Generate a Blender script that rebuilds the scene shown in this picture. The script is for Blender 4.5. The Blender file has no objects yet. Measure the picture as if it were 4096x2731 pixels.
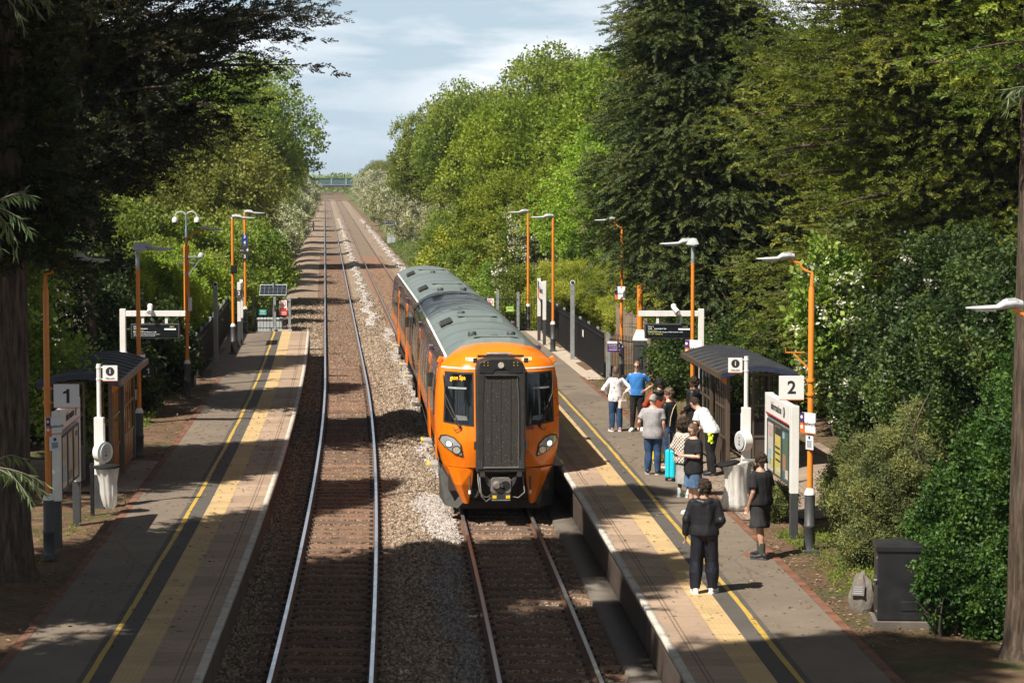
import bpy, bmesh, math, random
import numpy as np
from mathutils import Vector, Matrix
R = math.radians
C = bpy.context.scene.collection
scene = bpy.context.scene
random.seed(7); rng = np.random.default_rng(11)

# ---------------- camera, sky, sun, exposure ----------------
FPX, VH, HC = 9640.0, 703.0, 7.43            # focal length and horizon row in pixels of the 4096 px photograph
PITCH = math.atan((1365.5 - VH) / FPX)
COSP, SINP = math.cos(PITCH), math.sin(PITCH)
cam = bpy.data.cameras.new('camera'); cam_o = bpy.data.objects.new('camera', cam); C.objects.link(cam_o)
cam_o.location = (0, 0, HC); cam_o.rotation_euler = (math.pi/2 - PITCH, 0, 0)
cam.sensor_width = 36; cam.lens = 36 * FPX / 4096; cam.clip_end = 6000; cam.clip_start = 0.5
scene.camera = cam_o
SUN_EL, SUN_AZ = R(53), math.atan2(-0.70, -0.72)   # sun stands behind the camera, to its left
sd = Vector((math.sin(SUN_AZ)*math.cos(SUN_EL), math.cos(SUN_AZ)*math.cos(SUN_EL), math.sin(SUN_EL)))
sun = bpy.data.lights.new('sun', 'SUN'); sun.energy = 5.0; sun.angle = R(0.53); sun.color = (1.0, 0.93, 0.82)
sun_o = bpy.data.objects.new('sun', sun); C.objects.link(sun_o)
sun_o.rotation_euler = sd.to_track_quat('Z', 'Y').to_euler(); sun_o.location = (-40, -40, 60)
world = bpy.data.worlds.new('World'); scene.world = world; world.use_nodes = True
def build_world():
    nt = world.node_tree; N = nt.nodes; L = nt.links; N.clear()
    out = N.new('ShaderNodeOutputWorld'); bg = N.new('ShaderNodeBackground')
    sky = N.new('ShaderNodeTexSky'); sky.sky_type = 'NISHITA'; sky.sun_disc = False
    sky.sun_elevation = SUN_EL; sky.sun_rotation = SUN_AZ; sky.air_density = 1.0; sky.dust_density = 2.2; sky.ozone_density = 1.2
    # thin cloud sheets, laid out by direction
    tc = N.new('ShaderNodeTexCoord')
    mp = N.new('ShaderNodeMapping'); mp.inputs['Scale'].default_value = (9, 9, 46); mp.inputs['Location'].default_value = (1.7, 0.4, 0.9)
    L.new(tc.outputs['Generated'], mp.inputs['Vector'])
    n1 = N.new('ShaderNodeTexNoise'); n1.inputs['Scale'].default_value = 1.15; n1.inputs['Detail'].default_value = 8; n1.inputs['Roughness'].default_value = .55; n1.inputs['Distortion'].default_value = .35
    L.new(mp.outputs[0], n1.inputs['Vector'])
    rp = N.new('ShaderNodeValToRGB'); rp.color_ramp.elements[0].position = .40; rp.color_ramp.elements[1].position = .68
    L.new(n1.outputs[0], rp.inputs[0])
    # clouds fade out towards the horizon
    sx = N.new('ShaderNodeSeparateXYZ'); L.new(tc.outputs['Generated'], sx.inputs[0])
    mr = N.new('ShaderNodeMapRange'); mr.inputs[1].default_value = 0.004; mr.inputs[2].default_value = 0.03; mr.inputs[3].default_value = .0; mr.inputs[4].default_value = .85
    L.new(sx.outputs[2], mr.inputs[0])
    mu = N.new('ShaderNodeMath'); mu.operation = 'MULTIPLY'; L.new(rp.outputs[0], mu.inputs[0]); L.new(mr.outputs[0], mu.inputs[1])
    gr = N.new('ShaderNodeMixRGB'); gr.blend_type = 'MIX';
    mh = N.new('ShaderNodeMapRange'); mh.inputs[1].default_value = 0; mh.inputs[2].default_value = .35; mh.inputs[3].default_value = .85; mh.inputs[4].default_value = .15; L.new(sx.outputs[2], mh.inputs[0]); L.new(mh.outputs[0], gr.inputs[0]); gr.inputs[2].default_value = SKY_GREY
    L.new(sky.outputs[0], gr.inputs[1])
    mx = N.new('ShaderNodeMixRGB'); mx.inputs[2].default_value = CLOUD
    L.new(mu.outputs[0], mx.inputs[0]); L.new(gr.outputs[0], mx.inputs[1])
    zr = N.new('ShaderNodeMapRange'); zr.inputs[1].default_value = .12; zr.inputs[2].default_value = .6; zr.inputs[3].default_value = 1; zr.inputs[4].default_value = .3; L.new(sx.outputs[2], zr.inputs[0])
    dk = N.new('ShaderNodeMixRGB'); dk.blend_type = 'MULTIPLY'; dk.inputs[0].default_value = 1; L.new(mx.outputs[0], dk.inputs[1]); L.new(zr.outputs[0], dk.inputs[2])
    L.new(dk.outputs[0], bg.inputs[0]); bg.inputs[1].default_value = 0.052
    L.new(bg.outputs[0], out.inputs[0])
SKY_GREY = (6.8, 8.7, 10.3, 1); CLOUD = (13.2, 13.2, 13.6, 1)
build_world()
vs = scene.view_settings; vs.view_transform = 'Standard'; vs.look = 'None'; vs.gamma = 1; vs.use_curve_mapping = False
vs.exposure = 0.85
scene.cycles.max_bounces = 6; scene.cycles.diffuse_bounces = 3; scene.cycles.glossy_bounces = 3
scene.cycles.transmission_bounces = 4; scene.cycles.transparent_max_bounces = 6

# ---------------- survey: from a photo pixel to the place it stands ----------------
def at(u, v, z=0.0):
    zc = FPX*(HC-z)/(COSP*(v-VH)); return Vector(((u-2048)/FPX*zc, (zc-(HC-z)*SINP)/COSP, z))
DS = 2352/4096
def ad(x, y, z=0.0): return at(x/DS, y/DS, z)
def zd(y, Y):
    v = y/DS
    z = HC - (v-VH)*COSP*(Y*COSP)/FPX
    for _ in range(3): z = HC - (v-VH)*COSP*(Y*COSP+(HC-z)*SINP)/FPX
    return z
def xd(x, Y, z=3.0): return (x/DS-2048)/FPX*(Y*COSP+(HC-z)*SINP)
def cx(Y):                                   # centre line of the left track; the right one lies 3.40 m beside it
    if Y < 35: return -2.826 + .0468*(35-Y)
    if Y < 90: t = Y-35; return -2.826 - .0468*t - .00028*t*t
    return -6.247 - .0776*(Y-90)
def slope(Y): return (cx(Y+.5)-cx(Y-.5))
TR = 3.40; EL, ER = -1.40, TR+1.49           # platform edges, as offsets from the left track
PZ = 0.915

# ---------------- materials ----------------
_m = {}
def srgb(h):
    h = h.lstrip('#'); c = [int(h[i:i+2], 16)/255 for i in (0, 2, 4)]
    return tuple(((x/12.92) if x <= .04045 else ((x+.055)/1.055)**2.4) for x in c)
def new_mat(name):
    m = bpy.data.materials.new(name); m.use_nodes = True; nt = m.node_tree
    return m, nt.nodes, nt.links, nt.nodes['Principled BSDF']
def noise(N, L, vec, scale, detail=4, rough=.6):
    n = N.new('ShaderNodeTexNoise'); n.inputs['Scale'].default_value = scale; n.inputs['Detail'].default_value = detail; n.inputs['Roughness'].default_value = rough
    if vec: L.new(vec, n.inputs['Vector'])
    return n.outputs[0]
def ramp(N, L, fac, *stops):
    r = N.new('ShaderNodeValToRGB'); e = r.color_ramp.elements
    while len(e) < len(stops): e.new(.5)
    for k, (p, c) in enumerate(stops): e[k].position = p; e[k].color = (*c[:3], 1) if len(c) >= 3 else (c[0], c[0], c[0], 1)
    L.new(fac, r.inputs[0]); return r.outputs[0]
def mixc(N, L, fac, a, b, bt='MIX'):
    m = N.new('ShaderNodeMixRGB'); m.blend_type = bt
    for s, x in ((0, fac), (1, a), (2, b)):
        if isinstance(x, (int, float)): m.inputs[s].default_value = x
        elif isinstance(x, tuple): m.inputs[s].default_value = (*x[:3], 1)
        else: L.new(x, m.inputs[s])
    return m.outputs[0]
def bump(N, L, h, b, strength=.3, dist=.02):
    n = N.new('ShaderNodeBump'); n.inputs['Strength'].default_value = strength; n.inputs['Distance'].default_value = dist
    L.new(h, n.inputs['Height']); L.new(n.outputs[0], b.inputs['Normal'])
def mat(name, col, rough=.55, metal=0.0, var=.18, scale=6.0, bmp=.0, spec=.5, coat=0.0, dirt=None, dirt_amt=.35):
    if name in _m: return _m[name]
    m, N, L, b = new_mat(name)
    tc = N.new('ShaderNodeTexCoord'); o = tc.outputs['Object']
    n1 = noise(N, L, o, scale, 5, .65)
    d = tuple(max(0, c*(1-var)) for c in col); l = tuple(min(1, c*(1+var)) for c in col)
    c = ramp(N, L, n1, (.3, d), (.7, l))
    if dirt:
        n2 = noise(N, L, o, scale*.45, 7, .7)
        c = mixc(N, L, ramp(N, L, n2, (.5, (0,)), (.72, (dirt_amt,))), c, dirt)
    L.new(c, b.inputs['Base Color'])
    rr = ramp(N, L, n1, (.3, (max(.02, rough-.08),)), (.7, (min(1, rough+.08),))); L.new(rr, b.inputs['Roughness'])
    b.inputs['Metallic'].default_value = metal; b.inputs['Specular IOR Level'].default_value = spec
    if coat: b.inputs['Coat Weight'].default_value = coat; b.inputs['Coat Roughness'].default_value = .08
    if bmp: bump(N, L, noise(N, L, o, scale*6, 4), b, bmp, .01)
    _m[name] = m; return m

# ---------------- objects ----------------
def tag(o, label=None, cat=None, group=None, kind=None):
    if label: o['label'] = label
    if cat: o['category'] = cat
    if group: o['group'] = group
    if kind: o['kind'] = kind
    return o
def thing(name, loc, label, cat, group=None, rz=0.0):
    o = bpy.data.objects.new(name, None); C.objects.link(o); o.empty_display_size = .3
    o.location = loc; o.rotation_euler = (0, 0, rz)
    return tag(o, label, cat, group)
def copy_tree(o, parent=None, **kw):
    c = o.copy(); C.objects.link(c)
    if parent is not None: c.parent = parent
    for ch in list(o.children): copy_tree(ch, c)
    return c
class MB:
    """collects shapes and links them as one mesh"""
    def __init__(s): s.v = []; s.f = []; s.mi = []; s.mats = []; s.sm = []
    def m(s, mt):
        if mt is None: return 0
        if mt not in s.mats: s.mats.append(mt)
        return s.mats.index(mt)
    def add(s, vs, fs, mt=None, smooth=False):
        k = len(s.v); i = s.m(mt); s.v += [tuple(x) for x in vs]
        s.f += [tuple(a+k for a in f) for f in fs]; s.mi += [i]*len(fs); s.sm += [smooth]*len(fs); return s
    def box(s, c, d, mt=None, rz=0.0, rot=None):
        x, y, z = (a/2 for a in d)
        vs = [Vector(p) for p in ((-x,-y,-z),(x,-y,-z),(x,y,-z),(-x,y,-z),(-x,-y,z),(x,-y,z),(x,y,z),(-x,y,z))]
        if rot is None: rot = Matrix.Rotation(rz, 3, 'Z')
        vs = [rot @ p + Vector(c) for p in vs]
        return s.add(vs, [(0,3,2,1),(4,5,6,7),(0,1,5,4),(1,2,6,5),(2,3,7,6),(3,0,4,7)], mt)
    def bar(s, a, b, w, h, mt=None):                     # box beam between two points
        a, b = Vector(a), Vector(b); d = b-a
        q = d.to_track_quat('Y', 'Z').to_matrix()
        return s.box((a+b)/2, (w, d.length, h), mt, rot=q)
    def tube(s, pts, rad, mt=None, n=10, cap=True):
        pts = [Vector(p) for p in pts]; rad = rad if isinstance(rad, (list, tuple)) else [rad]*len(pts)
        vs = []; k = len(pts); prev = None
        for i, p in enumerate(pts):
            t = (pts[min(i+1, k-1)]-pts[max(i-1, 0)])
            if t.length < 1e-9: t = Vector((0, 0, 1))
            t.normalize()
            if prev is None:
                u = t.orthogonal().normalized()
            else:
                u = (prev - t*prev.dot(t)); u = u.normalized() if u.length > 1e-6 else t.orthogonal().normalized()
            prev = u; w = t.cross(u)
            for j in range(n):
                a = 2*math.pi*j/n; vs.append(p + (u*math.cos(a)+w*math.sin(a))*rad[i])
        fs = [(i*n+j, i*n+(j+1) % n, (i+1)*n+(j+1) % n, (i+1)*n+j) for i in range(k-1) for j in range(n)]
        s.add(vs, fs, mt, True)
        if cap: s.add(vs[:n], [tuple(range(n))[::-1]], mt); s.add(vs[-n:], [tuple(range(n))], mt)
        return s
    def cyl(s, a, b, r, mt=None, n=14, r2=None): return s.tube([a, b], [r, r if r2 is None else r2], mt, n)
    def loft(s, rings, mt=None, closed=True, cap=False, smooth=True):
        n = len(rings[0]); vs = [p for r in rings for p in r]
        J = n if closed else n-1
        fs = [(i*n+j, i*n+(j+1) % n, (i+1)*n+(j+1) % n, (i+1)*n+j) for i in range(len(rings)-1) for j in range(J)]
        s.add(vs, fs, mt, smooth)
        if cap: s.add(rings[0], [tuple(range(n))[::-1]], mt); s.add(rings[-1], [tuple(range(n))], mt)
        return s
    def lathe(s, prof, mt=None, n=18, c=(0, 0, 0)):
        return s.loft([[(c[0]+r*math.cos(2*math.pi*j/n), c[1]+r*math.sin(2*math.pi*j/n), c[2]+z) for j in range(n)] for r, z in prof], mt, True, True)
    def prism(s, pts, a, b, axis='y', mt=None):          # outline (2D) pushed from a to b along an axis
        def P(p, t): return {'y': (p[0], t, p[1]), 'x': (t, p[0], p[1]), 'z': (p[0], p[1], t)}[axis]
        n = len(pts)
        s.add([P(p, a) for p in pts]+[P(p, b) for p in pts], [tuple(range(n))[::-1], tuple(range(n, 2*n))]+[(j, (j+1) % n, n+(j+1) % n, n+j) for j in range(n)], mt); return s
    def quad(s, a, b, c, d, mt=None): return s.add([a, b, c, d], [(0, 1, 2, 3)], mt)
    def ball(s, c, r, mt=None, n=12, m=8, sq=(1, 1, 1)):
        rings = [[(c[0]+sq[0]*r*math.sin(math.pi*i/m)*math.cos(2*math.pi*j/n), c[1]+sq[1]*r*math.sin(math.pi*i/m)*math.sin(2*math.pi*j/n), c[2]-sq[2]*r*math.cos(math.pi*i/m)) for j in range(n)] for i in range(1, m)]
        s.loft(rings, mt, True, True); return s
    def build(s, name, parent=None, loc=None, bevel=0.0, mt=None, recalc=True, seg=2):
        me = bpy.data.meshes.new(name); me.from_pydata(s.v, [], s.f)
        for x in (s.mats or ([mt] if mt else [])): me.materials.append(x)
        if s.mats: me.polygons.foreach_set('material_index', s.mi)
        me.polygons.foreach_set('use_smooth', s.sm)
        if recalc:
            b = bmesh.new(); b.from_mesh(me); bmesh.ops.recalc_face_normals(b, faces=b.faces); b.to_mesh(me); b.free()
        me.update()
        o = bpy.data.objects.new(name, me); C.objects.link(o)
        if parent is not None: o.parent = parent
        if loc is not None: o.location = loc
        if bevel:
            md = o.modifiers.new('bevel', 'BEVEL'); md.width = bevel; md.segments = seg; md.limit_method = 'ANGLE'; md.angle_limit = R(40); md.harden_normals = False
        return o
def np_mesh(name, verts, faces, mats, parent=None, rnd=None, uv=None, smooth=False, loc=None, midx=None):
    """fast mesh from arrays; faces is (n,3) or (n,4)"""
    me = bpy.data.meshes.new(name); k = faces.shape[1]; n = len(faces)
    me.vertices.add(len(verts)); me.vertices.foreach_set('co', np.ascontiguousarray(verts, np.float32).ravel())
    me.loops.add(n*k); me.loops.foreach_set('vertex_index', np.ascontiguousarray(faces, np.int32).ravel())
    me.polygons.add(n); me.polygons.foreach_set('loop_start', np.arange(0, n*k, k, dtype=np.int32))
    me.polygons.foreach_set('use_smooth', np.full(n, smooth))
    for m in mats: me.materials.append(m)
    if midx is not None: me.polygons.foreach_set('material_index', np.ascontiguousarray(midx, np.int32))
    me.update(calc_edges=True)
    if rnd is not None:
        a = me.attributes.new('rnd', 'FLOAT', 'FACE'); a.data.foreach_set('value', np.ascontiguousarray(rnd, np.float32))
    if uv is not None:
        l = me.uv_layers.new(name='uv'); l.data.foreach_set('uv', np.ascontiguousarray(uv[faces.ravel()], np.float32).ravel())
    o = bpy.data.objects.new(name, me); C.objects.link(o)
    if parent is not None: o.parent = parent
    if loc is not None: o.location = loc
    return o
def text_mesh(s, size, name, mt, parent, loc, rot, align='CENTER', bold=0.0, extrude=.002, sx=1.0):
    cu = bpy.data.curves.new(name, 'FONT'); cu.body = s; cu.size = size; cu.align_x = align; cu.align_y = 'CENTER'; cu.extrude = extrude; cu.offset = bold; cu.resolution_u = 3
    to = bpy.data.objects.new(name, cu); C.objects.link(to)
    dg = bpy.context.evaluated_depsgraph_get(); me = bpy.data.meshes.new_from_object(to.evaluated_get(dg))
    bpy.data.objects.remove(to); bpy.data.curves.remove(cu)
    me.name = name; me.materials.clear(); me.materials.append(mt)
    o = bpy.data.objects.new(name, me); C.objects.link(o); o.parent = parent; o.location = loc; o.rotation_euler = rot; o.scale = (sx, 1, 1)
    return o
# ---------------- ground, ballast, platforms, tracks ----------------
def attr_rnd(N):
    a = N.new('ShaderNodeAttribute'); a.attribute_name = 'rnd'; return a.outputs['Fac']
def ground_mat():
    m, N, L, b = new_mat('soil'); o = N.new('ShaderNodeTexCoord').outputs['Object']
    c = ramp(N, L, noise(N, L, o, 1.6, 8, .75), (.3, (.07, .042, .026)), (.55, (.15, .095, .06)), (.75, (.23, .16, .10)))
    g = ramp(N, L, noise(N, L, o, .35, 6, .7), (.5, (0,)), (.6, (.75,)))
    c = mixc(N, L, g, c, ramp(N, L, noise(N, L, o, 7, 4), (.3, (.03, .05, .015)), (.7, (.07, .10, .03))))
    s = ramp(N, L, noise(N, L, o, 55, 3, .8), (.55, (0,)), (.72, (.6,)))
    c = mixc(N, L, s, c, (.30, .22, .15))
    L.new(c, b.inputs['Base Color']); b.inputs['Roughness'].default_value = .95; b.inputs['Specular IOR Level'].default_value = .1
    bump(N, L, noise(N, L, o, 14, 8, .8), b, .8, .06); return m
def ballast_mat():
    m, N, L, b = new_mat('ballast'); o = N.new('ShaderNodeTexCoord').outputs['Object']
    v = N.new('ShaderNodeTexVoronoi'); v.inputs['Scale'].default_value = 19; L.new(o, v.inputs['Vector'])
    sp = N.new('ShaderNodeSeparateXYZ'); L.new(v.outputs['Color'], sp.inputs[0])
    c = ramp(N, L, sp.outputs[0], (0, (.11, .08, .055)), (.5, (.24, .18, .13)), (1, (.42, .33, .25)))
    uv = N.new('ShaderNodeUVMap').outputs[0]; su = N.new('ShaderNodeSeparateXYZ'); L.new(uv, su.inputs[0])
    def near(ctr):
        a = N.new('ShaderNodeMath'); a.operation = 'SUBTRACT'; L.new(su.outputs[0], a.inputs[0]); a.inputs[1].default_value = ctr
        q = N.new('ShaderNodeMath'); q.operation = 'ABSOLUTE'; L.new(a.outputs[0], q.inputs[0]); return q.outputs[0]
    mn = N.new('ShaderNodeMath'); mn.operation = 'MINIMUM'; L.new(near(0), mn.inputs[0]); L.new(near(TR), mn.inputs[1])
    rr = ramp(N, L, mn.outputs[0], (.75, (.7,)), (1.0, (.0,)))
    c = mixc(N, L, rr, c, mixc(N, L, sp.outputs[1], (.10, .07, .05), (.24, .18, .13)))
    L.new(c, b.inputs['Base Color']); b.inputs['Roughness'].default_value = .95; b.inputs['Specular IOR Level'].default_value = .15
    bump(N, L, v.outputs['Distance'], b, 1.0, .05); return m
def stone_mat(name, *cols):
    m, N, L, b = new_mat(name); r = attr_rnd(N); k = len(cols)
    c = ramp(N, L, r, *[(i/(k-1), cc) for i, cc in enumerate(cols)])
    o = N.new('ShaderNodeTexCoord').outputs['Object']
    c = mixc(N, L, .5, c, ramp(N, L, noise(N, L, o, 40, 3), (.35, (.55, .55, .55)), (.65, (1, 1, 1))), 'MULTIPLY')
    L.new(c, b.inputs['Base Color']); b.inputs['Roughness'].default_value = .9; b.inputs['Specular IOR Level'].default_value = .2; return m
def asphalt_mat(name, col, patch=True):
    m, N, L, b = new_mat(name); o = N.new('ShaderNodeTexCoord').outputs['Object']
    c = ramp(N, L, noise(N, L, o, .8, 6, .7), (.3, tuple(x*.82 for x in col)), (.7, tuple(x*1.15 for x in col)))
    g = noise(N, L, o, 60, 2, .5); c = mixc(N, L, .75, c, ramp(N, L, g, (.3, (.62, .62, .62)), (.7, (1.0, 1.0, 1.0))), 'MULTIPLY')
    s = ramp(N, L, noise(N, L, o, 28, 2, .5), (.70, (0,)), (.78, (.45,))); c = mixc(N, L, s, c, (.34, .30, .26))
    if patch:
        pv = N.new('ShaderNodeTexVoronoi'); pv.distance = 'CHEBYCHEV'; pv.inputs['Scale'].default_value = .55; pm_ = N.new('ShaderNodeMapping'); pm_.inputs['Scale'].default_value = (1.3, .45, 1); L.new(o, pm_.inputs['Vector']); L.new(pm_.outputs[0], pv.inputs['Vector'])
        ps = N.new('ShaderNodeSeparateXYZ'); L.new(pv.outputs['Color'], ps.inputs[0]); c = mixc(N, L, .8, c, ramp(N, L, ps.outputs[0], (.0, (.80, .80, .81)), (.3, (.97, .97, .97)), (1, (1.08, 1.06, 1.03))), 'MULTIPLY')
        gm = noise(N, L, o, 22, 1, .3); c = mixc(N, L, ramp(N, L, gm, (.70, (0,)), (.73, (.5,))), c, (.07, .06, .055))
        w = N.new('ShaderNodeTexVoronoi'); w.feature = 'DISTANCE_TO_EDGE'; w.inputs['Scale'].default_value = .42
        mp = N.new('ShaderNodeMapping'); mp.inputs['Scale'].default_value = (1, .5, 1); L.new(o, mp.inputs['Vector'])
        wn = mixc(N, L, .12, mp.outputs[0], noise(N, L, o, 3, 4)); L.new(wn, w.inputs['Vector'])
        c = mixc(N, L, ramp(N, L, w.outputs['Distance'], (0.003, (.3,)), (.008, (0,))), c, (.03, .028, .026))
    L.new(c, b.inputs['Base Color']); b.inputs['Roughness'].default_value = .9; b.inputs['Specular IOR Level'].default_value = .25
    bump(N, L, g, b, .5, .006); return m
def slab_mat(name, col, joint_u, joint_v, jw=.012, var=.14, grooves=(), dots=False, stain=(.12, .10, .085)):
    """paving laid out along the platform: uv.x runs from the edge inwards, uv.y along it (metres)"""
    m, N, L, b = new_mat(name); uv = N.new('ShaderNodeUVMap').outputs[0]; o = N.new('ShaderNodeTexCoord').outputs['Object']
    bt = N.new('ShaderNodeTexBrick'); bt.offset = 0; bt.inputs['Scale'].default_value = 1
    bt.inputs['Color1'].default_value = (*[x*(1-var) for x in col], 1); bt.inputs['Color2'].default_value = (*[x*(1+var) for x in col], 1)
    bt.inputs['Mortar'].default_value = (*[x*.42 for x in col], 1); bt.inputs['Mortar Size'].default_value = jw/2
    bt.inputs['Brick Width'].default_value = joint_v; bt.inputs['Row Height'].default_value = joint_u; bt.inputs['Mortar Smooth'].default_value = .2
    sw = N.new('ShaderNodeSeparateXYZ'); L.new(uv, sw.inputs[0]); cb = N.new('ShaderNodeCombineXYZ'); L.new(sw.outputs[1], cb.inputs[0]); L.new(sw.outputs[0], cb.inputs[1])
    L.new(cb.outputs[0], bt.inputs['Vector'])
    c = bt.outputs['Color']
    for g in grooves:
        a = N.new('ShaderNodeMath'); a.operation = 'SUBTRACT'; L.new(sw.outputs[0], a.inputs[0]); a.inputs[1].default_value = g
        q = N.new('ShaderNodeMath'); q.operation = 'ABSOLUTE'; L.new(a.outputs[0], q.inputs[0])
        c = mixc(N, L, ramp(N, L, q.outputs[0], (.008, (.75,)), (.014, (0,))), c, tuple(x*.35 for x in col))
    c = mixc(N, L, ramp(N, L, noise(N, L, o, 1.1, 8, .75), (.48, (0,)), (.72, (.55,))), c, stain)
    c = mixc(N, L, .6, c, ramp(N, L, noise(N, L, o, 45, 3), (.3, (.72, .72, .72)), (.7, (1.05, 1.05, 1.05))), 'MULTIPLY')
    h = noise(N, L, o, 50, 3)
    if dots:
        mp = N.new('ShaderNodeMapping'); mp.inputs['Scale'].default_value = (15, 15, 0); L.new(uv, mp.inputs['Vector'])
        v = N.new('ShaderNodeTexVoronoi'); v.inputs['Randomness'].default_value = 0; v.inputs['Scale'].default_value = 1; L.new(mp.outputs[0], v.inputs['Vector'])
        h = ramp(N, L, v.outputs['Distance'], (.2, (1,)), (.34, (0,)))
        c = mixc(N, L, ramp(N, L, v.outputs['Distance'], (.25, (0,)), (.5, (.5,))), c, tuple(x*.72 for x in col))
        bump(N, L, h, b, .5, .006)
    else: bump(N, L, h, b, .3, .004)
    L.new(c, b.inputs['Base Color']); b.inputs['Roughness'].default_value = .88; b.inputs['Specular IOR Level'].default_value = .25; return m
def paint_mat(name, col, under, wear=.5):
    m, N, L, b = new_mat(name); o = N.new('ShaderNodeTexCoord').outputs['Object']
    w = ramp(N, L, noise(N, L, o, 9, 8, .8), (wear, (0,)), (wear+.12, (.85,)))
    c = mixc(N, L, w, mixc(N, L, noise(N, L, o, 2.5, 5), tuple(x*.72 for x in col), col), under)
    L.new(c, b.inputs['Base Color']); b.inputs['Roughness'].default_value = .75; return m
ASPH = asphalt_mat('asphalt', (.180, .146, .113)); ASPH_D = asphalt_mat('asphalt_dark', (.098, .087, .077), False)
COPING = slab_mat('coping_slab', (.335, .24, .17), .9, .9, grooves=(.28, .34))
TACT = slab_mat('tactile_slab', (.50, .35, .175), .40, .40, .008, .10, dots=True, stain=(.20, .16, .11))
NOSE = mat('nosing_concrete', (.44, .40, .35), .85, 0, .25, 5, .3, dirt=(.16, .14, .12), dirt_amt=.8)
YELLOW = paint_mat('yellow_paint', (.47, .31, .05), (.14, .12, .10), .55)
EDGE_BR = slab_mat('edging_brick', (.17, .075, .045), .2, .24, .012, .25)
PAVE = slab_mat('paving_slab', (.25, .19, .145), .6, .9, .014, .2)
WALL_BR = slab_mat('platform_brick', (.15, .105, .08), .075, .225, .01, .25)
SOIL = ground_mat(); BALL = ballast_mat()
RUST = mat('rail_rust', (.115, .06, .035), .8, .2, .3, 5); POLISH = mat('rail_head', (.52, .56, .62), .28, .9, .1, 2)
POLISH_R = mat('rail_head_dull', (.36, .33, .32), .36, .8, .2, 2)
def sleeper_mat():
    m, N, L, b = new_mat('sleeper_steel'); o = N.new('ShaderNodeTexCoord').outputs['Object']; oi = N.new('ShaderNodeObjectInfo').outputs['Random']
    c = ramp(N, L, oi, (0, (.115, .072, .052)), (.5, (.17, .098, .065)), (1, (.22, .125, .08))); c = mixc(N, L, ramp(N, L, noise(N, L, o, 2.2, 6, .75), (.45, (0,)), (.7, (.75,))), c, (.07, .055, .045))
    L.new(c, b.inputs['Base Color']); b.inputs['Roughness'].default_value = .85; b.inputs['Specular IOR Level'].default_value = .2; bump(N, L, noise(N, L, o, 18, 4), b, .3, .01); return m
SLEEP = sleeper_mat(); CLIP = mat('rail_clip', (.055, .04, .032), .8)

YS = lambda a, b, d: np.arange(a, b+d*.5, d)
def strip(name, offs, zs, ys, m, parent=None, uvo=0.0, sgn=1, kind=None, wob=None):
    ys = np.asarray(ys, float); n = len(ys); k = len(offs)
    arc = np.concatenate([[0], np.cumsum(np.hypot(np.diff(ys), np.diff([cx(y) for y in ys])))])
    V = np.zeros((n, k, 3)); U = np.zeros((n, k, 2))
    cxs = np.array([cx(y) for y in ys])
    for j, (o, z) in enumerate(zip(offs, zs)):
        V[:, j, 0] = cxs+o + (wob[j] if wob is not None else 0); V[:, j, 1] = ys; V[:, j, 2] = z(ys) if callable(z) else z
        U[:, j, 0] = (o-uvo)*sgn; U[:, j, 1] = arc
    I = np.arange(n*k).reshape(n, k)
    Fq = np.stack([I[:-1, :-1], I[:-1, 1:], I[1:, 1:], I[1:, :-1]], -1).reshape(-1, 4)
    o = np_mesh(name, V.reshape(-1, 3), Fq, [m], parent, uv=U.reshape(-1, 2), smooth=True)
    if kind: o['kind'] = kind
    return o
# ground: one sheet to the horizon
gy = np.concatenate([np.arange(-60, 101, 2.0), [101.4, 102.2], np.arange(104, 300, 6), np.arange(300, 900, 40), [1000, 1400, 2000, 3500]])
go = np.array([-1500, -400, -120, -60, -30, -20, -14, -11, -9, -7.5, -6.2, -5, -4.3, -4.15, -4.06, -4.0, -3, -1, 1.7, 4, 7.5, 7.56, 7.64, 7.8, 8.5, 9.6, 11, 13, 16, 22, 32, 60, 120, 400, 1500])
def gz(o, y):
    z1 = -.5 if -4.05 < o < 7.55 else .895 + (min(.5, max(0, o-9.5)*.12) if o > 0 else min(.4, max(0, -o-9)*.1))
    e = max(0, -(o+3.2)) if o < 1 else max(0, o-6.8)
    z2 = -.5 + min(1.6, e*.22)
    t = min(1, max(0, (y-101.3)/1.5)); return z1*(1-t)+z2*t
GV = np.array([[(cx(y)*(1 if abs(o) < 100 else .5)+o, y, gz(o, y) + ((.02 if y < 78 else .06)*(math.sin(o*1.7+y*.6)+math.sin(y*1.9-o)) if (o < -4.5 or o > 8.2) and y < 700 else 0)) for o in go] for y in gy])
I = np.arange(len(gy)*len(go)).reshape(len(gy), len(go))
g = np_mesh('ground', GV.reshape(-1, 3), np.stack([I[:-1, :-1], I[:-1, 1:], I[1:, 1:], I[1:, :-1]], -1).reshape(-1, 4), [SOIL], smooth=True); g['kind'] = 'structure'
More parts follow.
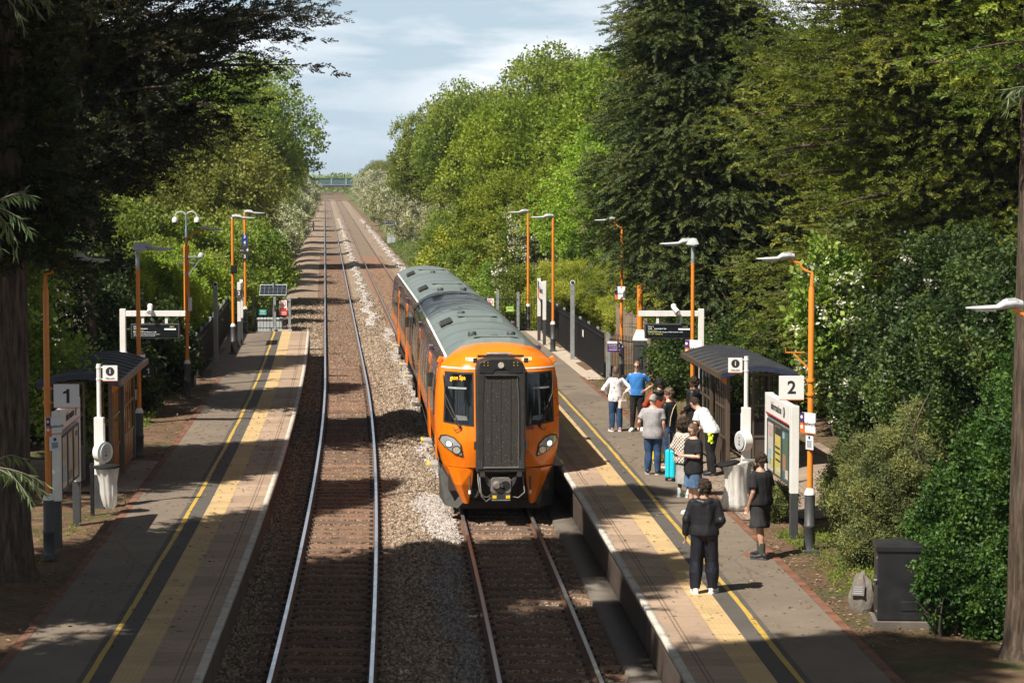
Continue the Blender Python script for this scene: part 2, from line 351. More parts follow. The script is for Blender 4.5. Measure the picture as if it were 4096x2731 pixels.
# ballast bed with a hump between the tracks
bo = [-3.6, -3.0, -2.3, -1.7, -1.3, -.95, -.75, 0, .75, .95, 1.3, 1.7, 2.1, 2.45, 2.65, 3.4, 4.15, 4.35, 4.8, 5.4, 6.0, 6.6]
bz = [-.5, -.26, -.16, -.17, -.2, -.2, -.215, -.215, -.215, -.2, -.13, -.06, -.12, -.2, -.215, -.215, -.215, -.2, -.24, -.22, -.26, -.5]
def bed(o): return np.interp(o, bo, bz)
strip('ballast_bed', bo, bz, np.concatenate([YS(10, 110, 1), YS(114, 760, 6)]), BALL, kind='structure')
def grass_mat():
    m, N, L, b = new_mat('grass'); o = N.new('ShaderNodeTexCoord').outputs['Object']
    c = ramp(N, L, noise(N, L, o, .5, 8, .75), (.3, (.045, .065, .018)), (.55, (.085, .115, .03)), (.75, (.15, .165, .055))); L.new(c, b.inputs['Base Color']); b.inputs['Roughness'].default_value = .95; b.inputs['Specular IOR Level'].default_value = .1; bump(N, L, noise(N, L, o, 9, 6, .8), b, .8, .08); return m
GRASS = grass_mat()
for os_ in ([-1200, -300, -90, -30, -12, -8, -6, -4.6], [7.3, 8.5, 10, 13, 20, 40, 100, 300, 1200]):
    ysg = np.concatenate([YS(103.5, 300, 4), YS(320, 900, 40), [1100, 1600, 3400]]); strip('grass_verge', os_, [(lambda y, o=o: np.array([gz(o, t)+.03+(.05*math.sin(t*.9+o*2) if abs(o) < 12 else 0) for t in y])) for o in os_], ysg, GRASS, kind='structure')
# platforms
def platform(sg, edge, y1):
    e = lambda d: edge - sg*d                                        # d metres back from the edge
    ys = YS(12, y1, 1.0); root = strip('platform', [e(.16), e(2.75)], [PZ, PZ], ys, ASPH, kind='structure')
    strip('asphalt_wing', [e(2.74), e(3.42)], [PZ-.002]*2, YS(77, y1, 1.0), ASPH, root)
    strip('coping', [e(.10), e(.76)], [PZ+.004]*2, ys, COPING, root, edge, -sg)
    strip('asphalt_band', [e(1.16), e(1.60)], [PZ+.004]*2, ys, ASPH_D, root, edge, -sg)
    strip('tactile_paving', [e(.76), e(1.16)], [PZ+.006]*2, ys, TACT, root, edge+sg*-.76, -sg)
    w = [np.array([random.uniform(-.006, .006)+.008*math.sin(y*.9+j) for y in YS(12, y1, .5)]) for j in range(2)]
    strip('yellow_line', [e(1.43), e(1.51)], [PZ+.009]*2, YS(12, y1, .5), YELLOW, root, wob=w)
    strip('brick_edging', [e(2.66), e(2.80)], [PZ+.006]*2, YS(12, 78, 1), EDGE_BR, root, edge, -sg)
    strip('nosing', [e(.18), e(.105), e(.10), e(-.005), e(0), e(.30)], [PZ-.1, PZ-.1, PZ+.007, PZ+.003, PZ-.09, PZ-.09], ys, NOSE, root)
    strip('platform_wall', [e(.2), e(.22)], [PZ-.09, -.6], ys, WALL_BR, root)
    MBx = MB(); x0, x1 = cx(y1)+e(0), cx(y1)+e(3.6)
    MBx.box(((x0+x1)/2, y1+.06, PZ/2-.31), (abs(x1-x0), .12, PZ+.6), NOSE); MBx.build('end_wall', root)
    return root
pl_l = platform(1, EL, 101.0); pl_r = platform(-1, ER, 101.3)
strip('paved_path', [-9.6, -4.22], [PZ+.03, PZ-.004], YS(49.5, 55, 1.1), PAVE, kind='structure')
strip('paved_path', [7.72, 9.2, 11.2], [PZ-.004, PZ+.02, PZ+.25], YS(45.5, 57, 1.0), PAVE, kind='structure')
strip('paved_path', [7.66, 8.25], [PZ+.001]*2, YS(77, 101.2, 1.0), mat('kerb_concrete', (.36, .30, .23), .9, 0, .2, 3, .3), kind='structure')
# tracks
RAILP = [(-.070, -.159), (.070, -.159), (.070, -.148), (.012, -.130), (.012, -.045), (.036, -.035), (.036, -.006), (.030, 0.0), (-.030, 0.0), (-.036, -.006), (-.036, -.035), (-.012, -.045), (-.012, -.130), (-.070, -.148)]
def rail(off, top, parent):
    ys = np.concatenate([YS(8, 110, 1.0), YS(114, 770, 5)]); k = len(RAILP); n = len(ys)
    V = np.array([[(cx(y)+off+p[0], y, p[1]) for p in RAILP] for y in ys]); I = np.arange(n*k).reshape(n, k)
    J = np.roll(I, -1, 1); Fq = np.stack([I[:-1], J[:-1], J[1:], I[1:]], -1)
    mi = np.tile(np.array([0]*6+[1, 1, 1]+[0]*5), (n-1, 1))
    np_mesh('rail', V.reshape(-1, 3), Fq.reshape(-1, 4), [RUST, top], parent, midx=mi.ravel())
sl = MB()
prof = [(-.14, -.29), (-.125, -.185), (-.075, -.158), (.075, -.158), (.125, -.185), (.14, -.29)]
sl.prism(prof, -1.22, 1.22, 'x', SLEEP)
for sx in (-.7525, .7525):
    for q in (-.11, .11): sl.box((sx+q, 0, -.135), (.06, .10, .045), CLIP)
for ti, off in enumerate((0.0, TR)):
    root = thing('railway_track', (0, 0, 0), None, None); root['kind'] = 'structure'
    for q in (-.7525, .7525): rail(off+q, (POLISH, POLISH_R)[ti], root)
    first = None; ys = np.arange(31.2, 230, .65); far = MB()
    for k, y in enumerate(ys):
        if k < 100:
            if first is None: o = first = sl.build('sleeper', root)
            else: o = first.copy(); C.objects.link(o)
            o.parent = root; o.location = (cx(y)+off, y, random.uniform(-.012, .004)); o.rotation_euler = (0, 0, math.atan(slope(y))+random.uniform(-.006, .006))
        else:
            far.add([(cx(y)+off+v[0], y+v[1]*.55, v[2]-.018) for v in sl.v[:12]], sl.f[:8], SLEEP)
    o = far.build('sleeper', root); o['kind'] = 'stuff'
# loose ballast stones
def stones(name, n, fo, y0, y1, s0, s1, m, zf=None, pw=1.0, keep=None):
    y = y0+(y1-y0)*rng.random(n)**pw; o = fo(n, y)
    if keep is not None: k = keep(o, y); y = y[k]; o = o[k]; n = len(y)
    s = s0+(s1-s0)*rng.random(n)
    base = np.array([(1, 0, 0), (-1, 0, 0), (0, 1, 0), (0, -1, 0), (0, 0, 1), (0, 0, -1)], float)
    q = rng.normal(size=(n, 4)); q /= np.linalg.norm(q, axis=1)[:, None]; w, a, b_, c_ = q.T
    Rm = np.stack([1-2*(b_*b_+c_*c_), 2*(a*b_-c_*w), 2*(a*c_+b_*w), 2*(a*b_+c_*w), 1-2*(a*a+c_*c_), 2*(b_*c_-a*w), 2*(a*c_-b_*w), 2*(b_*c_+a*w), 1-2*(a*a+b_*b_)], 1).reshape(n, 3, 3)
    B = base[None]*(.6+.55*rng.random((n, 6, 1)))*s[:, None, None]
    B = B*np.array([1.25, .9, .75])
    V = np.einsum('nij,nkj->nki', Rm, B)
    cxy = np.interp(y, np.arange(0, 800.), [cx(t) for t in range(800)])
    V[:, :, 0] += (cxy+o)[:, None]; V[:, :, 1] += y[:, None]; V[:, :, 2] += ((bed(o) if zf is None else zf(o, y))+s*.28)[:, None]
    T = np.array([(0, 2, 4), (2, 1, 4), (1, 3, 4), (3, 0, 4), (2, 0, 5), (1, 2, 5), (3, 1, 5), (0, 3, 5)])
    Fq = (T[None]+6*np.arange(n)[:, None, None]).reshape(-1, 3)
    o_ = np_mesh(name, V.reshape(-1, 3), Fq, [m], rnd=np.repeat(rng.random(n), 8)); o_['kind'] = 'stuff'; return o_
ST = stone_mat('ballast_stone', (.10, .075, .055), (.22, .165, .12), (.34, .26, .19), (.46, .37, .28))
STW = stone_mat('clean_stone', (.28, .245, .22), (.42, .37, .34), (.58, .53, .49))
STR = stone_mat('rusty_stone', (.09, .058, .038), (.20, .135, .09), (.36, .27, .19))
def between(o, y):                                # leave the sleepers and rails clear
    for c in (0.0, TR):
        i = np.abs(o-c)
        on = (i < 1.2) & (np.abs(((y-31.2+.325) % .65)-.325) < .125)
        rl = (np.abs(i-.7525) < .085)
        o = np.where((on & (rng.random(len(o)) > .10)) | rl, 99, o)
    return o < 50
uni = lambda a, b: (lambda n, y: a+(b-a)*rng.random(n))
K = [0]
def betw(o, y): return between(o, y) & ~(((np.abs(o) < .72) | (np.abs(o-TR) < .72)))
stones('ballast_stones', 90000, uni(-1.65, 5.1), 31, 64, .022, .048, ST, keep=betw)
stones('ballast_stones', 60000, uni(-1.65, 5.1), 64, 112, .03, .06, ST, keep=betw)
stones('ballast_stones', 16000, uni(-3.3, 5.9), 102, 150, .035, .07, ST, keep=betw)
for c in (0.0, TR): stones('track_stones', 22000 if c == 0 else 9000, uni(c-.66, c+.66), 66 if c == 0 else 100, 190, .03, .06, STR, keep=between)
for c in (0.0, TR):
    stones('track_stones', 16000 if c == 0 else 12000, uni(c-.66, c+.66), 31, 66 if c == 0 else 58, .022, .045, STR if c == 0 else ST, keep=between)
def wl(a, b):
    def f(n, y):
        m = (a+b)/2 + .16*np.sin(y*.55) + .08*np.sin(y*1.7); return m + (b-a)/2*np.clip(rng.normal(size=n)*.55, -1.3, 1.3)
    return f
wz = lambda o, y: bed(o)+.025
stones('white_ballast_stones', 3000, wl(1.85, 2.55), 49.5, 56.5, .028, .052, STW, zf=wz)
stones('white_ballast_stones', 2500, wl(1.9, 2.5), 34, 48, .026, .045, stone_mat('grey_stone', (.14, .125, .115), (.24, .21, .195), (.40, .36, .34)), zf=wz)
stones('white_ballast_stones', 3600, wl(2.1, 2.45), 60, 120, .03, .055, STW, zf=wz)
stones('white_ballast_stones', 4200, wl(1.5, 1.85), 120, 420, .05, .10, STW, zf=lambda o, y: bed(o)+.04, pw=1.5)
stones('white_ballast_stones', 4600, wl(5.35, 5.8), 112, 420, .05, .11, STW, zf=lambda o, y: bed(o)+.06, pw=1.5)
# ---------------- trees, shrubs, hedges ----------------
def leaf_mat(name, *cols, trans=.35, rough=.6, spec=.3, tcol=(1.25, 1.2, .55)):
    m, N, L, b = new_mat(name); r = attr_rnd(N); k = len(cols)
    oi = N.new('ShaderNodeObjectInfo')
    c = ramp(N, L, r, *[(i/(k-1), cc) for i, cc in enumerate(cols)])
    hs = N.new('ShaderNodeHueSaturation'); L.new(c, hs.inputs['Color'])
    mr = N.new('ShaderNodeMapRange'); mr.inputs[3].default_value = .485; mr.inputs[4].default_value = .515; L.new(oi.outputs['Random'], mr.inputs[0]); L.new(mr.outputs[0], hs.inputs['Hue'])
    mv = N.new('ShaderNodeMapRange'); mv.inputs[3].default_value = .82; mv.inputs[4].default_value = 1.18; L.new(oi.outputs['Random'], mv.inputs[0]); L.new(mv.outputs[0], hs.inputs['Value'])
    L.new(hs.outputs[0], b.inputs['Base Color']); b.inputs['Roughness'].default_value = rough; b.inputs['Specular IOR Level'].default_value = spec
    t = N.new('ShaderNodeBsdfTranslucent'); L.new(mixc(N, L, 1, hs.outputs[0], tcol, 'MULTIPLY'), t.inputs['Color'])
    mx = N.new('ShaderNodeMixShader'); mx.inputs[0].default_value = trans; L.new(b.outputs[0], mx.inputs[1]); L.new(t.outputs[0], mx.inputs[2])
    L.new(mx.outputs[0], N['Material Output'].inputs['Surface']); return m
def unit(v): return v/np.maximum(np.linalg.norm(v, axis=-1, keepdims=True), 1e-9)
def leaves(P, D, Nn, l, w):
    """rhombic leaves: P base, D direction, Nn normal -> (n,4,3)"""
    D = unit(D); S = unit(np.cross(D, Nn)); l = np.asarray(l)[..., None]; w = np.asarray(w)[..., None]
    Nv = unit(np.cross(S, D))
    return np.stack([P, P+D*l*.5+S*w*.5+Nv*l*.06, P+D*l, P+D*l*.5-S*w*.5+Nv*l*.06], 1)
def t_twig(n=26, l=.5, w=.34, seed=0):                  # broadleaf twig: leaves round a short shoot, unit size
    r = np.random.default_rng(seed); P = r.normal(size=(n, 3))*np.array([.30, .30, .24]); P[:, 2] += .12
    D = unit(P*1.0+r.normal(size=(n, 3))*.55+np.array([0, 0, -.05])); Nn = unit(r.normal(size=(n, 3))*.55+np.array([0, 0, 1]))
    s = .7+.6*r.random(n); return leaves(P, D, Nn, l*s*.8, w*s*.8)
def t_plume(n=22, seed=0, droop=.35, wid=.42, fat=.15, spread=.35):  # conifer spray along +x, drooping
    r = np.random.default_rng(seed); t = np.linspace(.03, .96, n)+r.normal(size=n)*.02
    P = np.stack([t, r.normal(size=n)*.03, -droop*t*t+r.normal(size=n)*.03], 1)
    sd_ = np.where(np.arange(n) % 2 == 0, 1, -1); a = (.5+.35*r.random(n))
    D = np.stack([np.cos(a), sd_*np.sin(a), -droop*t*1.4+r.normal(size=n)*spread], 1)
    l = wid*(1.05-.65*t)*(.75+.5*r.random(n)); Nn = unit(r.normal(size=(n, 3))*.45+np.array([0, 0, 1]))
    return leaves(P, D, Nn, l, np.full(n, fat)*(.8+.5*r.random(n)))
def t_needle(n=34, seed=0):                              # small hedge shoots
    r = np.random.default_rng(seed); P = r.normal(size=(n, 3))*.28; D = unit(P+r.normal(size=(n, 3))*.5+np.array([0, 0, .25]))
    return leaves(P, D, r.normal(size=(n, 3)), .34*(.6+.7*r.random(n)), .12*np.ones(n))
TW = [t_twig(seed=i) for i in range(6)]; TWF = [t_twig(14, .62, .42, 20+i) for i in range(5)]
PL = [t_plume(34, i, .35, .30, .09, .4) for i in range(6)]; PLU = [t_plume(32, 30+i, .12, .27, .085, .5) for i in range(6)]; PLB = [t_plume(20, 60+i, .12, .36, .13, .45) for i in range(5)]; ND = [t_needle(seed=i) for i in range(5)]
IV = [t_twig(20, .42, .34, 50+i) for i in range(5)]
def frames(D, up=(0, 0, 1), roll=None, rs=None):
    X = unit(D); U = np.broadcast_to(np.asarray(up, float), X.shape); Y = np.cross(U, X); bad = np.linalg.norm(Y, axis=1) < 1e-3; Y[bad] = (0, 1, 0)
    Y = unit(Y); Z = np.cross(X, Y)
    if roll is not None: c, s = np.cos(roll)[:, None], np.sin(roll)[:, None]; Y, Z = Y*c+Z*s, Z*c-Y*s
    return np.stack([X, Y, Z], -1)
def spread(T, P, D, S, rs, roll=.5, jit=.10, base=None):
    """place leaf templates: returns quads (N,4,3) and a tone per quad"""
    n = len(P); which = rs.integers(0, len(T), n); M = frames(D, roll=rs.normal(size=n)*roll)
    q = []; tn = []
    tone = rs.random(n) if base is None else base
    for k in range(len(T)):
        i = np.where(which == k)[0]
        if not len(i): continue
        v = np.einsum('nij,abj->nabi', M[i], T[k])*S[i, None, None, None]+P[i, None, None, :]
        q.append(v.reshape(-1, 4, 3)); m = T[k].shape[0]
        tn.append((np.repeat(tone[i], m)+rs.normal(size=len(i)*m)*jit))
    return np.concatenate(q), np.clip(np.concatenate(tn), 0, 1)
def foliage(name, sets, mats, parent=None, loc=None):
    Q = []; Tn = []; mi = []
    for k, (q, t) in enumerate(sets): Q.append(q); Tn.append(t); mi.append(np.full(len(q), min(k, len(mats)-1)))
    Q = np.concatenate(Q); n = len(Q)
    return np_mesh(name, Q.reshape(-1, 3), np.arange(n*4).reshape(n, 4), mats, parent, rnd=np.concatenate(Tn), midx=np.concatenate(mi), loc=loc)
BARK = mat('bark', (.10, .075, .055), .95, 0, .4, 5, .8); BARK_G = mat('grey_bark', (.19, .165, .13), .95, 0, .35, 6, .6)
def bark_mat():
    m, N, L, b = new_mat('conifer_bark'); o = N.new('ShaderNodeTexCoord').outputs['Object']; mp = N.new('ShaderNodeMapping'); mp.inputs['Scale'].default_value = (1, 1, .12); L.new(o, mp.inputs['Vector'])
    n1 = noise(N, L, mp.outputs[0], 14, 6, .7); c = ramp(N, L, n1, (.32, (.025, .018, .014)), (.5, (.085, .062, .047)), (.7, (.17, .13, .10))); c = mixc(N, L, ramp(N, L, noise(N, L, o, 1.5, 5), (.5, (0,)), (.7, (.5,))), c, (.05, .055, .035))
    L.new(c, b.inputs['Base Color']); b.inputs['Roughness'].default_value = .95; b.inputs['Specular IOR Level'].default_value = .1; bump(N, L, n1, b, 1.0, .06); return m
BARK_N = bark_mat()
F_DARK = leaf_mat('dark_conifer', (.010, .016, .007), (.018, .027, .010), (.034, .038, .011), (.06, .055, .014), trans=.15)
F_LEY = leaf_mat('green_conifer', (.034, .062, .024), (.066, .11, .034), (.11, .15, .042), (.18, .20, .055), trans=.25)
F_YEL = leaf_mat('yellow_conifer', (.045, .074, .014), (.105, .155, .026), (.195, .25, .04), (.34, .37, .07), trans=.42)
F_B1 = leaf_mat('bright_leaf', (0.083, 0.145, 0.015), (0.154, 0.233, 0.022), (0.243, 0.328, 0.033), (0.358, 0.416, 0.055), trans=.42)
F_B2 = leaf_mat('mid_leaf', (0.070, 0.123, 0.018), (0.128, 0.195, 0.026), (0.198, 0.271, 0.039), (0.294, 0.340, 0.077), trans=.4)
F_B3 = leaf_mat('olive_leaf', (0.077, 0.107, 0.024), (0.141, 0.176, 0.035), (0.218, 0.252, 0.051), (0.333, 0.340, 0.094), trans=.38)
F_HED = leaf_mat('privet_leaf', (.013, .034, .006), (.026, .060, .009), (.045, .092, .014), (.08, .135, .024), trans=.26, rough=.5, spec=.3)
F_IVY = leaf_mat('ivy_leaf', (.012, .026, .008), (.024, .048, .012), (.04, .075, .016), (.08, .12, .024), trans=.22, rough=.5, spec=.3)
F_COT = leaf_mat('cotoneaster_leaf', (0.055, 0.071, 0.026), (0.102, 0.122, 0.042), (0.149, 0.171, 0.055), (0.234, 0.244, 0.078), trans=.25)
F_MOW = leaf_mat('clipped_conifer', (.11, .15, .016), (.20, .25, .024), (.29, .34, .035), (.38, .40, .06), trans=.35)
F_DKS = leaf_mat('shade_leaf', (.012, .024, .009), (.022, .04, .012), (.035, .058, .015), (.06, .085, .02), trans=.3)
F_GRASS = leaf_mat('grass_blade', (0.048, 0.084, 0.017), (0.084, 0.132, 0.024), (0.132, 0.180, 0.036), (0.216, 0.240, 0.072), trans=.3)
FLOW = leaf_mat('blossom', (0.408, 0.408, 0.300), (0.576, 0.564, 0.450), (0.720, 0.696, 0.575), (0.816, 0.792, 0.700), trans=.3, tcol=(1, 1, 1))
WILLOW = leaf_mat('willow_leaf', (.05, .09, .035), (.09, .14, .055), (.14, .19, .08), (.2, .25, .12), trans=.35)

def limb(mb, a, d, l, r, rs, m, n=5, bend=.25, sub=0, tips=None):
    pts = [Vector(a)]; d = Vector(d).normalized()
    for k in range(n):
        d = (d+Vector(rs.normal(size=3)*bend*.4)+Vector((0, 0, .05))).normalized(); pts.append(pts[-1]+d*l/n)
    mb.tube(pts, [r*(1-.8*k/n) for k in range(n+1)], m, 6, False)
    if tips is not None: tips += [tuple(p) for p in pts[2:]]
    for s in range(sub):
        k = rs.integers(1, n); e = (d+Vector(rs.normal(size=3)*.7)).normalized(); limb(mb, pts[k], e, l*.55, r*.45, rs, m, 4, bend, 0, tips)
    return pts
def broad_mesh(seed, h, r, zc, leaf, F, T=TWF, lobes=44, per=60, bark=BARK_G, rz=None, bottom=.2, gap=.0, flower=0.0):
    """a crown and a trunk at the origin; returns the two meshes as objects"""
    rs = np.random.default_rng(seed); rz = rz or (h-zc)
    n = lobes; u = unit(rs.normal(size=(n, 3))); rad = .45+.55*rs.random(n)**.6
    ctr = u*rad[:, None]*np.array([r, r, rz])*.80
    ctr[:, 2] = np.where(ctr[:, 2] < 0, ctr[:, 2]*.9, ctr[:, 2]); ctr += rs.normal(size=(n, 3))*r*.06
    lr = r*(.20+.16*rs.random(n))
    P = []; D = []; tone = []
    for k in range(n):
        m = int(per*(lr[k]/(r*.28))**2); v = unit(rs.normal(size=(m, 3))); v[:, 2] = np.where(rs.random(m) < .35, np.abs(v[:, 2]), v[:, 2])
        q = (.55+.5*rs.random(m)**.5); p = ctr[k]+v*q[:, None]*lr[k]*np.array([1.05, 1.05, .85])
        P.append(p); D.append(unit(v+rs.normal(size=(m, 3))*.35+np.array([0, 0, .15]))); tone.append(np.clip(.2+.6*rs.random()+rs.normal(size=m)*.12, 0, 1))
    P = np.concatenate(P); D = np.concatenate(D); tone = np.concatenate(tone)
    # leading shoots break the outline
    m = lobes*5; v = unit(rs.normal(size=(m, 3))); v[:, 2] = np.abs(v[:, 2])*.9-.2; P2 = v*np.array([r, r, rz])*(.86+.2*rs.random((m, 1)))
    P = np.concatenate([P, P2]); D = np.concatenate([D, unit(v+np.array([0, 0, .5]))]); tone = np.concatenate([tone, rs.random(m)*.5+.4])
    P[:, 2] += zc; k = P[:, 2] > h*bottom*rs.uniform(.7, 1.2, len(P)); P, D, tone = P[k], D[k], tone[k]
    S = leaf*(.75+.6*rs.random(len(P)))
    sets = [spread(T, P, D, S, rs, 3.0, .1, tone)]; mats = [F]
    if flower:
        i = rs.random(len(P)) < flower; sets.append(spread(T, P[i]+D[i]*leaf*.35, D[i], S[i]*.75, rs, 3, .2)); mats.append(FLOW)
    cr = foliage('crown', sets, mats)
    mb = MB(); tb = MB()
    fork = zc-rz*.35
    mb.tube([(0, 0, -.3), (.05*r*.2, 0, fork*.5), (0, .04*r, fork)], [h*.022, h*.017, h*.014], bark, 8)
    for k in range(9):
        c = ctr[rs.integers(0, n)]; t = Vector((c[0], c[1], c[2]+zc))-Vector((0, 0, fork*(.7+.3*rs.random())))
        limb(mb, (0, 0, fork*(.7+.3*rs.random())), t, t.length*.95, h*.008, rs, bark, 5, .3, 2)
    tr = mb.build('trunk', recalc=False)
    return cr, tr
def plant(name, label, cat, group, loc, parts, rz=0, sc=1.0, own=False):
    t = thing(name, loc, label, cat, group, rz); t.scale = (sc, sc, sc) if not isinstance(sc, tuple) else sc
    for p in parts:
        o = p if own else p.copy()
        if not own: C.objects.link(o)
        o.parent = t
    return t
def drop(parts):
    for p in parts: bpy.data.objects.remove(p)
def conifer(name, label, cat, loc, h, z0, prof, F, T, nb, step, size, seed, group=None, lift=.15, droop=.25, bark=BARK_N, tr_r=.3, skew=None, fill=1, tone_b=0.0, dead=0, sub=True, gaps=0.0):
    """trunk, sweeping limbs and sprays; prof(t, angle) gives limb length for height fraction t"""
    rs = np.random.default_rng(seed); t_ = thing(name, loc, label, cat, group)
    mb = MB(); mb.tube([(0, 0, -.3), (0, 0, .02), (0, 0, .25), (0, 0, .9), (.05, .03, h*.4), (.02, 0, h*.75), (0, 0, h)], [tr_r*1.8, tr_r*1.6, tr_r*1.2, tr_r, tr_r*.75, tr_r*.4, .03], bark, 12)
    P = []; D = []; S = []; tone = []
    for k in range(nb):
        t = rs.random()**.9; z = z0+(h-z0)*t; az = rs.uniform(0, 2*math.pi)
        L_ = prof(t, az)*(.72+.38*rs.random())
        if L_ < .25: continue
        el = lift+rs.normal()*.12+t*.35
        d = np.array([math.cos(az)*math.cos(el), math.sin(az)*math.cos(el), math.sin(el)]); side = np.array([-math.sin(az), math.cos(az), 0])
        ns = max(3, int(L_/step)); tt = np.linspace(.12, 1, ns)
        A = np.array([0, 0, z])+d*L_*tt[:, None]; A[:, 2] -= droop*L_*tt**2*.5
        if L_ > 1.2: mb.tube([(0, 0, z)]+[tuple(a) for a in A[::max(1, ns//4)]], [max(.012, .02*L_*(1-.9*i/ (len(A[::max(1, ns//4)])))) for i in range(len(A[::max(1, ns//4)])+1)], bark, 5, False)
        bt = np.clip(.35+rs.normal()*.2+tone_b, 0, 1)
        for f in range(fill):
            for sgn in ((-1, 1, 0) if sub else (0,)):
                m = len(A); q = A+rs.normal(size=(m, 3))*.10*L_**.5
                off = rs.random(m)*.34*L_*(1.02-.62*tt)
                if sgn: q = q+side*sgn*off[:, None]+d*off[:, None]*.35; q[:, 2] -= off*.12
                dd = unit(d+side*sgn*.65+np.array([0, 0, -.05])+rs.normal(size=(m, 3))*.25)
                keep = tt > (.15+gaps*rs.random(m))
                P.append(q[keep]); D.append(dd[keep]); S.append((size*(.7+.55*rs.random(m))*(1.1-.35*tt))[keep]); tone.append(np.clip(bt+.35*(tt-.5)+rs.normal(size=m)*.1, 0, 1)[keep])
    P, D, S, tone = map(np.concatenate, (P, D, S, tone))
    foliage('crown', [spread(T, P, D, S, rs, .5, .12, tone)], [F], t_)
    for k in range(dead):
        az = rs.uniform(0, 2*math.pi); limb(mb, (0, 0, z0*(.55+.45*rs.random())), (math.cos(az), math.sin(az), .1), 1.2+1.5*rs.random(), .025, rs, bark, 5, .5, 2)
    mb.build('trunk', t_, recalc=False); return t_
def mass(name, label, cat, blobs, F, T, dens, size, seed, group=None, flower=None, deep=.35, up=.1, stems=0, flat=None, zmin=.85, cam_side=True):
    """shrub or hedge: leaf shoots through the outer part of a union of blobs (centre, radii)"""
    rs = np.random.default_rng(seed); base = Vector((blobs[0][0][0], blobs[0][0][1], zmin)); t = thing(name, base, label, cat, group)
    P = []; D = []; tone = []
    for c, r in blobs:
        r = np.array(r, float); n = int(dens*(r[0]*r[1]+r[1]*r[2]+r[0]*r[2])*4.2/3); v = unit(rs.normal(size=(n, 3)))
        if cam_side: v[:, 1] = np.where((v[:, 1] > .3) & (rs.random(n) < .7), -v[:, 1], v[:, 1])
        q = 1-deep*rs.random(n)**1.6+rs.normal(size=n)*.03
        lump = .10*np.sin(v[:, 0]*7+c[0]+v[:, 2]*3)+.09*np.sin(v[:, 2]*8+c[1]+v[:, 0]*4)+.07*np.sin(v[:, 1]*8+v[:, 2]*5)+.05*np.sin(v[:, 0]*17+v[:, 2]*13)
        p = np.array(c)+v*r*(q+lump)[:, None]
        k = p[:, 2] > zmin-.05; p, v = p[k], v[k]
        P.append(p); D.append(unit(v/r*r.mean()+np.array([0, 0, up])+rs.normal(size=v.shape)*.35)); tone.append(np.clip(.45+rs.normal(size=len(p))*.2+lump[k]*2, 0, 1))
    P, D, tone = map(np.concatenate, (P, D, tone)); P = P-np.array(base); S = size*(.7+.6*rs.random(len(P)))
    sets = [spread(T, P, D, S, rs, 3, .12, tone)]; mats = [F]
    if flower:
        i = (rs.random(len(P)) < flower) & (np.sin(P[:, 0]*2.3+P[:, 2]*1.9)+np.sin(P[:, 1]*1.7+P[:, 2]) > .3)
        sets.append(spread(T, P[i]+D[i]*size*.5, D[i], S[i]*.7, rs, 3, .2)); mats.append(FLOW)
    foliage('foliage', sets, mats, t)
    if stems:
        for k in range(stems):
            mb = MB(); c, r = blobs[rs.integers(0, len(blobs))]; a = (c[0]-base.x+rs.normal()*r[0]*.3, c[1]-base.y+rs.normal()*r[1]*.3, -.05)
            limb(mb, a, (rs.normal()*.2, rs.normal()*.2, 1), (c[2]+r[2]*.25-zmin)*.8, .03, rs, BARK, 5, .2, 2)
            mb.build('stem', t, recalc=False)
    return t

# --- left: tall dark conifers in the shade of one another
wide = lambda a, b, top=.0: (lambda t, az: (a*(1-t)**.55*(.55+.45*min(1, t*3))+b*t*(1-t)))
def sweep(t, az):                                        # long limbs over the platform half way up
    e = max(0, math.cos(az+.25))**.7; return 2.3*(1-t)**.5+4.7*e*max(0, min(1, 1.75-abs(t-.29)/.16))+.2
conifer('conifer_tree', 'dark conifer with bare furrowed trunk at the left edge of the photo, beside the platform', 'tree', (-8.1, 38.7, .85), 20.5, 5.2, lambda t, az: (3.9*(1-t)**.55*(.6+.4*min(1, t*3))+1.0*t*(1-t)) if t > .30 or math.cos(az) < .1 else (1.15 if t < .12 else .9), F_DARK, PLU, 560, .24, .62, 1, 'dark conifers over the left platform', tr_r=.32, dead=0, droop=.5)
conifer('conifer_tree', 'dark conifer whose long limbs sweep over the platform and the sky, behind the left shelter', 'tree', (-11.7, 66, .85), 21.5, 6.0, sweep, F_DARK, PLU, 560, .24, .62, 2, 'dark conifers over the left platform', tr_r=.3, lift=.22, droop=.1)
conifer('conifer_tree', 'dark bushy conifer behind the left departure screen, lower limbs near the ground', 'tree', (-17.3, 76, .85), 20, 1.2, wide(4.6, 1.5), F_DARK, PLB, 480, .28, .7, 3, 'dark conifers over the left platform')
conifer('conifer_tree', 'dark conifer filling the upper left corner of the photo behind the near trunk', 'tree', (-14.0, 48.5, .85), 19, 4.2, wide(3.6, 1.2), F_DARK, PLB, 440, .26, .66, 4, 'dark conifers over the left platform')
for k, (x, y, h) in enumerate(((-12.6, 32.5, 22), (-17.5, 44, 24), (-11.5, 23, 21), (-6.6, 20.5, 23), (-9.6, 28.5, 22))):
    conifer('conifer_tree', 'tall dark conifer standing beside the footbridge', 'tree', (x, y, .85), h, 6 if k < 3 else 11.5, wide(4.2 if k < 3 else 3.0, 1.0), F_DARK, PLB, 260, .5, 1.15, 40+k, 'dark conifers by the footbridge')
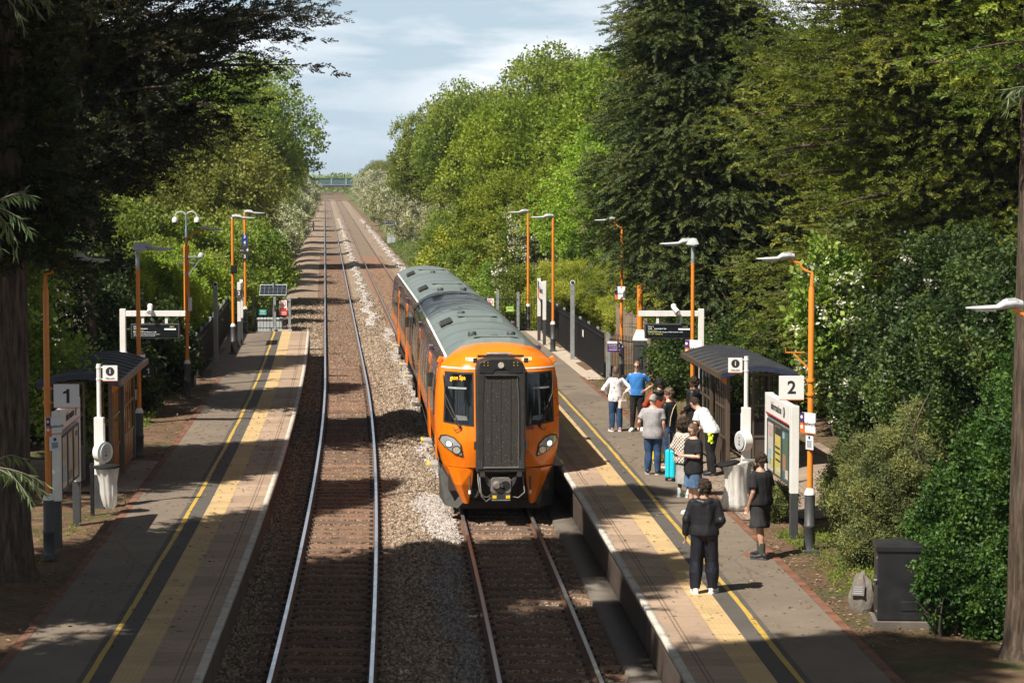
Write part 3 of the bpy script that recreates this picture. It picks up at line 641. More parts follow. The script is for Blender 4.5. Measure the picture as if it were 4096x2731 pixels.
# --- right: green conifer column, open yellow-green conifer, tall trunk at the edge
conifer('conifer_tree', 'tall dense dark green conifer behind the right departure screen', 'tree', (6.1, 78.6, .85), 18.5, 1.9, lambda t, az: 1.1 if (t < .17 and math.cos(az) < -.82) or (t < .07 and math.cos(az) < .2) else 3.9*(1-t)**.55*(.82+.18*min(1, t*5))+.3, F_LEY, PL, 1000, .24, .56, 5, None, lift=-.05, droop=.35, dead=14, fill=1)
conifer('conifer_tree', 'wide yellow green conifer with open branches above the right shelter', 'tree', (12.3, 60.5, .9), 21, 2.2, lambda t, az: 7.6*(1-t)**.32*(.82+.18*min(1, t*4)), F_YEL, PLU, 860, .22, .52, 6, None, lift=.04, droop=.22, dead=18, gaps=.15)
conifer('conifer_tree', 'dark yellow green conifer at the upper right edge of the photo', 'tree', (15.6, 69, .9), 21, 3.0, wide(6.0, 1.0), F_YEL, PLU, 300, .3, .7, 7, None, tone_b=-.12)
conifer('conifer_tree', 'conifer trunk with stringy brown bark at the right edge, beside the hedge', 'tree', (6.95, 32.4, .85), 19, 7.6, wide(2.4, .8), F_YEL, PLU, 170, .24, .42, 8, None, tr_r=.23)
# --- broadleaf trees along the line
B = {k: broad_mesh(*a[0], **a[1]) for k, a in {
 'a': ((101, 14.0, 5.6, 8.6, .40, F_B1), dict(lobes=60, per=52)),
 'b': ((102, 16.0, 5.2, 9.6, .42, F_B2), dict(lobes=64, per=50)),
 'c': ((103, 11.0, 4.6, 6.2, .34, F_B3), dict(lobes=52, per=52, bottom=.12)),
 'n': ((104, 9.0, 4.0, 4.9, .30, F_B1), dict(lobes=54, per=64, bottom=.06, T=TW)),
 'h': ((105, 6.5, 3.6, 3.0, .34, F_B3), dict(lobes=40, per=50, bottom=.03, rz=3.3, flower=.85)),
 's': ((106, 4.2, 2.6, 1.9, .26, F_B2), dict(lobes=36, per=46, bottom=.02, rz=2.2)),
}.items()}
def row(kind, label, cat, group, spots):
    for y, off, sc, rz in spots: plant({'h': 'hawthorn_bush', 's': 'shrub'}.get(kind, 'broadleaf_tree'), label, cat, group, (cx(y)+off, y, gz(off, y)-.05), B[kind], rz, sc)
# left side
row('b', 'tall bright green tree leaning over the line on the left', 'tree', 'trees along the left of the line', [(196, -6.6, 1.12, .4)])
row('c', 'olive green tree with pale spreading branches left of the line', 'tree', 'trees along the left of the line', [(141, -7.6, 1.05, 2.0)])
row('a', 'green tree in the row left of the line', 'tree', 'trees along the left of the line', [(165, -11.5, 1.0, 1.0), (228, -11, 1.1, 3.2), (124, -13.5, .9, 4.0), (112, -16.5, .85, 5.0), (270, -8, .95, 2.2), (330, -9, 1.0, .3), (148, -16, 1.0, .9)])
row('c', 'olive green tree in the row left of the line', 'tree', 'trees along the left of the line', [(118, -9.8, .75, 3.0), (178, -7.2, .8, 4.4), (250, -6.8, .8, 1.2), (400, -9, 1.0, 5), (500, -9, 1.1, 2), (620, -10, 1.1, 1)])
row('s', 'scrubby olive shrub beyond the end of the left platform', 'shrub', 'shrubs beyond the left platform', [(108, -5.6, .95, 0), (111.5, -7.6, 1.25, 1), (117, -6.2, 1.15, 2), (124, -5.4, 1.2, 3), (132, -5.8, 1.3, 4), (110, -10.5, 1.4, 5), (142, -4.9, 1.0, 2), (106.6, -8.6, .95, 3)])
row('h', 'hawthorn bush in white blossom left of the far line', 'bush', 'hawthorns along the left of the line', [(158, -5.6, .72, 0), (185, -5.2, .7, 1), (215, -5.8, .85, 2), (245, -5.0, .75, 3), (300, -5.2, .9, 4), (360, -5.2, 1.0, 5), (430, -5.2, 1.05, 1), (520, -5.4, 1.1, 2)])
# right side, offsets from the left track
row('n', 'bright leafy sycamore behind the end of the right platform', 'tree', 'trees along the right of the line', [(113, 12.6, 1.0, 0), (116, 16.8, 1.05, 1.5), (121, 9.6, .9, 3.0)])
row('a', 'bright green tree right of the line, behind the platform', 'tree', 'trees along the right of the line', [(128, 16, .95, 2), (140, 10.6, .85, 4), (156, 18, 1.0, 1), (122, 22, 1.0, 3.5), (98, 23, .95, 2.2), (90, 27, 1.0, 4.4), (104, 19.5, .85, .4)])
row('b', 'tall green tree rising over the right side of the line', 'tree', 'trees along the right of the line', [(150, 13.4, .95, 3), (182, 10.8, .93, 1), (206, 9.4, .88, 2), (172, 22, 1.0, 5), (160, 28, 1.0, 2.6), (135, 25, .95, .6)])
row('c', 'olive tree further along the right of the line', 'tree', 'trees along the right of the line', [(262, 13.5, .8, 0), (330, 14, .85, 1), (420, 14.5, .9, 2), (540, 14.5, 1.0, 4), (660, 14, 1.0, 3)])
row('h', 'hawthorn bush in white blossom right of the far line', 'bush', 'hawthorns along the right of the line', [(172, 10.2, .62, 0), (215, 10.4, .85, 1), (240, 10.0, .9, 2), (268, 9.6, .95, 3), (300, 9.6, 1.1, 4), (335, 9.4, 1.15, 5), (375, 9.4, 1.2, 0), (420, 9.6, 1.25, 2), (480, 9.6, 1.25, 3), (560, 9.8, 1.3, 1)])
row('s', 'green shrub beside the track beyond the right platform', 'shrub', 'shrubs beyond the right platform', [(112, 8.9, .8, 0), (118, 8.2, .9, 1), (127, 9.0, 1.15, 2), (138, 8.8, 1.05, 3), (150, 8.8, 1.1, 4), (190, 9.4, 1.1, 5)])
for k in B: drop(B[k])
# --- shrubs and hedges by the platforms
mass('hawthorn_bush', 'hawthorn with white blossom above the right platform end', 'bush', [((cx(116)+8.9, 116, 3.2), (1.5, 1.4, 2.6))], F_B2, TWF, 80, .3, 60, None, .9, stems=3, zmin=0)
mass('golden_shrub', 'golden yellow shrub by the track beyond the right platform', 'shrub', [((cx(150)+7.4, 150, 2.2), (1.7, 1.4, 2.1)), ((cx(150)+5.9, 151, 1.4), (1.1, 1, 1.3))], F_MOW, TWF, 90, .32, 61, None, zmin=0)
mass('clipped_hedge', 'rounded clipped golden conifer hedge behind the board fence', 'hedge', [((3.6, 102.5, 2.1), (2.4, 2.0, 1.7)), ((5.4, 97, 1.6), (1.8, 2.6, 1.6)), ((2.2, 104.5, 1.9), (1.4, 1.5, 1.8))], F_MOW, ND, 330, .22, 62, None, deep=.15, up=.5)
mass('ivy_bank', 'sunlit ivy covered bank behind the right platform shelter', 'plant', [((5.5, 72, 1.6), (1.4, 3.0, 1.5)), ((6.6, 67, 1.9), (1.5, 3.0, 1.7)), ((8.3, 64, 2.3), (1.8, 3, 2.0)), ((10.4, 62, 2.4), (2, 2.4, 2.4))], F_HED, IV, 130, .25, 63, None, stems=6)
mass('ivy_shrub', 'dark ivy covered thicket behind the information board', 'plant', [((8.6, 53.5, 2.3), (1.3, 1.6, 2.2)), ((9.6, 52, 3.6), (1.8, 1.8, 2.6)), ((11.5, 51, 3.6), (2.2, 2, 2.8)), ((9.2, 47, 2.2), (1.3, 1.6, 1.9)), ((10.6, 45, 2.6), (1.8, 2, 2.4))], F_IVY, IV, 170, .25, 64, None, .03, stems=12)
mass('flowering_shrub', 'elder with cream flower heads behind the orange lamp post', 'shrub', [((7.6, 57.5, 4.2), (.85, 1.0, 1.6)), ((8.3, 58, 3.2), (1.2, 1.2, 1.6))], F_B2, TWF, 110, .28, 65, None, .5, stems=5)
mass('cotoneaster_shrub', 'grey green twiggy cotoneaster on the bank beside the black cabinet', 'shrub', [((6.55, 40.6, 1.9), (.85, .9, 1.2)), ((6.25, 42.2, 1.7), (.75, .8, 1.2)), ((7.3, 41.6, 2.0), (.9, 1.0, 1.5)), ((6.0, 40.0, 1.2), (.5, .5, .5))], F_COT, ND, 900, .15, 66, None, stems=14)
mass('privet_hedge', 'glossy green privet hedge behind the black cabinet', 'hedge', [((6.5, 35.4, 1.85), (.62, .9, 1.3)), ((6.35, 34.55, 1.75), (.42, .38, .55)), ((6.22, 34.15, 1.6), (.44, .34, .62)), ((7.4, 36.2, 2.2), (.9, 1.2, 1.7)), ((8.2, 37.8, 2.5), (1.0, 1.4, 1.9)), ((6.95, 34.2, 1.35), (.5, .7, .75)), ((7.6, 33.6, 1.3), (.6, .6, .9)), ((7.35, 34.3, 3.0), (.6, .7, 1.5)), ((7.9, 35.5, 4.2), (.7, .9, 1.3))], F_HED, TW, 420, .14, 67, None, stems=16)
mass('small_conifer_bush', 'small dark bush at the foot of the white information board', 'shrub', [((4.98, 45.4, 1.25), (.34, .32, .34)), ((5.15, 45.8, 1.2), (.3, .3, .3))], F_COT, ND, 1500, .12, 68, None, stems=5)
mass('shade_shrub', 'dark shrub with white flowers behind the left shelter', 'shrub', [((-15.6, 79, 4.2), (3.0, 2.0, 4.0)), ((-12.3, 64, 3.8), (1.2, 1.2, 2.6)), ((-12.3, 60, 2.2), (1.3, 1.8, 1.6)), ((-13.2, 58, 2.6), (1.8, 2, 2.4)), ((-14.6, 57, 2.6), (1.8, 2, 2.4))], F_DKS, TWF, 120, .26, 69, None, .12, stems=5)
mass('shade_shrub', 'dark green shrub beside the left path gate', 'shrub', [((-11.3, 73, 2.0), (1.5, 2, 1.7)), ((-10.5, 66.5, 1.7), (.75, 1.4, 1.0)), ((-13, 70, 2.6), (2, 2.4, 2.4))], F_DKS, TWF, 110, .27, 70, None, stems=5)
mass('lime_shrub', 'light green leafy sapling beside the bare trunk on the left', 'shrub', [((-9.9, 50.5, 4.0), (.8, .9, 2.2)), ((-9.3, 51, 2.7), (.75, .8, 1.2)), ((-9.9, 50.3, 6.0), (.7, .8, 1.2))], F_B2, TWF, 38, .22, 71, None, deep=.8, stems=1)
mass('lime_shrub', 'bright green shrub behind the left fence', 'shrub', [((cx(92)-6.6, 92, 2.2), (1.4, 2.6, 1.9)), ((cx(99)-6.4, 99, 2.4), (1.3, 2.6, 2.0)), ((cx(84)-6.8, 84, 2.4), (1.5, 2.6, 2.2)), ((cx(104)-6, 105, 1.8), (1.2, 1.6, 1.8))], F_B1, TW, 110, .26, 72, None, stems=6, zmin=.3)
mass('ivy_shrub', 'dark leafy thicket rising above the privet hedge at the right edge', 'plant', [((7.9, 40.5, 4.3), (.9, 1.4, 1.6)), ((8.4, 38.5, 4.9), (.9, 1.3, 1.5)), ((7.6, 43.5, 3.6), (.9, 1.2, 1.5))], F_IVY, IV, 260, .2, 77, None, stems=4)
# willow sprays hanging into the picture close to the camera
def spray(loc, d, n, ln, seed, label):
    rs = np.random.default_rng(seed); t = thing('willow_branch', loc, label, 'branch', 'willow branches by the footbridge'); mb = MB(); Q = []; d = Vector(d)
    for k in range(n):
        e = (d+Vector(rs.normal(size=3)*.35)); pts = [Vector((0, 0, 0))]
        for j in range(6): e = (e+Vector((0, 0, -.22))+Vector(rs.normal(size=3)*.08)).normalized(); pts.append(pts[-1]+e*ln/6)
        mb.tube(pts, [.006*(1-.12*j) for j in range(7)], BARK_G, 5, False)
        m = 22; tt = rs.random(m)*5.9; P = np.array([pts[int(a)].lerp(pts[int(a)+1], a % 1) for a in tt])
        D = np.tile(np.array(e), (m, 1))+rs.normal(size=(m, 3))*.5+np.array([0, 0, -.5]); Q.append(leaves(P, D, rs.normal(size=(m, 3)), .11+.05*rs.random(m), np.full(m, .02)))
    q = np.concatenate(Q); foliage('leaves', [(q, rs.random(len(q)))], [WILLOW], t); mb.build('twig', t, recalc=False)
spray((-4.75, 22, 9.15), (1, 0, .25), 7, .62, 1, 'willow branch hanging at the left edge, upper of three')
spray((-4.78, 22, 7.15), (1, 0, .2), 6, .5, 2, 'willow branch hanging at the left edge, middle of three')
spray((-4.80, 22, 4.75), (1, 0, .2), 6, .6, 3, 'willow branch hanging at the left edge, lowest of three')
spray((4.85, 22, 8.2), (-1, 0, .2), 4, .42, 4, 'willow branch hanging at the right edge of the photo')
# grass and weeds on the verges
def tufts(name, n, fo, y0, y1, size, seed, F=F_GRASS, z=None):
    rs = np.random.default_rng(seed); y = y0+(y1-y0)*rs.random(n); o = fo(rs, n, y); x = np.interp(y, np.arange(0, 800.), [cx(t) for t in range(800)])+o
    zz = np.array([gz(a, b) for a, b in zip(o, y)]) if z is None else np.full(n, z)
    k = np.sin(x*1.9+y*.7)+np.sin(y*1.3-x*.8)+rs.normal(size=n)*.5 > -.1; P = np.stack([x, y, zz], 1)[k]; m = len(P)
    q, t = spread(ND, P, unit(rs.normal(size=(m, 3))*.35+np.array([0, 0, 1])), size*(.6+.8*rs.random(m)), rs, 3, .15)
    o_ = foliage(name, [(q, t)], [F]); o_['kind'] = 'stuff'; return o_
tufts('verge_grass', 5200, lambda r, n, y: 6.5+r.random(n)**1.5*2.6, 102.5, 300, .42, 81)
tufts('verge_grass', 4200, lambda r, n, y: -3.5-r.random(n)**1.4*2.2, 102.5, 200, .42, 82)
def litter(n, f, y0, y1, seed):
    rs = np.random.default_rng(seed); y = y0+(y1-y0)*rs.random(n); o = f(rs, n); x = np.interp(y, np.arange(0, 800.), [cx(t) for t in range(800)])+o
    z = np.array([PZ+.012 if (-4.15 < a < -1.4 or 4.9 < a < 7.64) else gz(a, b)+.03 for a, b in zip(o, y)])
    D = rs.normal(size=(n, 3))*np.array([1, 1, .12]); q = leaves(np.stack([x, y, z], 1), D, rs.normal(size=(n, 3))*.3+np.array([0, 0, 1]), .05+.06*rs.random(n), .02+.02*rs.random(n))
    o_ = foliage('leaf_litter', [(q, rs.random(n))], [leaf_mat('dead_leaf', (.06, .035, .02), (.14, .085, .05), (.24, .16, .10), (.36, .27, .18), trans=.1)]); o_['kind'] = 'stuff'
litter(6000, lambda r, n: 7.7+r.random(n)**1.3*4, 33, 78, 91)
litter(4000, lambda r, n: -4.15-r.random(n)**1.3*4, 33, 78, 92)
litter(700, lambda r, n: 5.0+r.random(n)*2.7, 33, 70, 93)
litter(900, lambda r, n: -4.1+r.random(n)*2.5, 33, 70, 94)
tufts('weeds', 1300, lambda r, n, y: 8.1+r.random(n)*1.4, 36, 44, .13, 83, F_B2)
tufts('weeds', 700, lambda r, n, y: -5.2-r.random(n)*1.6, 56, 74, .2, 84, F_B2)
tufts('weeds', 600, lambda r, n, y: 8.0+r.random(n)*1.8, 57, 78, .18, 85, F_B2)
tufts('weeds', 200, lambda r, n, y: -4.5-r.random(n)*2.6, 33, 48, .13, 86, F_B2)

def wood():
    rs = np.random.default_rng(90); n = 16000; x = rs.uniform(-420, 330, n); y = 980+rs.random(n)*160; hh = 3.2+1*np.sin(x*.05)+2*np.sin(x*.17+2)
    P = np.stack([x, y, gz(50, 200)+hh*rs.random(n)**.7], 1); q, t = spread(TWF, P, unit(rs.normal(size=(n, 3))), 2.2*(.7+.6*rs.random(n)), rs, 3, .15)
    o = foliage('distant_wood', [(q, t)], [F_B2]); o['kind'] = 'stuff'
wood()
# ---------------- the train ----------------
OR = mat('train_orange', (.80, .185, .004), .3, 0, .05, 1.5, 0, .4, .3, dirt=(.34, .10, .015), dirt_amt=.35)
def specks(m):
    N, L = m.node_tree.nodes, m.node_tree.links; b = N['Principled BSDF']; src = b.inputs['Base Color'].links[0].from_socket; o = N.new('ShaderNodeTexCoord').outputs['Object']
    sx = N.new('ShaderNodeSeparateXYZ'); L.new(o, sx.inputs[0]); low = ramp(N, L, sx.outputs[2], (0.0, (.9,)), (1.0, (.0,))); mr = N.new('ShaderNodeMapRange'); mr.inputs[1].default_value = .3; mr.inputs[2].default_value = 2.2; mr.inputs[3].default_value = .75; mr.inputs[4].default_value = .12; L.new(sx.outputs[2], mr.inputs[0])
    f = mixc(N, L, 1, ramp(N, L, noise(N, L, o, 75, 2, .6), (.60, (0,)), (.68, (1,))), mr.outputs[0], 'MULTIPLY'); L.new(mixc(N, L, f, src, (.10, .045, .012)), b.inputs['Base Color'])
specks(OR)
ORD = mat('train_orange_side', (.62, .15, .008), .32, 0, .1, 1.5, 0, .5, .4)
PUR = mat('train_purple', (.075, .032, .06), .25, 0, .12, 2, 0, .5, .5)
RFG = mat('train_roof', (.12, .15, .142), .42, .0, .12, 1.1, .0, .5, 0, dirt=(.07, .085, .08), dirt_amt=.6)
RFD = mat('train_roof_dark', (.045, .055, .055), .5, 0, .15, 3)
WHT = mat('white_paint', (.72, .71, .69), .4, 0, .06, 3)
BLK = mat('black_rubber', (.022, .020, .018), .6, 0, .2, 5, dirt=(.07, .06, .05), dirt_amt=.5)
GLS = mat('dark_glass', (.006, .008, .009), .06, 0, .1, 3, 0, .7)
GLS2 = mat('coach_glass', (.010, .010, .010), .08, 0, .1, 2, 0, .7)
UND = mat('underframe', (.035, .028, .023), .8, 0, .3, 4, .4)
MET = mat('bare_metal', (.42, .42, .42), .38, .8, .15, 6)
DSTEEL = mat('dark_steel', (.10, .095, .09), .5, .6, .25, 8)
YLB = mat('warning_yellow', (.75, .48, .02), .5, 0, .1, 5)
def speck_mat():
    m, N, L, b = new_mat('gangway_panel'); o = N.new('ShaderNodeTexCoord').outputs['Object']
    v = N.new('ShaderNodeTexVoronoi'); v.inputs['Scale'].default_value = 42; L.new(o, v.inputs['Vector'])
    sp = N.new('ShaderNodeSeparateXYZ'); L.new(v.outputs['Color'], sp.inputs[0])
    big = ramp(N, L, sp.outputs[0], (.90, (0,)), (.92, (1,))); near = ramp(N, L, v.outputs['Distance'], (.22, (1,)), (.34, (0,)))
    f = mixc(N, L, 1, big, near, 'MULTIPLY')
    c = mixc(N, L, f, ramp(N, L, noise(N, L, o, 30, 5, .8), (.35, (.012, .011, .010)), (.75, (.055, .047, .038))), (.34, .29, .21))
    L.new(c, b.inputs['Base Color']); b.inputs['Roughness'].default_value = .75; return m
SPECK = speck_mat()
def emit(name, col, s):
    if name in _m: return _m[name]
    m, N, L, b = new_mat(name); b.inputs['Base Color'].default_value = (*col, 1); b.inputs['Emission Color'].default_value = (*col, 1); b.inputs['Emission Strength'].default_value = s; _m[name] = m; return m
# nose rows: height, half width, depth of the front face behind the gangway face, sweep back to the side
NR = np.array([(1.10, 1.215, .40, .62), (1.35, 1.285, .33, .70), (1.55, 1.325, .30, .74), (1.75, 1.345, .30, .76), (2.02, 1.352, .36, .72), (2.5, 1.345, .42, .68), (3.0, 1.305, .50, .62),
               (3.20, 1.265, .54, .60), (3.28, 1.24, .57, .60), (3.42, 1.13, .70, .58), (3.54, .98, .88, .58), (3.64, .80, 1.10, .58), (3.71, .56, 1.36, .55), (3.745, .30, 1.62, .5), (3.76, .001, 1.8, .4)])
def nrow(z): return [np.interp(z, NR[:, 0], NR[:, k]) for k in (1, 2, 3)]
def nose(x, z, out=0.0):
    xs, y0, dd = nrow(z); s = min(1.0, max(0, abs(x)-.42)/max(.05, xs-.42)) if xs > .5 else min(1, abs(x)/xs)
    y = y0+dd*s**2.7
    n = Vector((math.copysign(.55*s, x), -1, .12)).normalized()
    return Vector((x, y, z))+n*out
def patch(mb, quad, out, m, nu=8, nv=8, f=nose):
    (a, b, c, d) = [Vector((*p, 0)) for p in quad]; vs = []
    for j in range(nv+1):
        for i in range(nu+1):
            p = a.lerp(b, i/nu).lerp(d.lerp(c, i/nu), j/nv); vs.append(f(p.x, p.y, out))
    mb.add(vs, [(j*(nu+1)+i, j*(nu+1)+i+1, (j+1)*(nu+1)+i+1, (j+1)*(nu+1)+i) for j in range(nv) for i in range(nu)], m, True)
def blob(mb, pts, out, m, f=nose, rings=4):
    c = Vector((sum(p[0] for p in pts)/len(pts), sum(p[1] for p in pts)/len(pts), 0)); n = len(pts); vs = [f(c.x, c.y, out)]
    for r in range(1, rings+1):
        for p in pts: q = c.lerp(Vector((*p, 0)), r/rings); vs.append(f(q.x, q.y, out))
    fs = [(0, 1+i, 1+(i+1) % n) for i in range(n)]+[(1+r*n+i, 1+r*n+(i+1) % n, 1+(r+1)*n+(i+1) % n, 1+(r+1)*n+i) for r in range(rings-1) for i in range(n)]
    mb.add(vs, fs, m, True)
def side_x(z): return np.interp(z, [.95, 1.10, 1.55, 1.75, 2.02, 2.5, 3.0, 3.2, 3.28, 3.42], [1.30, 1.325, 1.34, 1.345, 1.352, 1.345, 1.305, 1.265, 1.24, 1.13])
ty = 51.75
train = thing('train', (cx(ty)+TR+.05, ty, 0), 'orange two car passenger train with black front gangway, stopped at the right platform', 'train', None, .0655)
CARL = 23.3
def car(front, y0, rot):
    """body shell; local y runs back from the cab"""
    mb = MB(); L_ = CARL
    zs = list(NR[:, 0]); cols = []
    sN = [0, .15, .3, .45, .58, .7, .8, .88, .95, 1.0]
    tail = [2.4, 4, 8, 12, 16, 20, L_] if front else [0, 4, 8, 12, 16, 20, L_]
    for sgn in (-1, 1):
        rows = []
        for z in zs:
            xs, yy, dd = nrow(z); r = []
            if front:
                for s in sN:
                    x = (s/.3*.42 if s <= .3 else .42+(s-.3)/.7*(xs-.42)) if xs > .5 else s*xs
                    q = nose(sgn*x, z); r.append(q)
            for t in tail: r.append(Vector((sgn*xs, t, z)))
            rows.append(r)
        for j in range(len(zs)-1):
            for i in range(len(rows[0])-1):
                q = [rows[j][i], rows[j][i+1], rows[j+1][i+1], rows[j+1][i]]
                yc = sum(p.y for p in q)/4; zc = (zs[j]+zs[j+1])/2
                if front and i < len(sN)-1: m_ = OR
                elif front and i == len(sN)-1 and zc < 3.45: m_ = OR
                elif zc > 3.42: m_ = RFG
                elif zc > 3.0: m_ = PUR
                elif zc < 1.9: m_ = ORD
                else: m_ = PUR
                mb.add(q, [(0, 1, 2, 3)], m_, True)
    if not front:
        mb.add([(0, 0, 1.1), (-1.215, 0, 1.1), (-1.345, 0, 1.75), (-1.305, 0, 3), (-1.13, 0, 3.42), (-.56, 0, 3.71), (.56, 0, 3.71), (1.13, 0, 3.42), (1.305, 0, 3), (1.345, 0, 1.75), (1.215, 0, 1.1)], [tuple(range(11))], ORD)
    mb.add([(0, L_, 1.1), (-1.215, L_, 1.1), (-1.345, L_, 1.75), (-1.305, L_, 3), (-1.13, L_, 3.42), (-.56, L_, 3.71), (.56, L_, 3.71), (1.13, L_, 3.42), (1.305, L_, 3), (1.345, L_, 1.75), (1.215, L_, 1.1)], [tuple(range(11))], ORD)
    # roof edge over the cab
    b = mb.build('car_body', train, (0, y0, 0)); b.rotation_euler = (0, 0, rot)
    bm_ = bmesh.new(); bm_.from_mesh(b.data); bmesh.ops.remove_doubles(bm_, verts=bm_.verts, dist=.004); bmesh.ops.recalc_face_normals(bm_, faces=bm_.faces); bm_.to_mesh(b.data); bm_.free()
    def sub(name, mb2, bevel=0): return mb2.build(name, b, None, bevel)
    # white cantrail line, skirts, doors, windows
    for sg in (-1, 1):
        q = MB(); q.add([(sg*1.137, 1.5 if front else .05, 3.415), (sg*1.137, L_-.05, 3.415), (sg*1.10, L_-.05, 3.452), (sg*1.10, 1.5 if front else .05, 3.452)], [(0, 1, 2, 3)], WHT); sub('roof_line', q)
        q = MB(); q.add([(sg*1.29, 1.6, 1.12), (sg*1.29, L_-.3, 1.12), (sg*1.22, L_-.3, .78), (sg*1.22, 1.6, .78)], [(0, 1, 2, 3)], UND); sub('side_skirt', q)
        def pane(nm, a, c, z0, z1, m, out, lab=None):
            n = 5; zz = np.linspace(z0, z1, n); vs = [(sg*(side_x(z)+out), yy, z) for z in zz for yy in (a, c)]
            vs += [(sg*(side_x(z)-.02), yy, z) for z in zz for yy in (a, c)]; k = 2*n
            fs = [(2*i, 2*i+1, 2*i+3, 2*i+2) for i in range(n-1)]+[(2*i, 2*i+2, k+2*i+2, k+2*i) for i in range(n-1)]+[(2*i+1, k+2*i+1, k+2*i+3, 2*i+3) for i in range(n-1)]+[(0, k, k+1, 1), (k-2, k-1, 2*k-1, 2*k-2)]
            q = MB(); q.add(vs, fs, m); return sub(nm, q)
        off = 0 if front else -1.2
        for dy in (6.4, 15.6):
            for e in (0, .68): pane('door', dy+e+off, dy+e+off+.66, 1.13, 3.1, OR, .018)
            for e in (0, .68): pane('door_window', dy+e+off+.14, dy+e+off+.52, 1.75, 2.9, GLS2, .026)
        for wy in (3.0, 4.6, 8.2, 9.9, 11.6, 13.3, 17.4, 19.1, 20.8): pane('window', wy+off, wy+off+1.45, 2.0, 2.92, GLS2, .014)
        if front: pane('door', 1.95, 2.55, 1.13, 3.1, OR, .012); pane('door_window', 2.05, 2.45, 2.1, 2.9, GLS2, .02)
        for k in range(2): q = MB(); q.box((sg*1.30, (6.5, 15.7)[k]+off, 3.3), (.1, .5, .10), PUR); sub('door_light', q, .02)
        q = MB(); q.box((sg*1.38, 5.6+off, 2.6), (.09, .12, .34), BLK); sub('camera_pod', q, .02)
        for k in (2.2, 7.1, 16.3):
            q = MB(); q.box((sg*1.38, k, .98), (.28, .75, .045), mat('step_grey', (.30, .28, .25), .7)); q.box((sg*1.505, k, .985), (.05, .75, .05), YLB); sub('footstep', q)
    # roof furniture
    def hood(y, ln, w=.62, h=.10):
        q = MB(); pr = []
        for x in (-1.02, -.62, -.3, .3, .62, 1.02): pr.append((x, np.interp(abs(x), [0, .3, .56, .8, .98, 1.13], [3.757, 3.745, 3.71, 3.64, 3.54, 3.42])+(h if abs(x) < .9 else .004)))
        n = len(pr); q.add([(x, y, z-.0) for x, z in pr]+[(x, y+ln, z) for x, z in pr]+[(x, y-.18, z-h-.05) for x, z in pr], [(i, i+1, n+i+1, n+i) for i in range(n-1)]+[(i+1, i, 2*n+i, 2*n+i+1) for i in range(n-1)], RFG)
        q.quad((-.5, y+.03, 3.757+h), (.5, y+.03, 3.757+h), (.5, y+ln*.9, 3.757+h), (-.5, y+ln*.9, 3.757+h), RFG); return sub('roof_hood', q)
    if front: hood(1.75, .62)
    for y in ((9.6,) if front else (4.5, 16.5)):
        hood(y, 1.5)
        q = MB(); q.box((-.82, y+.35, 3.70), (.34, .9, .06), DSTEEL, rot=Matrix.Rotation(-.42, 3, 'Y'))
        for k in range(6): q.box((-.82, y+.02+k*.14, 3.74), (.28, .04, .02), RFD, rot=Matrix.Rotation(-.42, 3, 'Y'))
        sub('roof_vent', q)
    for y in np.arange(3.2, 23, 2.85):
        q = MB(); zz = [(x, np.interp(abs(x), [.05, .3, .56, .8, .98, 1.12], [3.762, 3.747, 3.712, 3.642, 3.542, 3.425])+.004) for x in (-1.12, -.98, -.8, -.56, -.3, 0, .3, .56, .8, .98, 1.12)]
        n = len(zz); q.add([(x, y, z) for x, z in zz]+[(x, y+.03, z+.003) for x, z in zz], [(i, i+1, n+i+1, n+i) for i in range(n-1)], RFD); sub('roof_seam', q)
    for x, y in ((-.42, 4.1), (.48, 4.0), (.02, 2.9), (-.3, 12.5)) if front else ((-.35, 2.2), (.4, 2.3), (0, 16)):
        q = MB(); q.lathe([(.10, 3.70), (.10, 3.80), (.085, 3.83), (.0, 3.835)], RFD, 14, (x, y, 0)); sub('roof_aerial', q)
    # underframe and bogies
    q = MB(); q.box((0, L_/2, .83), (2.2, L_-1.6, .56), UND); sub('underframe', q)
    for by in (3.6, L_-3.6):
        q = MB()
        for sg in (-1, 1):
            q.box((sg*1.05, by, .55), (.16, 3.0, .22), UND); q.box((sg*1.08, by, .78), (.2, .5, .4), UND)
            for a in (-1.3, 1.3):
                q.cyl((sg*.69, by+a, .42), (sg*.83, by+a, .42), .42, DSTEEL, 24); q.cyl((sg*.98, by+a, .42), (sg*1.16, by+a, .42), .14, UND, 12)
                q.box((sg*1.1, by+a*1.02, .68), (.14, .2, .3), UND)
        sub('bogie', q)
    return b
c1 = car(True, 0, 0); c2 = car(False, CARL+.45, .0105)
q = MB(); q.box((0, CARL+.2, 2.2), (1.15, .62, 2.3), BLK)
for k in range(4): q.box((0, CARL+k*.14, 2.2), (1.3, .05, 2.45), BLK)
q.build('connecting_gangway', train, None, .02)
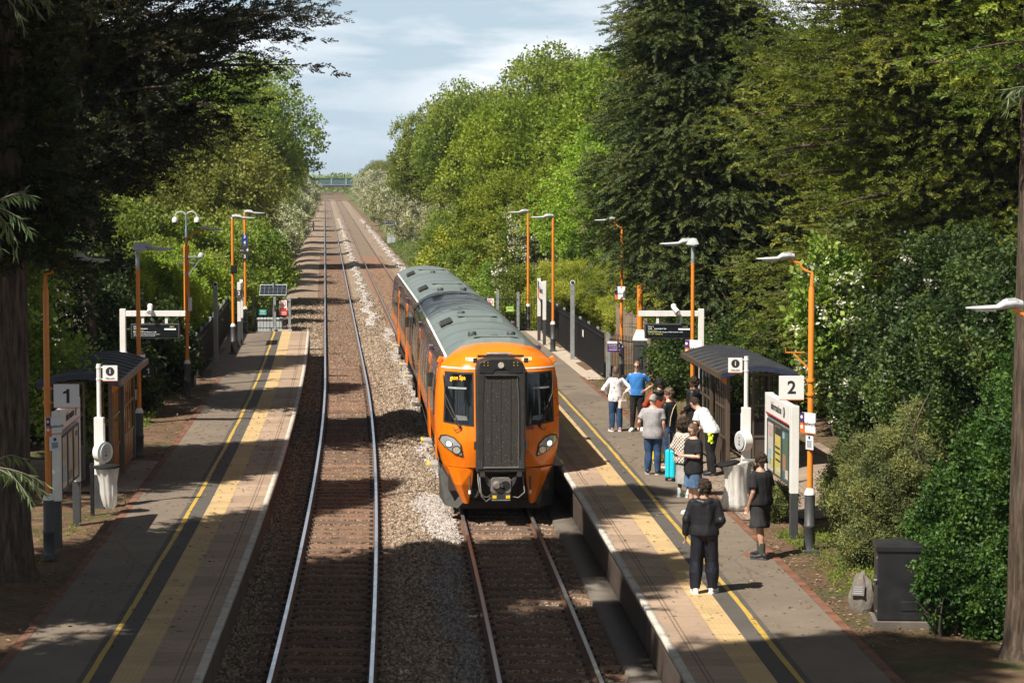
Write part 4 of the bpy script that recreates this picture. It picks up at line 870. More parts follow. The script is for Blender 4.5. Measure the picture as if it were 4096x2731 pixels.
# --- front end, parts of the first car
def fs(name, mb2, bevel=0, par=None): return mb2.build(name, par or c1, None, bevel)
for sg in (-1, 1):
    X = lambda pts: [(sg*x, z) for x, z in pts]
    q = MB(); patch(q, X([(.565, 2.0), (1.215, 2.06), (1.175, 3.17), (.565, 3.17)]), .006, BLK, 10, 10); fs('windscreen_surround', q)
    q = MB(); patch(q, X([(.60, 2.04), (1.175, 2.10), (1.14, 3.13), (.60, 3.13)]), .014, GLS, 10, 10); w = fs('windscreen', q)
    q = MB(); patch(q, X([(.72, 2.80), (1.10, 2.80), (1.10, 2.84), (.72, 2.84)]), .018, mat('blind_grey', (.30, .32, .31), .5), 4, 2); fs('sun_blind', q)
    q = MB(); patch(q, X([(.70, 2.13), (.98, 2.13), (.96, 2.24), (.72, 2.22)]), .017, mat('dash_grey', (.13, .14, .14), .5), 4, 2); fs('dashboard', q)
    q = MB(); patch(q, X([(.505, 3.235), (1.245, 3.235), (1.235, 3.265), (.505, 3.265)]), .008, WHT, 12, 1); fs('brow_line', q)
    # headlight cluster
    hp = [(1.315, 1.66), (1.27, 1.77), (1.15, 1.80), (.98, 1.755), (.83, 1.60), (.785, 1.335), (.86, 1.345), (1.02, 1.41), (1.20, 1.52)]
    q = MB(); blob(q, X(hp), .012, BLK); h_ = fs('headlight', q)
    ce = Vector((sum(p[0] for p in hp)/9, sum(p[1] for p in hp)/9)); inn = [tuple(ce+(Vector(p)-ce)*.86) for p in hp]
    q = MB(); blob(q, X(inn), .022, mat('lamp_housing', (.42, .45, .46), .2, .3, .2, 8, 0, .8)); fs('lamp_lens', q, 0, c1)
    for (lx, lz, r, m_) in ((1.09, 1.60, .06, emit('headlamp_glow', (1, .98, .92), .9)), (.93, 1.475, .075, mat('led_cluster', (.62, .58, .50), .3, .4, .5, 60))):
        q = MB(); cpt = [(sg*(lx+r*1.35*math.cos(a*math.pi/8)), lz+r*1.35*math.sin(a*math.pi/8)) for a in range(16)]; blob(q, cpt, .027, DSTEEL, nose, 2)
        cpt = [(sg*(lx+r*math.cos(a*math.pi/8)), lz+r*math.sin(a*math.pi/8)) for a in range(16)]; blob(q, cpt, .033, m_, nose, 2); fs('lamp', q, 0, c1)
    # wiper
    q = MB(); A = nose(sg*.86, 2.0, .05); Bq = nose(sg*1.15, 2.66, .05); q.tube([A, Bq], .016, BLK, 6); q.tube([nose(sg*.93, 2.05, .045), nose(sg*1.14, 2.45, .045), nose(sg*1.19, 3.08, .04)], .011, BLK, 6)
    q.tube([nose(sg*.84, 1.97, .05), nose(sg*.95, 1.90, .05), nose(sg*1.0, 1.97, .05)], .01, BLK, 6); q.ball(nose(sg*.86, 2.0, .05), .035, BLK, 8, 6); fs('wiper', q)
    # warning label
    q = MB(); patch(q, X([(.50, 3.40), (.72, 3.40), (.72, 3.47), (.50, 3.47)]), .012, mat('label_cream', (.72, .62, .42), .5), 4, 2); fs('warning_label', q)
    q = MB(); patch(q, X([(.655, 3.405), (.715, 3.405), (.686, 3.462), (.684, 3.462)]), .016, YLB, 2, 2); fs('warning_triangle', q)
    # lower wedge of the nose
    T = [(.56, .47, 1.085), (.90, .42, 1.085), (1.13, .72, 1.085), (1.215, 1.02, 1.085)]; Bt = [(.66, .62, .30), (.70, .56, .29), (.76, .62, .29), (.80, .70, .30)]
    M_ = [(.60, .50, .72), (.84, .42, .72), (.97, .62, .72), (1.02, .86, .72)]
    rings = [[Vector((sg*a, b, c)) for a, b, c in r]+[Vector((sg*r[-1][0], r[-1][1]+.08, r[-1][2])), Vector((sg*r[0][0], r[0][1]+.3, r[0][2]))] for r in (T, M_, Bt)]
    q = MB(); q.loft(rings, OR, True, True, False); fs('nose_wedge', q, .008)
    q = MB(); q.add([(sg*1.21, 1.0, 1.09), (sg*1.01, .84, .72), (sg*.79, .70, .30), (sg*.90, .80, .16), (sg*1.16, 1.15, .18), (sg*1.27, 1.6, .30), (sg*1.30, 1.75, 1.09)], [(0, 1, 2, 3, 4, 5, 6)], mat('nose_fairing', (.060, .060, .056), .55, 0, .25, 4)); fs('corner_fairing', q)
    q = MB(); q.box((sg*1.19, 2.05, .60), (.06, .10, .55), UND); q.box((sg*1.225, 2.05, .72), (.02, .1, .10), YLB); q.box((sg*1.225, 2.05, .45), (.02, .1, .10), YLB); fs('lifeguard', q)
    q = MB(); q.box((sg*1.255, 1.62, 3.36), (.10, .22, .14), OR, rot=Matrix.Rotation(sg*-.5, 3, 'Y')); fs('corner_lamp', q, .02)
# gangway door and frame
gw = [(-.53, 1.04), (.53, 1.04), (.53, 3.28), (.47, 3.43), (.25, 3.50), (-.25, 3.50), (-.47, 3.43), (-.53, 3.28)]
q = MB(); q.prism(gw, -.02, .75, 'y', BLK); fs('gangway', q, .03)
q = MB(); inn = [(-.37, 1.17), (.37, 1.17), (.37, 2.6), (.335, 3.13), (-.335, 3.13), (-.37, 2.6)]
n = len(inn); o2 = [(x*1.06, 1.14+(z-1.17)*1.03) for x, z in inn]
q.add([(x, -.045, z) for x, z in o2]+[(x, -.03, z) for x, z in inn]+[(x, -.022, z) for x, z in inn], [(i, (i+1) % n, n+(i+1) % n, n+i) for i in range(n)], mat('gangway_rim', (.06, .056, .052), .5, 0, .2, 6))
q.add([(x, -.027, z) for x, z in inn], [tuple(range(n))], SPECK); fs('gangway_door', q)
q = MB()
for x in (-.21, .21): q.box((x, -.028, 2.13), (.022, .012, 1.86), BLK)
q.box((0, -.028, 2.13), (.012, .008, 1.86), BLK)
for x in (-.10, .12): q.box((x, -.03, 2.22), (.02, .01, .12), BLK)
q.box((0, -.05, 3.155), (.70, .04, .025), DSTEEL); fs('door_rib', q)
q = MB(); q.prism([(-.47, 3.20), (-.18, 3.18), (-.13, 3.27), (.13, 3.27), (.18, 3.18), (.47, 3.20), (.44, 3.42), (.24, 3.487), (-.24, 3.487), (-.44, 3.42)], -.035, -.02, 'y', mat('gangway_hood', (.014, .014, .014), .45)); fs('gangway_hood', q, .006)
q = MB(); q.cyl((0, -.04, 3.365), (0, -.055, 3.365), .065, mat('led_cluster', (.62, .58, .50), .3), 20); fs('marker_lamp', q)
for x in (-.36, -.28, .28, .36):
    for z in (3.36, 3.42): q = MB(); q.ball((x, -.04, z), .012, YLB, 6, 4); fs('hood_bolt', q)
q = MB(); q.cyl((-.30, .10, 3.60), (.16, .10, 3.60), .03, MET, 10); q.cyl((.16, .10, 3.60), (.26, .10, 3.605), .014, MET, 8); q.box((0, .12, 3.55), (1.0, .12, .05), BLK)
for x in (-.55, .55): q.box((x, .05, 3.46), (.09, .14, .10), BLK)
fs('gangway_latch', q)
for sg in (-1, 1):
    q = MB(); q.box((sg*.45, -.03, 1.22), (.11, .02, .20), mat('plate_dark', (.03, .03, .03), .45))
    for k in range(4): q.ball((sg*.45-.025, -.042, 1.15+k*.045), .008, MET, 6, 4); q.ball((sg*.45+.025, -.042, 1.15+k*.045), .008, MET, 6, 4)
    q.box((sg*.40, .05, 1.0), (.10, .16, .10), UND); fs('gangway_bracket', q); q = MB(); q.box((sg*.56, .05, 1.62), (.04, .1, .17), BLK); fs('gangway_catch', q)
# coupler, hoses and the dark gear behind
q = MB(); q.box((0, 1.2, .68), (1.5, .5, .74), UND); q.box((0, .95, .22), (1.9, .06, .16), UND); fs('buffer_beam', q)
q = MB(); q.prism([(-.22, .62), (-.18, .58), (.18, .58), (.22, .62), (.22, .88), (.17, .93), (-.17, .93), (-.22, .88)], .02, .5, 'y', mat('coupler_iron', (.17, .155, .14), .6, .3, .3, 9, .4))
q.cyl((.10, .01, .755), (.10, .018, .755), .10, mat('coupler_hole', (.008, .008, .008), .9), 20); q.cyl((-.09, .02, .755), (-.09, -.10, .755), .10, mat('coupler_iron', (.17, .155, .14)), 18, .055); q.box((0, -.01, .74), (.10, .06, .06), DSTEEL)
for sg in (-1, 1): q.prism([(sg*.22, .86), (sg*.34, 1.0), (sg*.38, 1.0), (sg*.30, .78), (sg*.24, .70)], .05, .10, 'y', DSTEEL)
fs('coupler', q, .008)
q = MB(); q.box((0, .10, .50), (.42, .26, .15), mat('plate_dark', (.03, .03, .03)));
for x in (-.14, .15): q.box((x, -.034, .51), (.09, .008, .07), YLB)
q.cyl((-.24, .1, .55), (-.18, .1, .42), .03, DSTEEL, 8); q.box((0, -.033, .44), (.40, .01, .02), MET); fs('electrical_box', q, .01)
for k, (a, b_) in enumerate(((-.48, .62), (-.44, .52), (.50, .6))):
    q = MB(); q.tube([(a, .3, 1.02), (a-.01, .12, .86), (a+.02, .06, b_), (a+.12*(1 if a < 0 else -1), .06, b_-.12), (a+.26*(1 if a < 0 else -1), .1, .50)], .013, mat('hose_grey', (.16, .155, .145), .5), 8); fs('brake_hose', q)
for a in (-.66, .66):
    q = MB(); q.cyl((a, .35, .92), (a, .30, .62), .022, DSTEEL, 8); q.cyl((a, .30, .62), (a, .29, .54), .03, WHT, 8); fs('hose_cock', q)
for sg in (-1, 1): q = MB(); q.cyl((sg*.56, .60, .52), (sg*.56, .66, .52), .11, UND, 18); fs('horn', q)
# destination display and unit number
tx = text_mesh('gton Spa', .135, 'destination_display', emit('display_amber', (1.0, .38, .01), 1.6), c1, nose(-.90, 3.045, .03)+Vector((0, -.05, 0)), (R(90), 0, R(-8)), sx=.72, extrude=.001)
text_mesh('006', .105, 'unit_number', mat('number_purple', (.05, .02, .07), .5), c1, nose(.66, 1.965, .02), (R(85), 0, R(2)), extrude=.001, bold=.003)
# ---------------- platform furniture ----------------
LOR = mat('lamp_orange', (.66, .215, .02), .45, 0, .08, 3, dirt=(.30, .10, .02), dirt_amt=.25)
CHR = mat('charcoal_paint', (.042, .045, .047), .5, 0, .15, 4, dirt=(.10, .095, .085), dirt_amt=.3)
BLP = mat('black_paint', (.012, .012, .013), .7, 0, .2, 4, dirt=(.03, .028, .025), dirt_amt=.3, spec=.15)
GALV = mat('galvanised_steel', (.30, .33, .34), .5, .45, .2, 7, dirt=(.18, .18, .17), dirt_amt=.4)
LGR = mat('lantern_grey', (.40, .42, .43), .45, 0, .12, 6)
WHP = mat('post_white', (.70, .69, .66), .4, 0, .06, 3, dirt=(.42, .40, .34), dirt_amt=.3)
SGW = mat('sign_white', (.72, .71, .69), .45, 0, .03, 2); INK = mat('sign_ink', (.018, .018, .02), .6, 0, .05, 3)
SGP = mat('sign_purple', (.06, .022, .13), .45, 0, .06, 3); SGO = mat('sign_orange', (.68, .13, .02), .45, 0, .06, 3); SGB = mat('sign_blue', (.015, .03, .16), .45, 0, .06, 3)
SGR = mat('sign_red', (.55, .03, .03), .45, 0, .06, 3); SGG = mat('sign_green', (.0, .26, .22), .45, 0, .06, 3); SGL = mat('sign_lime', (.36, .55, .06), .45, 0, .06, 3)
SCRN = mat('screen_black', (.006, .008, .010), .18, 0, .1, 3)
BROWN = mat('shelter_bronze', (.115, .085, .062), .4, .35, .12, 4); GLASS = mat('shelter_glass', (.02, .022, .02), .08, 0, .1, 2)
def glass_mat():
    m, N, L, b = new_mat('clear_glazing'); t = N.new('ShaderNodeBsdfTransparent'); t.inputs[0].default_value = (.62, .64, .60, 1)
    b.inputs['Base Color'].default_value = (.05, .05, .05, 1); b.inputs['Roughness'].default_value = .08
    mx = N.new('ShaderNodeMixShader'); mx.inputs[0].default_value = .78; L.new(b.outputs[0], mx.inputs[1]); L.new(t.outputs[0], mx.inputs[2]); L.new(mx.outputs[0], N['Material Output'].inputs['Surface']); return m
GLZ = glass_mat()
RXT = (R(90), 0, 0)
def grp(par, loc, rz):                                     # frame for things hung at an angle: returns a placing function
    c, s = math.cos(rz), math.sin(rz)
    return lambda x, y, z: Vector((loc[0]+x*c-y*s, loc[1]+x*s+y*c, loc[2]+z))
def board(par, name, c, rz, w, h, m, d=.02, bev=.004):
    q = MB(); q.box((0, 0, 0), (w, d, h), m); o = q.build(name, par, c, bev); o.rotation_euler = (0, 0, rz); return o
def txt(par, s, size, m, x, z, out=.014, name='lettering', **kw):
    return text_mesh(s, size, name, m, par, (x, -out, z), RXT, **kw)
def sub_rect(par, name, x, z, w, h, m, out=.012, d=.004):
    q = MB(); q.box((x, -out, z), (w, d, h), m); return q.build(name, par)
def lantern(par, p, ang, arm=0.0, s=1.0):
    """flat LED street lantern pointing along ang from p"""
    q = MB(); M = Matrix.Rotation(ang, 3, 'Z'); T = lambda x, y, z: Vector(p)+M @ Vector((x, y, z))*s
    sec = [(-.04, .07, .02, .11), (.08, .11, .02, .15), (.24, .13, .0, .15), (.34, .16, -.01, .08), (.55, .165, -.01, .065), (.70, .13, -.005, .05), (.80, .06, .005, .03)]
    rings = [[T(x, w*math.cos(a*math.pi/6), z+h*.5+h*.5*math.sin(a*math.pi/6)) for a in range(12)] for x, w, z, h in sec]
    q.loft(rings, LGR, True, True)
    for k in range(7): q.box(T(.12, -.09+k*.03, .135), (.16*s, .008*s, .05*s), LGR, rot=M)
    o = q.build('lantern', par, None, 0)
    q = MB(); q.box(T(.52, 0, -.012), (.30*s, .20*s, .03*s), mat('lens_grey', (.55, .56, .55), .25), rot=M); q.build('lens', o)
    return o
def lamp_post(loc, label, heads, H=4.75, arm=None, thick=.051, top_grey=0.0, sleeve=1.0):
    t = thing('lamp_post', loc, label, 'lamp post', 'orange lamp posts along the platforms')
    q = MB(); q.lathe([(.11, -.05), (.105, .02), (.097, .04), (.097, .42), (.104, .43), (.104, .47), (.092, .48), (.092, sleeve)], CHR, 18); q.box((0, -.1, .02), (.26, .34, .05), CHR); q.build('base', t)
    q = MB(); q.lathe([(.099, sleeve-.005), (.099, sleeve+.02), (thick+.01, sleeve+.10), (thick, sleeve+.11)], WHP, 18); q.build('collar', t)
    q = MB()
    if arm is None:
        q.lathe([(thick, sleeve+.1), (thick*.94, H-top_grey)], LOR, 16); q.build('pole', t)
        q = MB(); q.lathe([(thick*.97, H-top_grey), (thick*.97, H+.02), (thick*.75, H+.05)], GALV if top_grey else LGR, 16); q.build('pole_top', t)
        for a in heads: lantern(t, (math.cos(a)*.03, math.sin(a)*.03, H), a)
    else:
        a, ln = arm; thick *= .88; q.lathe([(thick*1.15, sleeve+.1), (thick*1.15, H-.55), (thick*.8, H-.50)], LOR, 16)
        d = Vector((math.cos(a), math.sin(a), 0)); pts = [Vector((0, 0, H-.52)), Vector((0, 0, H-.25))]+[Vector((0, 0, H-.25))+d*(.22*math.sin(k*.26))+Vector((0, 0, .22*(1-math.cos(k*.26)))) for k in range(1, 6)]; pts.append(pts[-1]+d*(ln-.22)+Vector((0, 0, .06)))
        q.tube(pts, [thick*.8, thick*.7]+[thick*.55]*6, LOR, 12); q.build('pole', t)
        lantern(t, pts[-1]-d*.08, a, s=.78)
    return t
def nameplate(par, c, rz, w=.46, h=.30):
    b = board(par, 'name_sign', c, rz, w, h, SGW); w4 = w*.27
    sub_rect(b, 'sign_panel', -w/2+w4/2, h/4, w4, h/2-.004, SGP); sub_rect(b, 'sign_panel', -w/2+w4/2+.01, -h/4, w4+.02, h/2-.004, SGO); sub_rect(b, 'sign_edge', 0, -h/2+.012, w, .016, SGO, .013)
    q = MB(); q.cyl((-w/2+w4*.35, -.016, h*.27), (-w/2+w4*.35, -.018, h*.27), h*.085, SGW, 12); q.cyl((-w/2+w4*.40, -.016, -h*.2), (-w/2+w4*.40, -.018, -h*.2), h*.095, SGW, 12); q.build('sign_logo', b)
    txt(b, 'Bedworth', h*.27, INK, w*.14, -.01, sx=.9); return b
pl = lambda x, y: ad(x, y, PZ)
Z180, Z0 = math.pi, 0.0
# left platform, near to far
p = pl(113, 1280); t = lamp_post(p, 'orange lamp post carrying the big number 1 sign, beside the bare trunk', [], 5.1, (0, .55))
def figure_one(par, m, h, out, x=0, z=0):
    q = MB(); w = h*.21; q.prism([(x+.02*h, z-h/2), (x+.02*h+w, z-h/2), (x+.02*h+w, z+h/2), (x+.06*h, z+h/2), (x-.02*h, z+.38*h), (x-.22*h, z+.30*h), (x-.22*h, z+.16*h), (x+.02*h, z+.20*h)], -out-.003, -out, 'y', m); q.build('lettering', par)
b = board(t, 'number_sign', (.34, -.05, 2.78), 0, .43, .40, SGW, .05); figure_one(b, INK, .24, .026); sub_rect(b, 'sign_edge', 0, -.2, .43, .016, SGO, .027)
q = MB()
for z in (2.66, 2.9): q.cyl((0, 0, z), (.2, -.03, z), .012, LOR, 8); q.lathe([(.072, z-.025), (.078, z), (.072, z+.025)], LOR, 14)
q.build('sign_bracket', t)
nameplate(t, (.12, -.06, 2.27), R(48), .34, .30)
b = board(t, 'notice', (.13, -.07, 1.97), R(48), .20, .24, SGW); sub_rect(b, 'notice_print', 0, -.03, .13, .10, mat('print_grey', (.25, .27, .3), .6)); sub_rect(b, 'notice_print', 0, .07, .06, .05, SGB)
pg = thing('pigeon', p+Vector((.62, 0, 5.2)), 'grey pigeon perched on the lantern beside the bare trunk', 'bird', None, R(200))
FEA = mat('feather_grey', (.10, .105, .115), .7, 0, .3, 9)
q = MB(); q.loft([[Vector((x, r*math.cos(a*math.pi/5), z+r*1.05*math.sin(a*math.pi/5))) for a in range(10)] for x, r, z in ((-.17, .012, .045), (-.10, .035, .06), (-.02, .062, .085), (.05, .06, .105), (.085, .04, .145), (.10, .032, .175), (.115, .034, .20), (.135, .022, .205), (.155, .006, .198))], FEA, True, True)
for s in (-.02, .02): q.cyl((.02, s, .05), (.03, s, -.01), .005, SGO, 6)
q.build('body', pg)
q = MB()
for s in (-1, 1): q.add([(.06, s*.058, .125), (-.05, s*.066, .10), (-.19, s*.03, .045), (-.05, s*.062, .06), (.05, s*.06, .075)], [(0, 1, 2, 3, 4)], mat('wing_grey', (.16, .165, .175), .7, 0, .3, 12))
q.build('wing', pg)
p = pl(321, 1045); t = lamp_post(p, 'orange lamp post with two lanterns behind the left shelter', [R(0), R(-75)], 4.8, None, top_grey=.45)
nameplate(t, (.07, -.05, 2.2), R(72), .36, .32); b = board(t, 'notice', (-.09, -.03, 1.42), R(70), .16, .24, SGW)
b = board(t, 'car_stop_sign', (.22, -.04, 1.95), 0, .25, .25, INK); figure_one(b, SGW, .13, .0115, 0, .03); txt(b, 'Car stop', .04, SGW, 0, -.085)
sub_rect(b, 'sign_corner', -.09, -.1, .05, .04, SGW, .011); q = MB(); q.cyl((0, 0, 1.98), (.12, -.02, 1.98), .01, CHR, 8); q.build('sign_bracket', t)
p = pl(431, 912); t = lamp_post(p, 'orange lamp post with curved arm in front of the camera mast', [], 4.95, (0, .55))
b = board(t, 'notice', (.1, -.03, 2.75), R(75), .26, .40, SGW)
p = pl(536, 812); t = lamp_post(p, 'orange lamp post next to the left fence, nearer of the last two', [R(5)], 4.95)
q = MB(); q.box((.05, -.02, 3.1), (.22, .2, .30), BLP); q.build('wrapped_sign', t, None, .03)
p = pl(564, 765); t = lamp_post(p, 'orange lamp post carrying blue and black car stop numbers at the left platform end', [R(5)], 4.95)
for s, z, m_, w, h, sml in (('3', 3.98, SGB, .24, .24, ''), ('4', 3.735, SGB, .24, .24, 'SDO'), ('4', 3.43, INK, .46, .25, 'SDO'), ('3', 3.16, INK, .25, .25, '')):
    b = board(t, 'car_stop_sign', (0, -.08, z), 0, w, h, m_); txt(b, s, .18, SGW, .11 if w > .4 else 0, .02, bold=.005)
    if sml: txt(b, sml, .07 if w > .4 else .04, SGW, -.12 if w > .4 else 0, 0 if w > .4 else -.095)
# camera mast on its boxed base
def boxed_mast(loc, label, bw, bh, H, cams):
    t = thing('camera_mast' if cams else 'equipment_post', loc, label, 'mast' if cams else 'post', None)
    q = MB(); q.box((0, 0, bh/2-.03), (bw, bw, bh+.06), CHR); o = q.build('base_box', t, None, .012)
    q = MB(); q.box((0, -bw/2-.004, bh-.16), (bw*.92, .008, .012), BLP); q.tube([(-bw*.12, -bw/2-.012, bh*.62), (-bw*.12, -bw/2-.03, bh*.40), (bw*.12, -bw/2-.03, bh*.40), (bw*.12, -bw/2-.012, bh*.62)], .012, BLP, 6); q.build('box_handle', o)
    q = MB(); r = bw/2+.012; q.loft([[(sx*a, sy*a, z) for sx, sy in ((-1, -1), (1, -1), (1, 1), (-1, 1))] for a, z in ((r, bh), (r, bh+.03), (.11, bh+.32), (.10, bh+.33))], WHP, True, True, False); q.build('collar', t)
    q = MB(); q.lathe([(.095, bh+.3), (.09, H)], LOR, 18); q.build('pole', t)
    if cams:
        q = MB(); q.lathe([(.04, H), (.04, H+.5), (.032, H+.52), (.03, H+1.0)], mat('steel_blue_grey', (.16, .20, .25), .5, .3), 12)
        for s in (-1, 1): q.tube([(0, 0, H+.75)]+[(s*(.17-.17*math.cos(k*math.pi/8)), 0, H+.86+.17*math.sin(k*math.pi/8)) for k in range(9)], .022, LGR, 8)
        q.build('mast_top', t)
        for s in (-1, 1): q = MB(); q.lathe([(.06, .86), (.09, .80), (.09, .72), (.085, .70)], WHP, 14, (s*.34, 0, H)); q.lathe([(.07, .70), (.06, .65), (.0, .62)], SCRN, 14, (s*.34, 0, H)); q.build('dome_camera', t)
        q = MB(); q.box((.26, -.05, H-.35), (.52, .05, .06), GALV); q.bar((.05, -.05, H-.95), (.48, -.05, H-.36), .03, .03, GALV); q.lathe([(.10, H-.9), (.10, H-.84)], GALV, 14); q.lathe([(.10, H-.40), (.10, H-.32)], GALV, 14)
        for k in range(9): q.bar((0, 0, H-.46), (.34*math.cos(k*.7), .34*math.sin(k*.7), H-.58), .012, .012, GALV)
        q.build('mast_bracket', t); q = MB(); q.lathe([(.09, -.02), (.10, .05), (.05, .12)], LGR, 12, (.46, -.05, H-.35)); q.build('bracket_camera', t)
    return t
boxed_mast(Vector((-10.05, 74.4, PZ-.02)), 'thick orange mast with two dome cameras on the left platform', .48, 1.12, 4.4, True)
boxed_mast(Vector((4.02, 75.6, PZ-.02)), 'dark grey boxed post with white cap beside the purple sign', .42, 1.38, 3.1, False)
# right platform, far to near
lamp_post(pl(1213, 758), 'orange lamp post at the far right platform end, in front of the gate', [R(178)], 4.95)
lamp_post(pl(1270, 806), 'orange lamp post beside the right fence and the name sign', [R(178)], 4.95)
t = lamp_post(pl(1427, 868), 'orange lamp post with small name sign, lantern half hidden by the green conifer', [], 5.1, (R(180), .34), thick=.05)
nameplate(t, (-.05, -.1, 2.75), R(-38), .40, .42)
t = lamp_post(Vector((4.52, 60.2, PZ)), 'orange lamp post with two lanterns behind the right shelter', [R(180), R(-95)], 4.8, None, top_grey=.45)
nameplate(t, (.02, -.09, 2.22), R(-28), .46, .40)
t = lamp_post(pl(1859, 1266), 'orange lamp post carrying the big number 2 sign, beside the hedge', [], 5.1, (R(180), .42))
b = board(t, 'number_sign', (-.34, -.05, 2.86), 0, .43, .41, SGW, .05); txt(b, '2', .31, INK, 0, 0, .028, bold=.006); sub_rect(b, 'sign_edge', 0, -.205, .43, .016, SGO, .027)
q = MB()
for z in (2.74, 2.98): q.cyl((0, 0, z), (-.2, -.03, z), .012, LOR, 8); q.lathe([(.072, z-.025), (.078, z), (.072, z+.025)], LOR, 14)
q.bar((0, 0, 3.15), (-.30, 0, 3.45), .03, .03, LOR); q.box((-.28, 0, 3.47), (.34, .03, .02), LOR); q.box((-.44, 0, 3.5), (.01, .03, .08), LOR); q.build('sign_bracket', t)
nameplate(t, (-.05, -.09, 2.25), R(-58), .40, .36)
b = board(t, 'notice', (-.02, -.09, 1.92), R(-58), .20, .26, SGW); sub_rect(b, 'notice_print', 0, -.03, .13, .12, mat('print_grey', (.25, .27, .3), .6)); sub_rect(b, 'notice_print', 0, .08, .05, .05, SGB)
lamp_post(Vector((6.15, 27.9, PZ)), 'lamp post out of the right edge with its grey lantern reaching into the photo', [], 5.0, (R(180), .35))

# departure screens on white gantries
def gantry(loc, sgn, label, lines):
    t = thing('departure_screen', loc, label, 'departure board', 'departure screens on white gantries', 0)
    q = MB(); q.lathe([(.14, 0), (.14, .04)], WHP, 8); q.box((0, 0, .9), (.15, .15, 1.8), WHP); q.build('post', t, None, .012)
    q = MB(); q.lathe([(.075, 1.78), (.13, 1.86), (.13, 1.89), (.08, 1.97), (.07, 1.98)], WHP, 12); q.build('flange', t)
    q = MB(); q.box((0, 0, 2.50), (.15, .15, 1.12), WHP); q.build('post', t, None, .01)
    q = MB(); q.box((sgn*.86, 0, 2.94), (1.56, .13, .14), WHP)
    for k in (.25, .62, .86, 1.5): q.box((sgn*k, -.066, 2.94), (.006, .004, .12), LGR)
    q.build('beam', t, None, .008)
    for k in (.52, 1.14): q = MB(); q.box((sgn*k, 0, 2.78), (.07, .06, .2), WHP); q.build('hanger', t)
    d = board(t, 'display', (sgn*.85, 0, 2.48), 0, 1.26, .38, CHR, .20, .008); sub_rect(d, 'screen', 0, 0, 1.20, .335, SCRN, .101)
    WH = emit('screen_white', (.75, .78, .80), .35); YE = emit('screen_yellow', (.85, .75, .06), .4)
    for s, x, z, sz, m_ in lines(WH, YE): text_mesh(s, sz, 'screen_text', m_, d, (x, -.106, z), RXT, align='LEFT', extrude=.0005)
    q = MB(); q.box((.40, -.105, .055), (.30, .003, .035), WH); q.build('status_bar', d)
    q = MB()
    for k in (-.33, -.15, .3, .45): q.cyl((k, 0, .19), (k, 0, .235), .01, MET, 6)
    q.box((0, .02, .195), (.9, .1, .012), CHR); q.build('fixing', d)
    q = MB(); a = Vector((sgn*.72, -.02, 3.10)); q.ball(a+Vector((.0, .0, .03)), .075, WHP, 14, 8); e = a+Vector((-sgn*-.02 if sgn > 0 else .10, -.28, -.12)); q.cyl(a, e, .062, WHP, 16); q.cyl(e, e+Vector((0, -.004, -.001)), .055, LGR, 16); q.build('camera', t)
    q = MB(); q.box((-sgn*.23, .02, 1.50), (.21, .16, .46), mat('junction_steel', (.17, .16, .145), .4, .5, .15, 6)); q.box((-sgn*.12, .02, 1.68), (.06, .06, .04), MET); q.box((-sgn*.12, .02, 1.32), (.06, .06, .04), MET); q.box((-sgn*.32, -.06, 1.5), (.03, .03, .08), DSTEEL); q.build('junction_box', t, None, .006)
    if sgn < 0:
        q = MB()
        for k in range(14): q.cyl((sgn*(1.0+k*.043), .02, 3.0), (sgn*(1.0+k*.043)+(-1)**k*.01, .02, 3.11), .003, MET, 4)
        q.build('bird_spikes', t)
    return t
gantry(Vector((xd(283, 63, 3), 63, PZ-.02)), 1, 'white gantry with the black platform 1 departure screen', lambda W, Y: [('Platform 1', -.56, .125, .036, W), ('14:44:19', .38, .12, .036, Y), ('15:09    Nuneaton', -.56, .068, .05, W), ('Calling at the following stations', -.56, .018, .02, Y), ('Bermuda Park (15:13), Nuneaton (15:18)', -.56, -.022, .036, W), ('Thank you for travelling, please take all your belongings with you', -.56, -.075, .026, W), ('and check the screens for the latest train times today', -.56, -.115, .026, W)])
gantry(Vector((xd(1610, 63, 3), 63, PZ-.02)), -1, 'white gantry with the black platform 2 departure screen', lambda W, Y: [('Platform 2', -.55, .125, .036, W), ('14:44:19', .36, .12, .036, Y), ('14:45    Leamington Spa', -.55, .068, .05, W), ('Calling at the following stations', -.55, .018, .02, Y), ('Coventry Arena (14:50), Coventry (14:58), Kenilworth (15:07)', -.55, -.022, .036, W), ('2nd    15:45    Leamington Spa', -.53, -.075, .03, Y)])

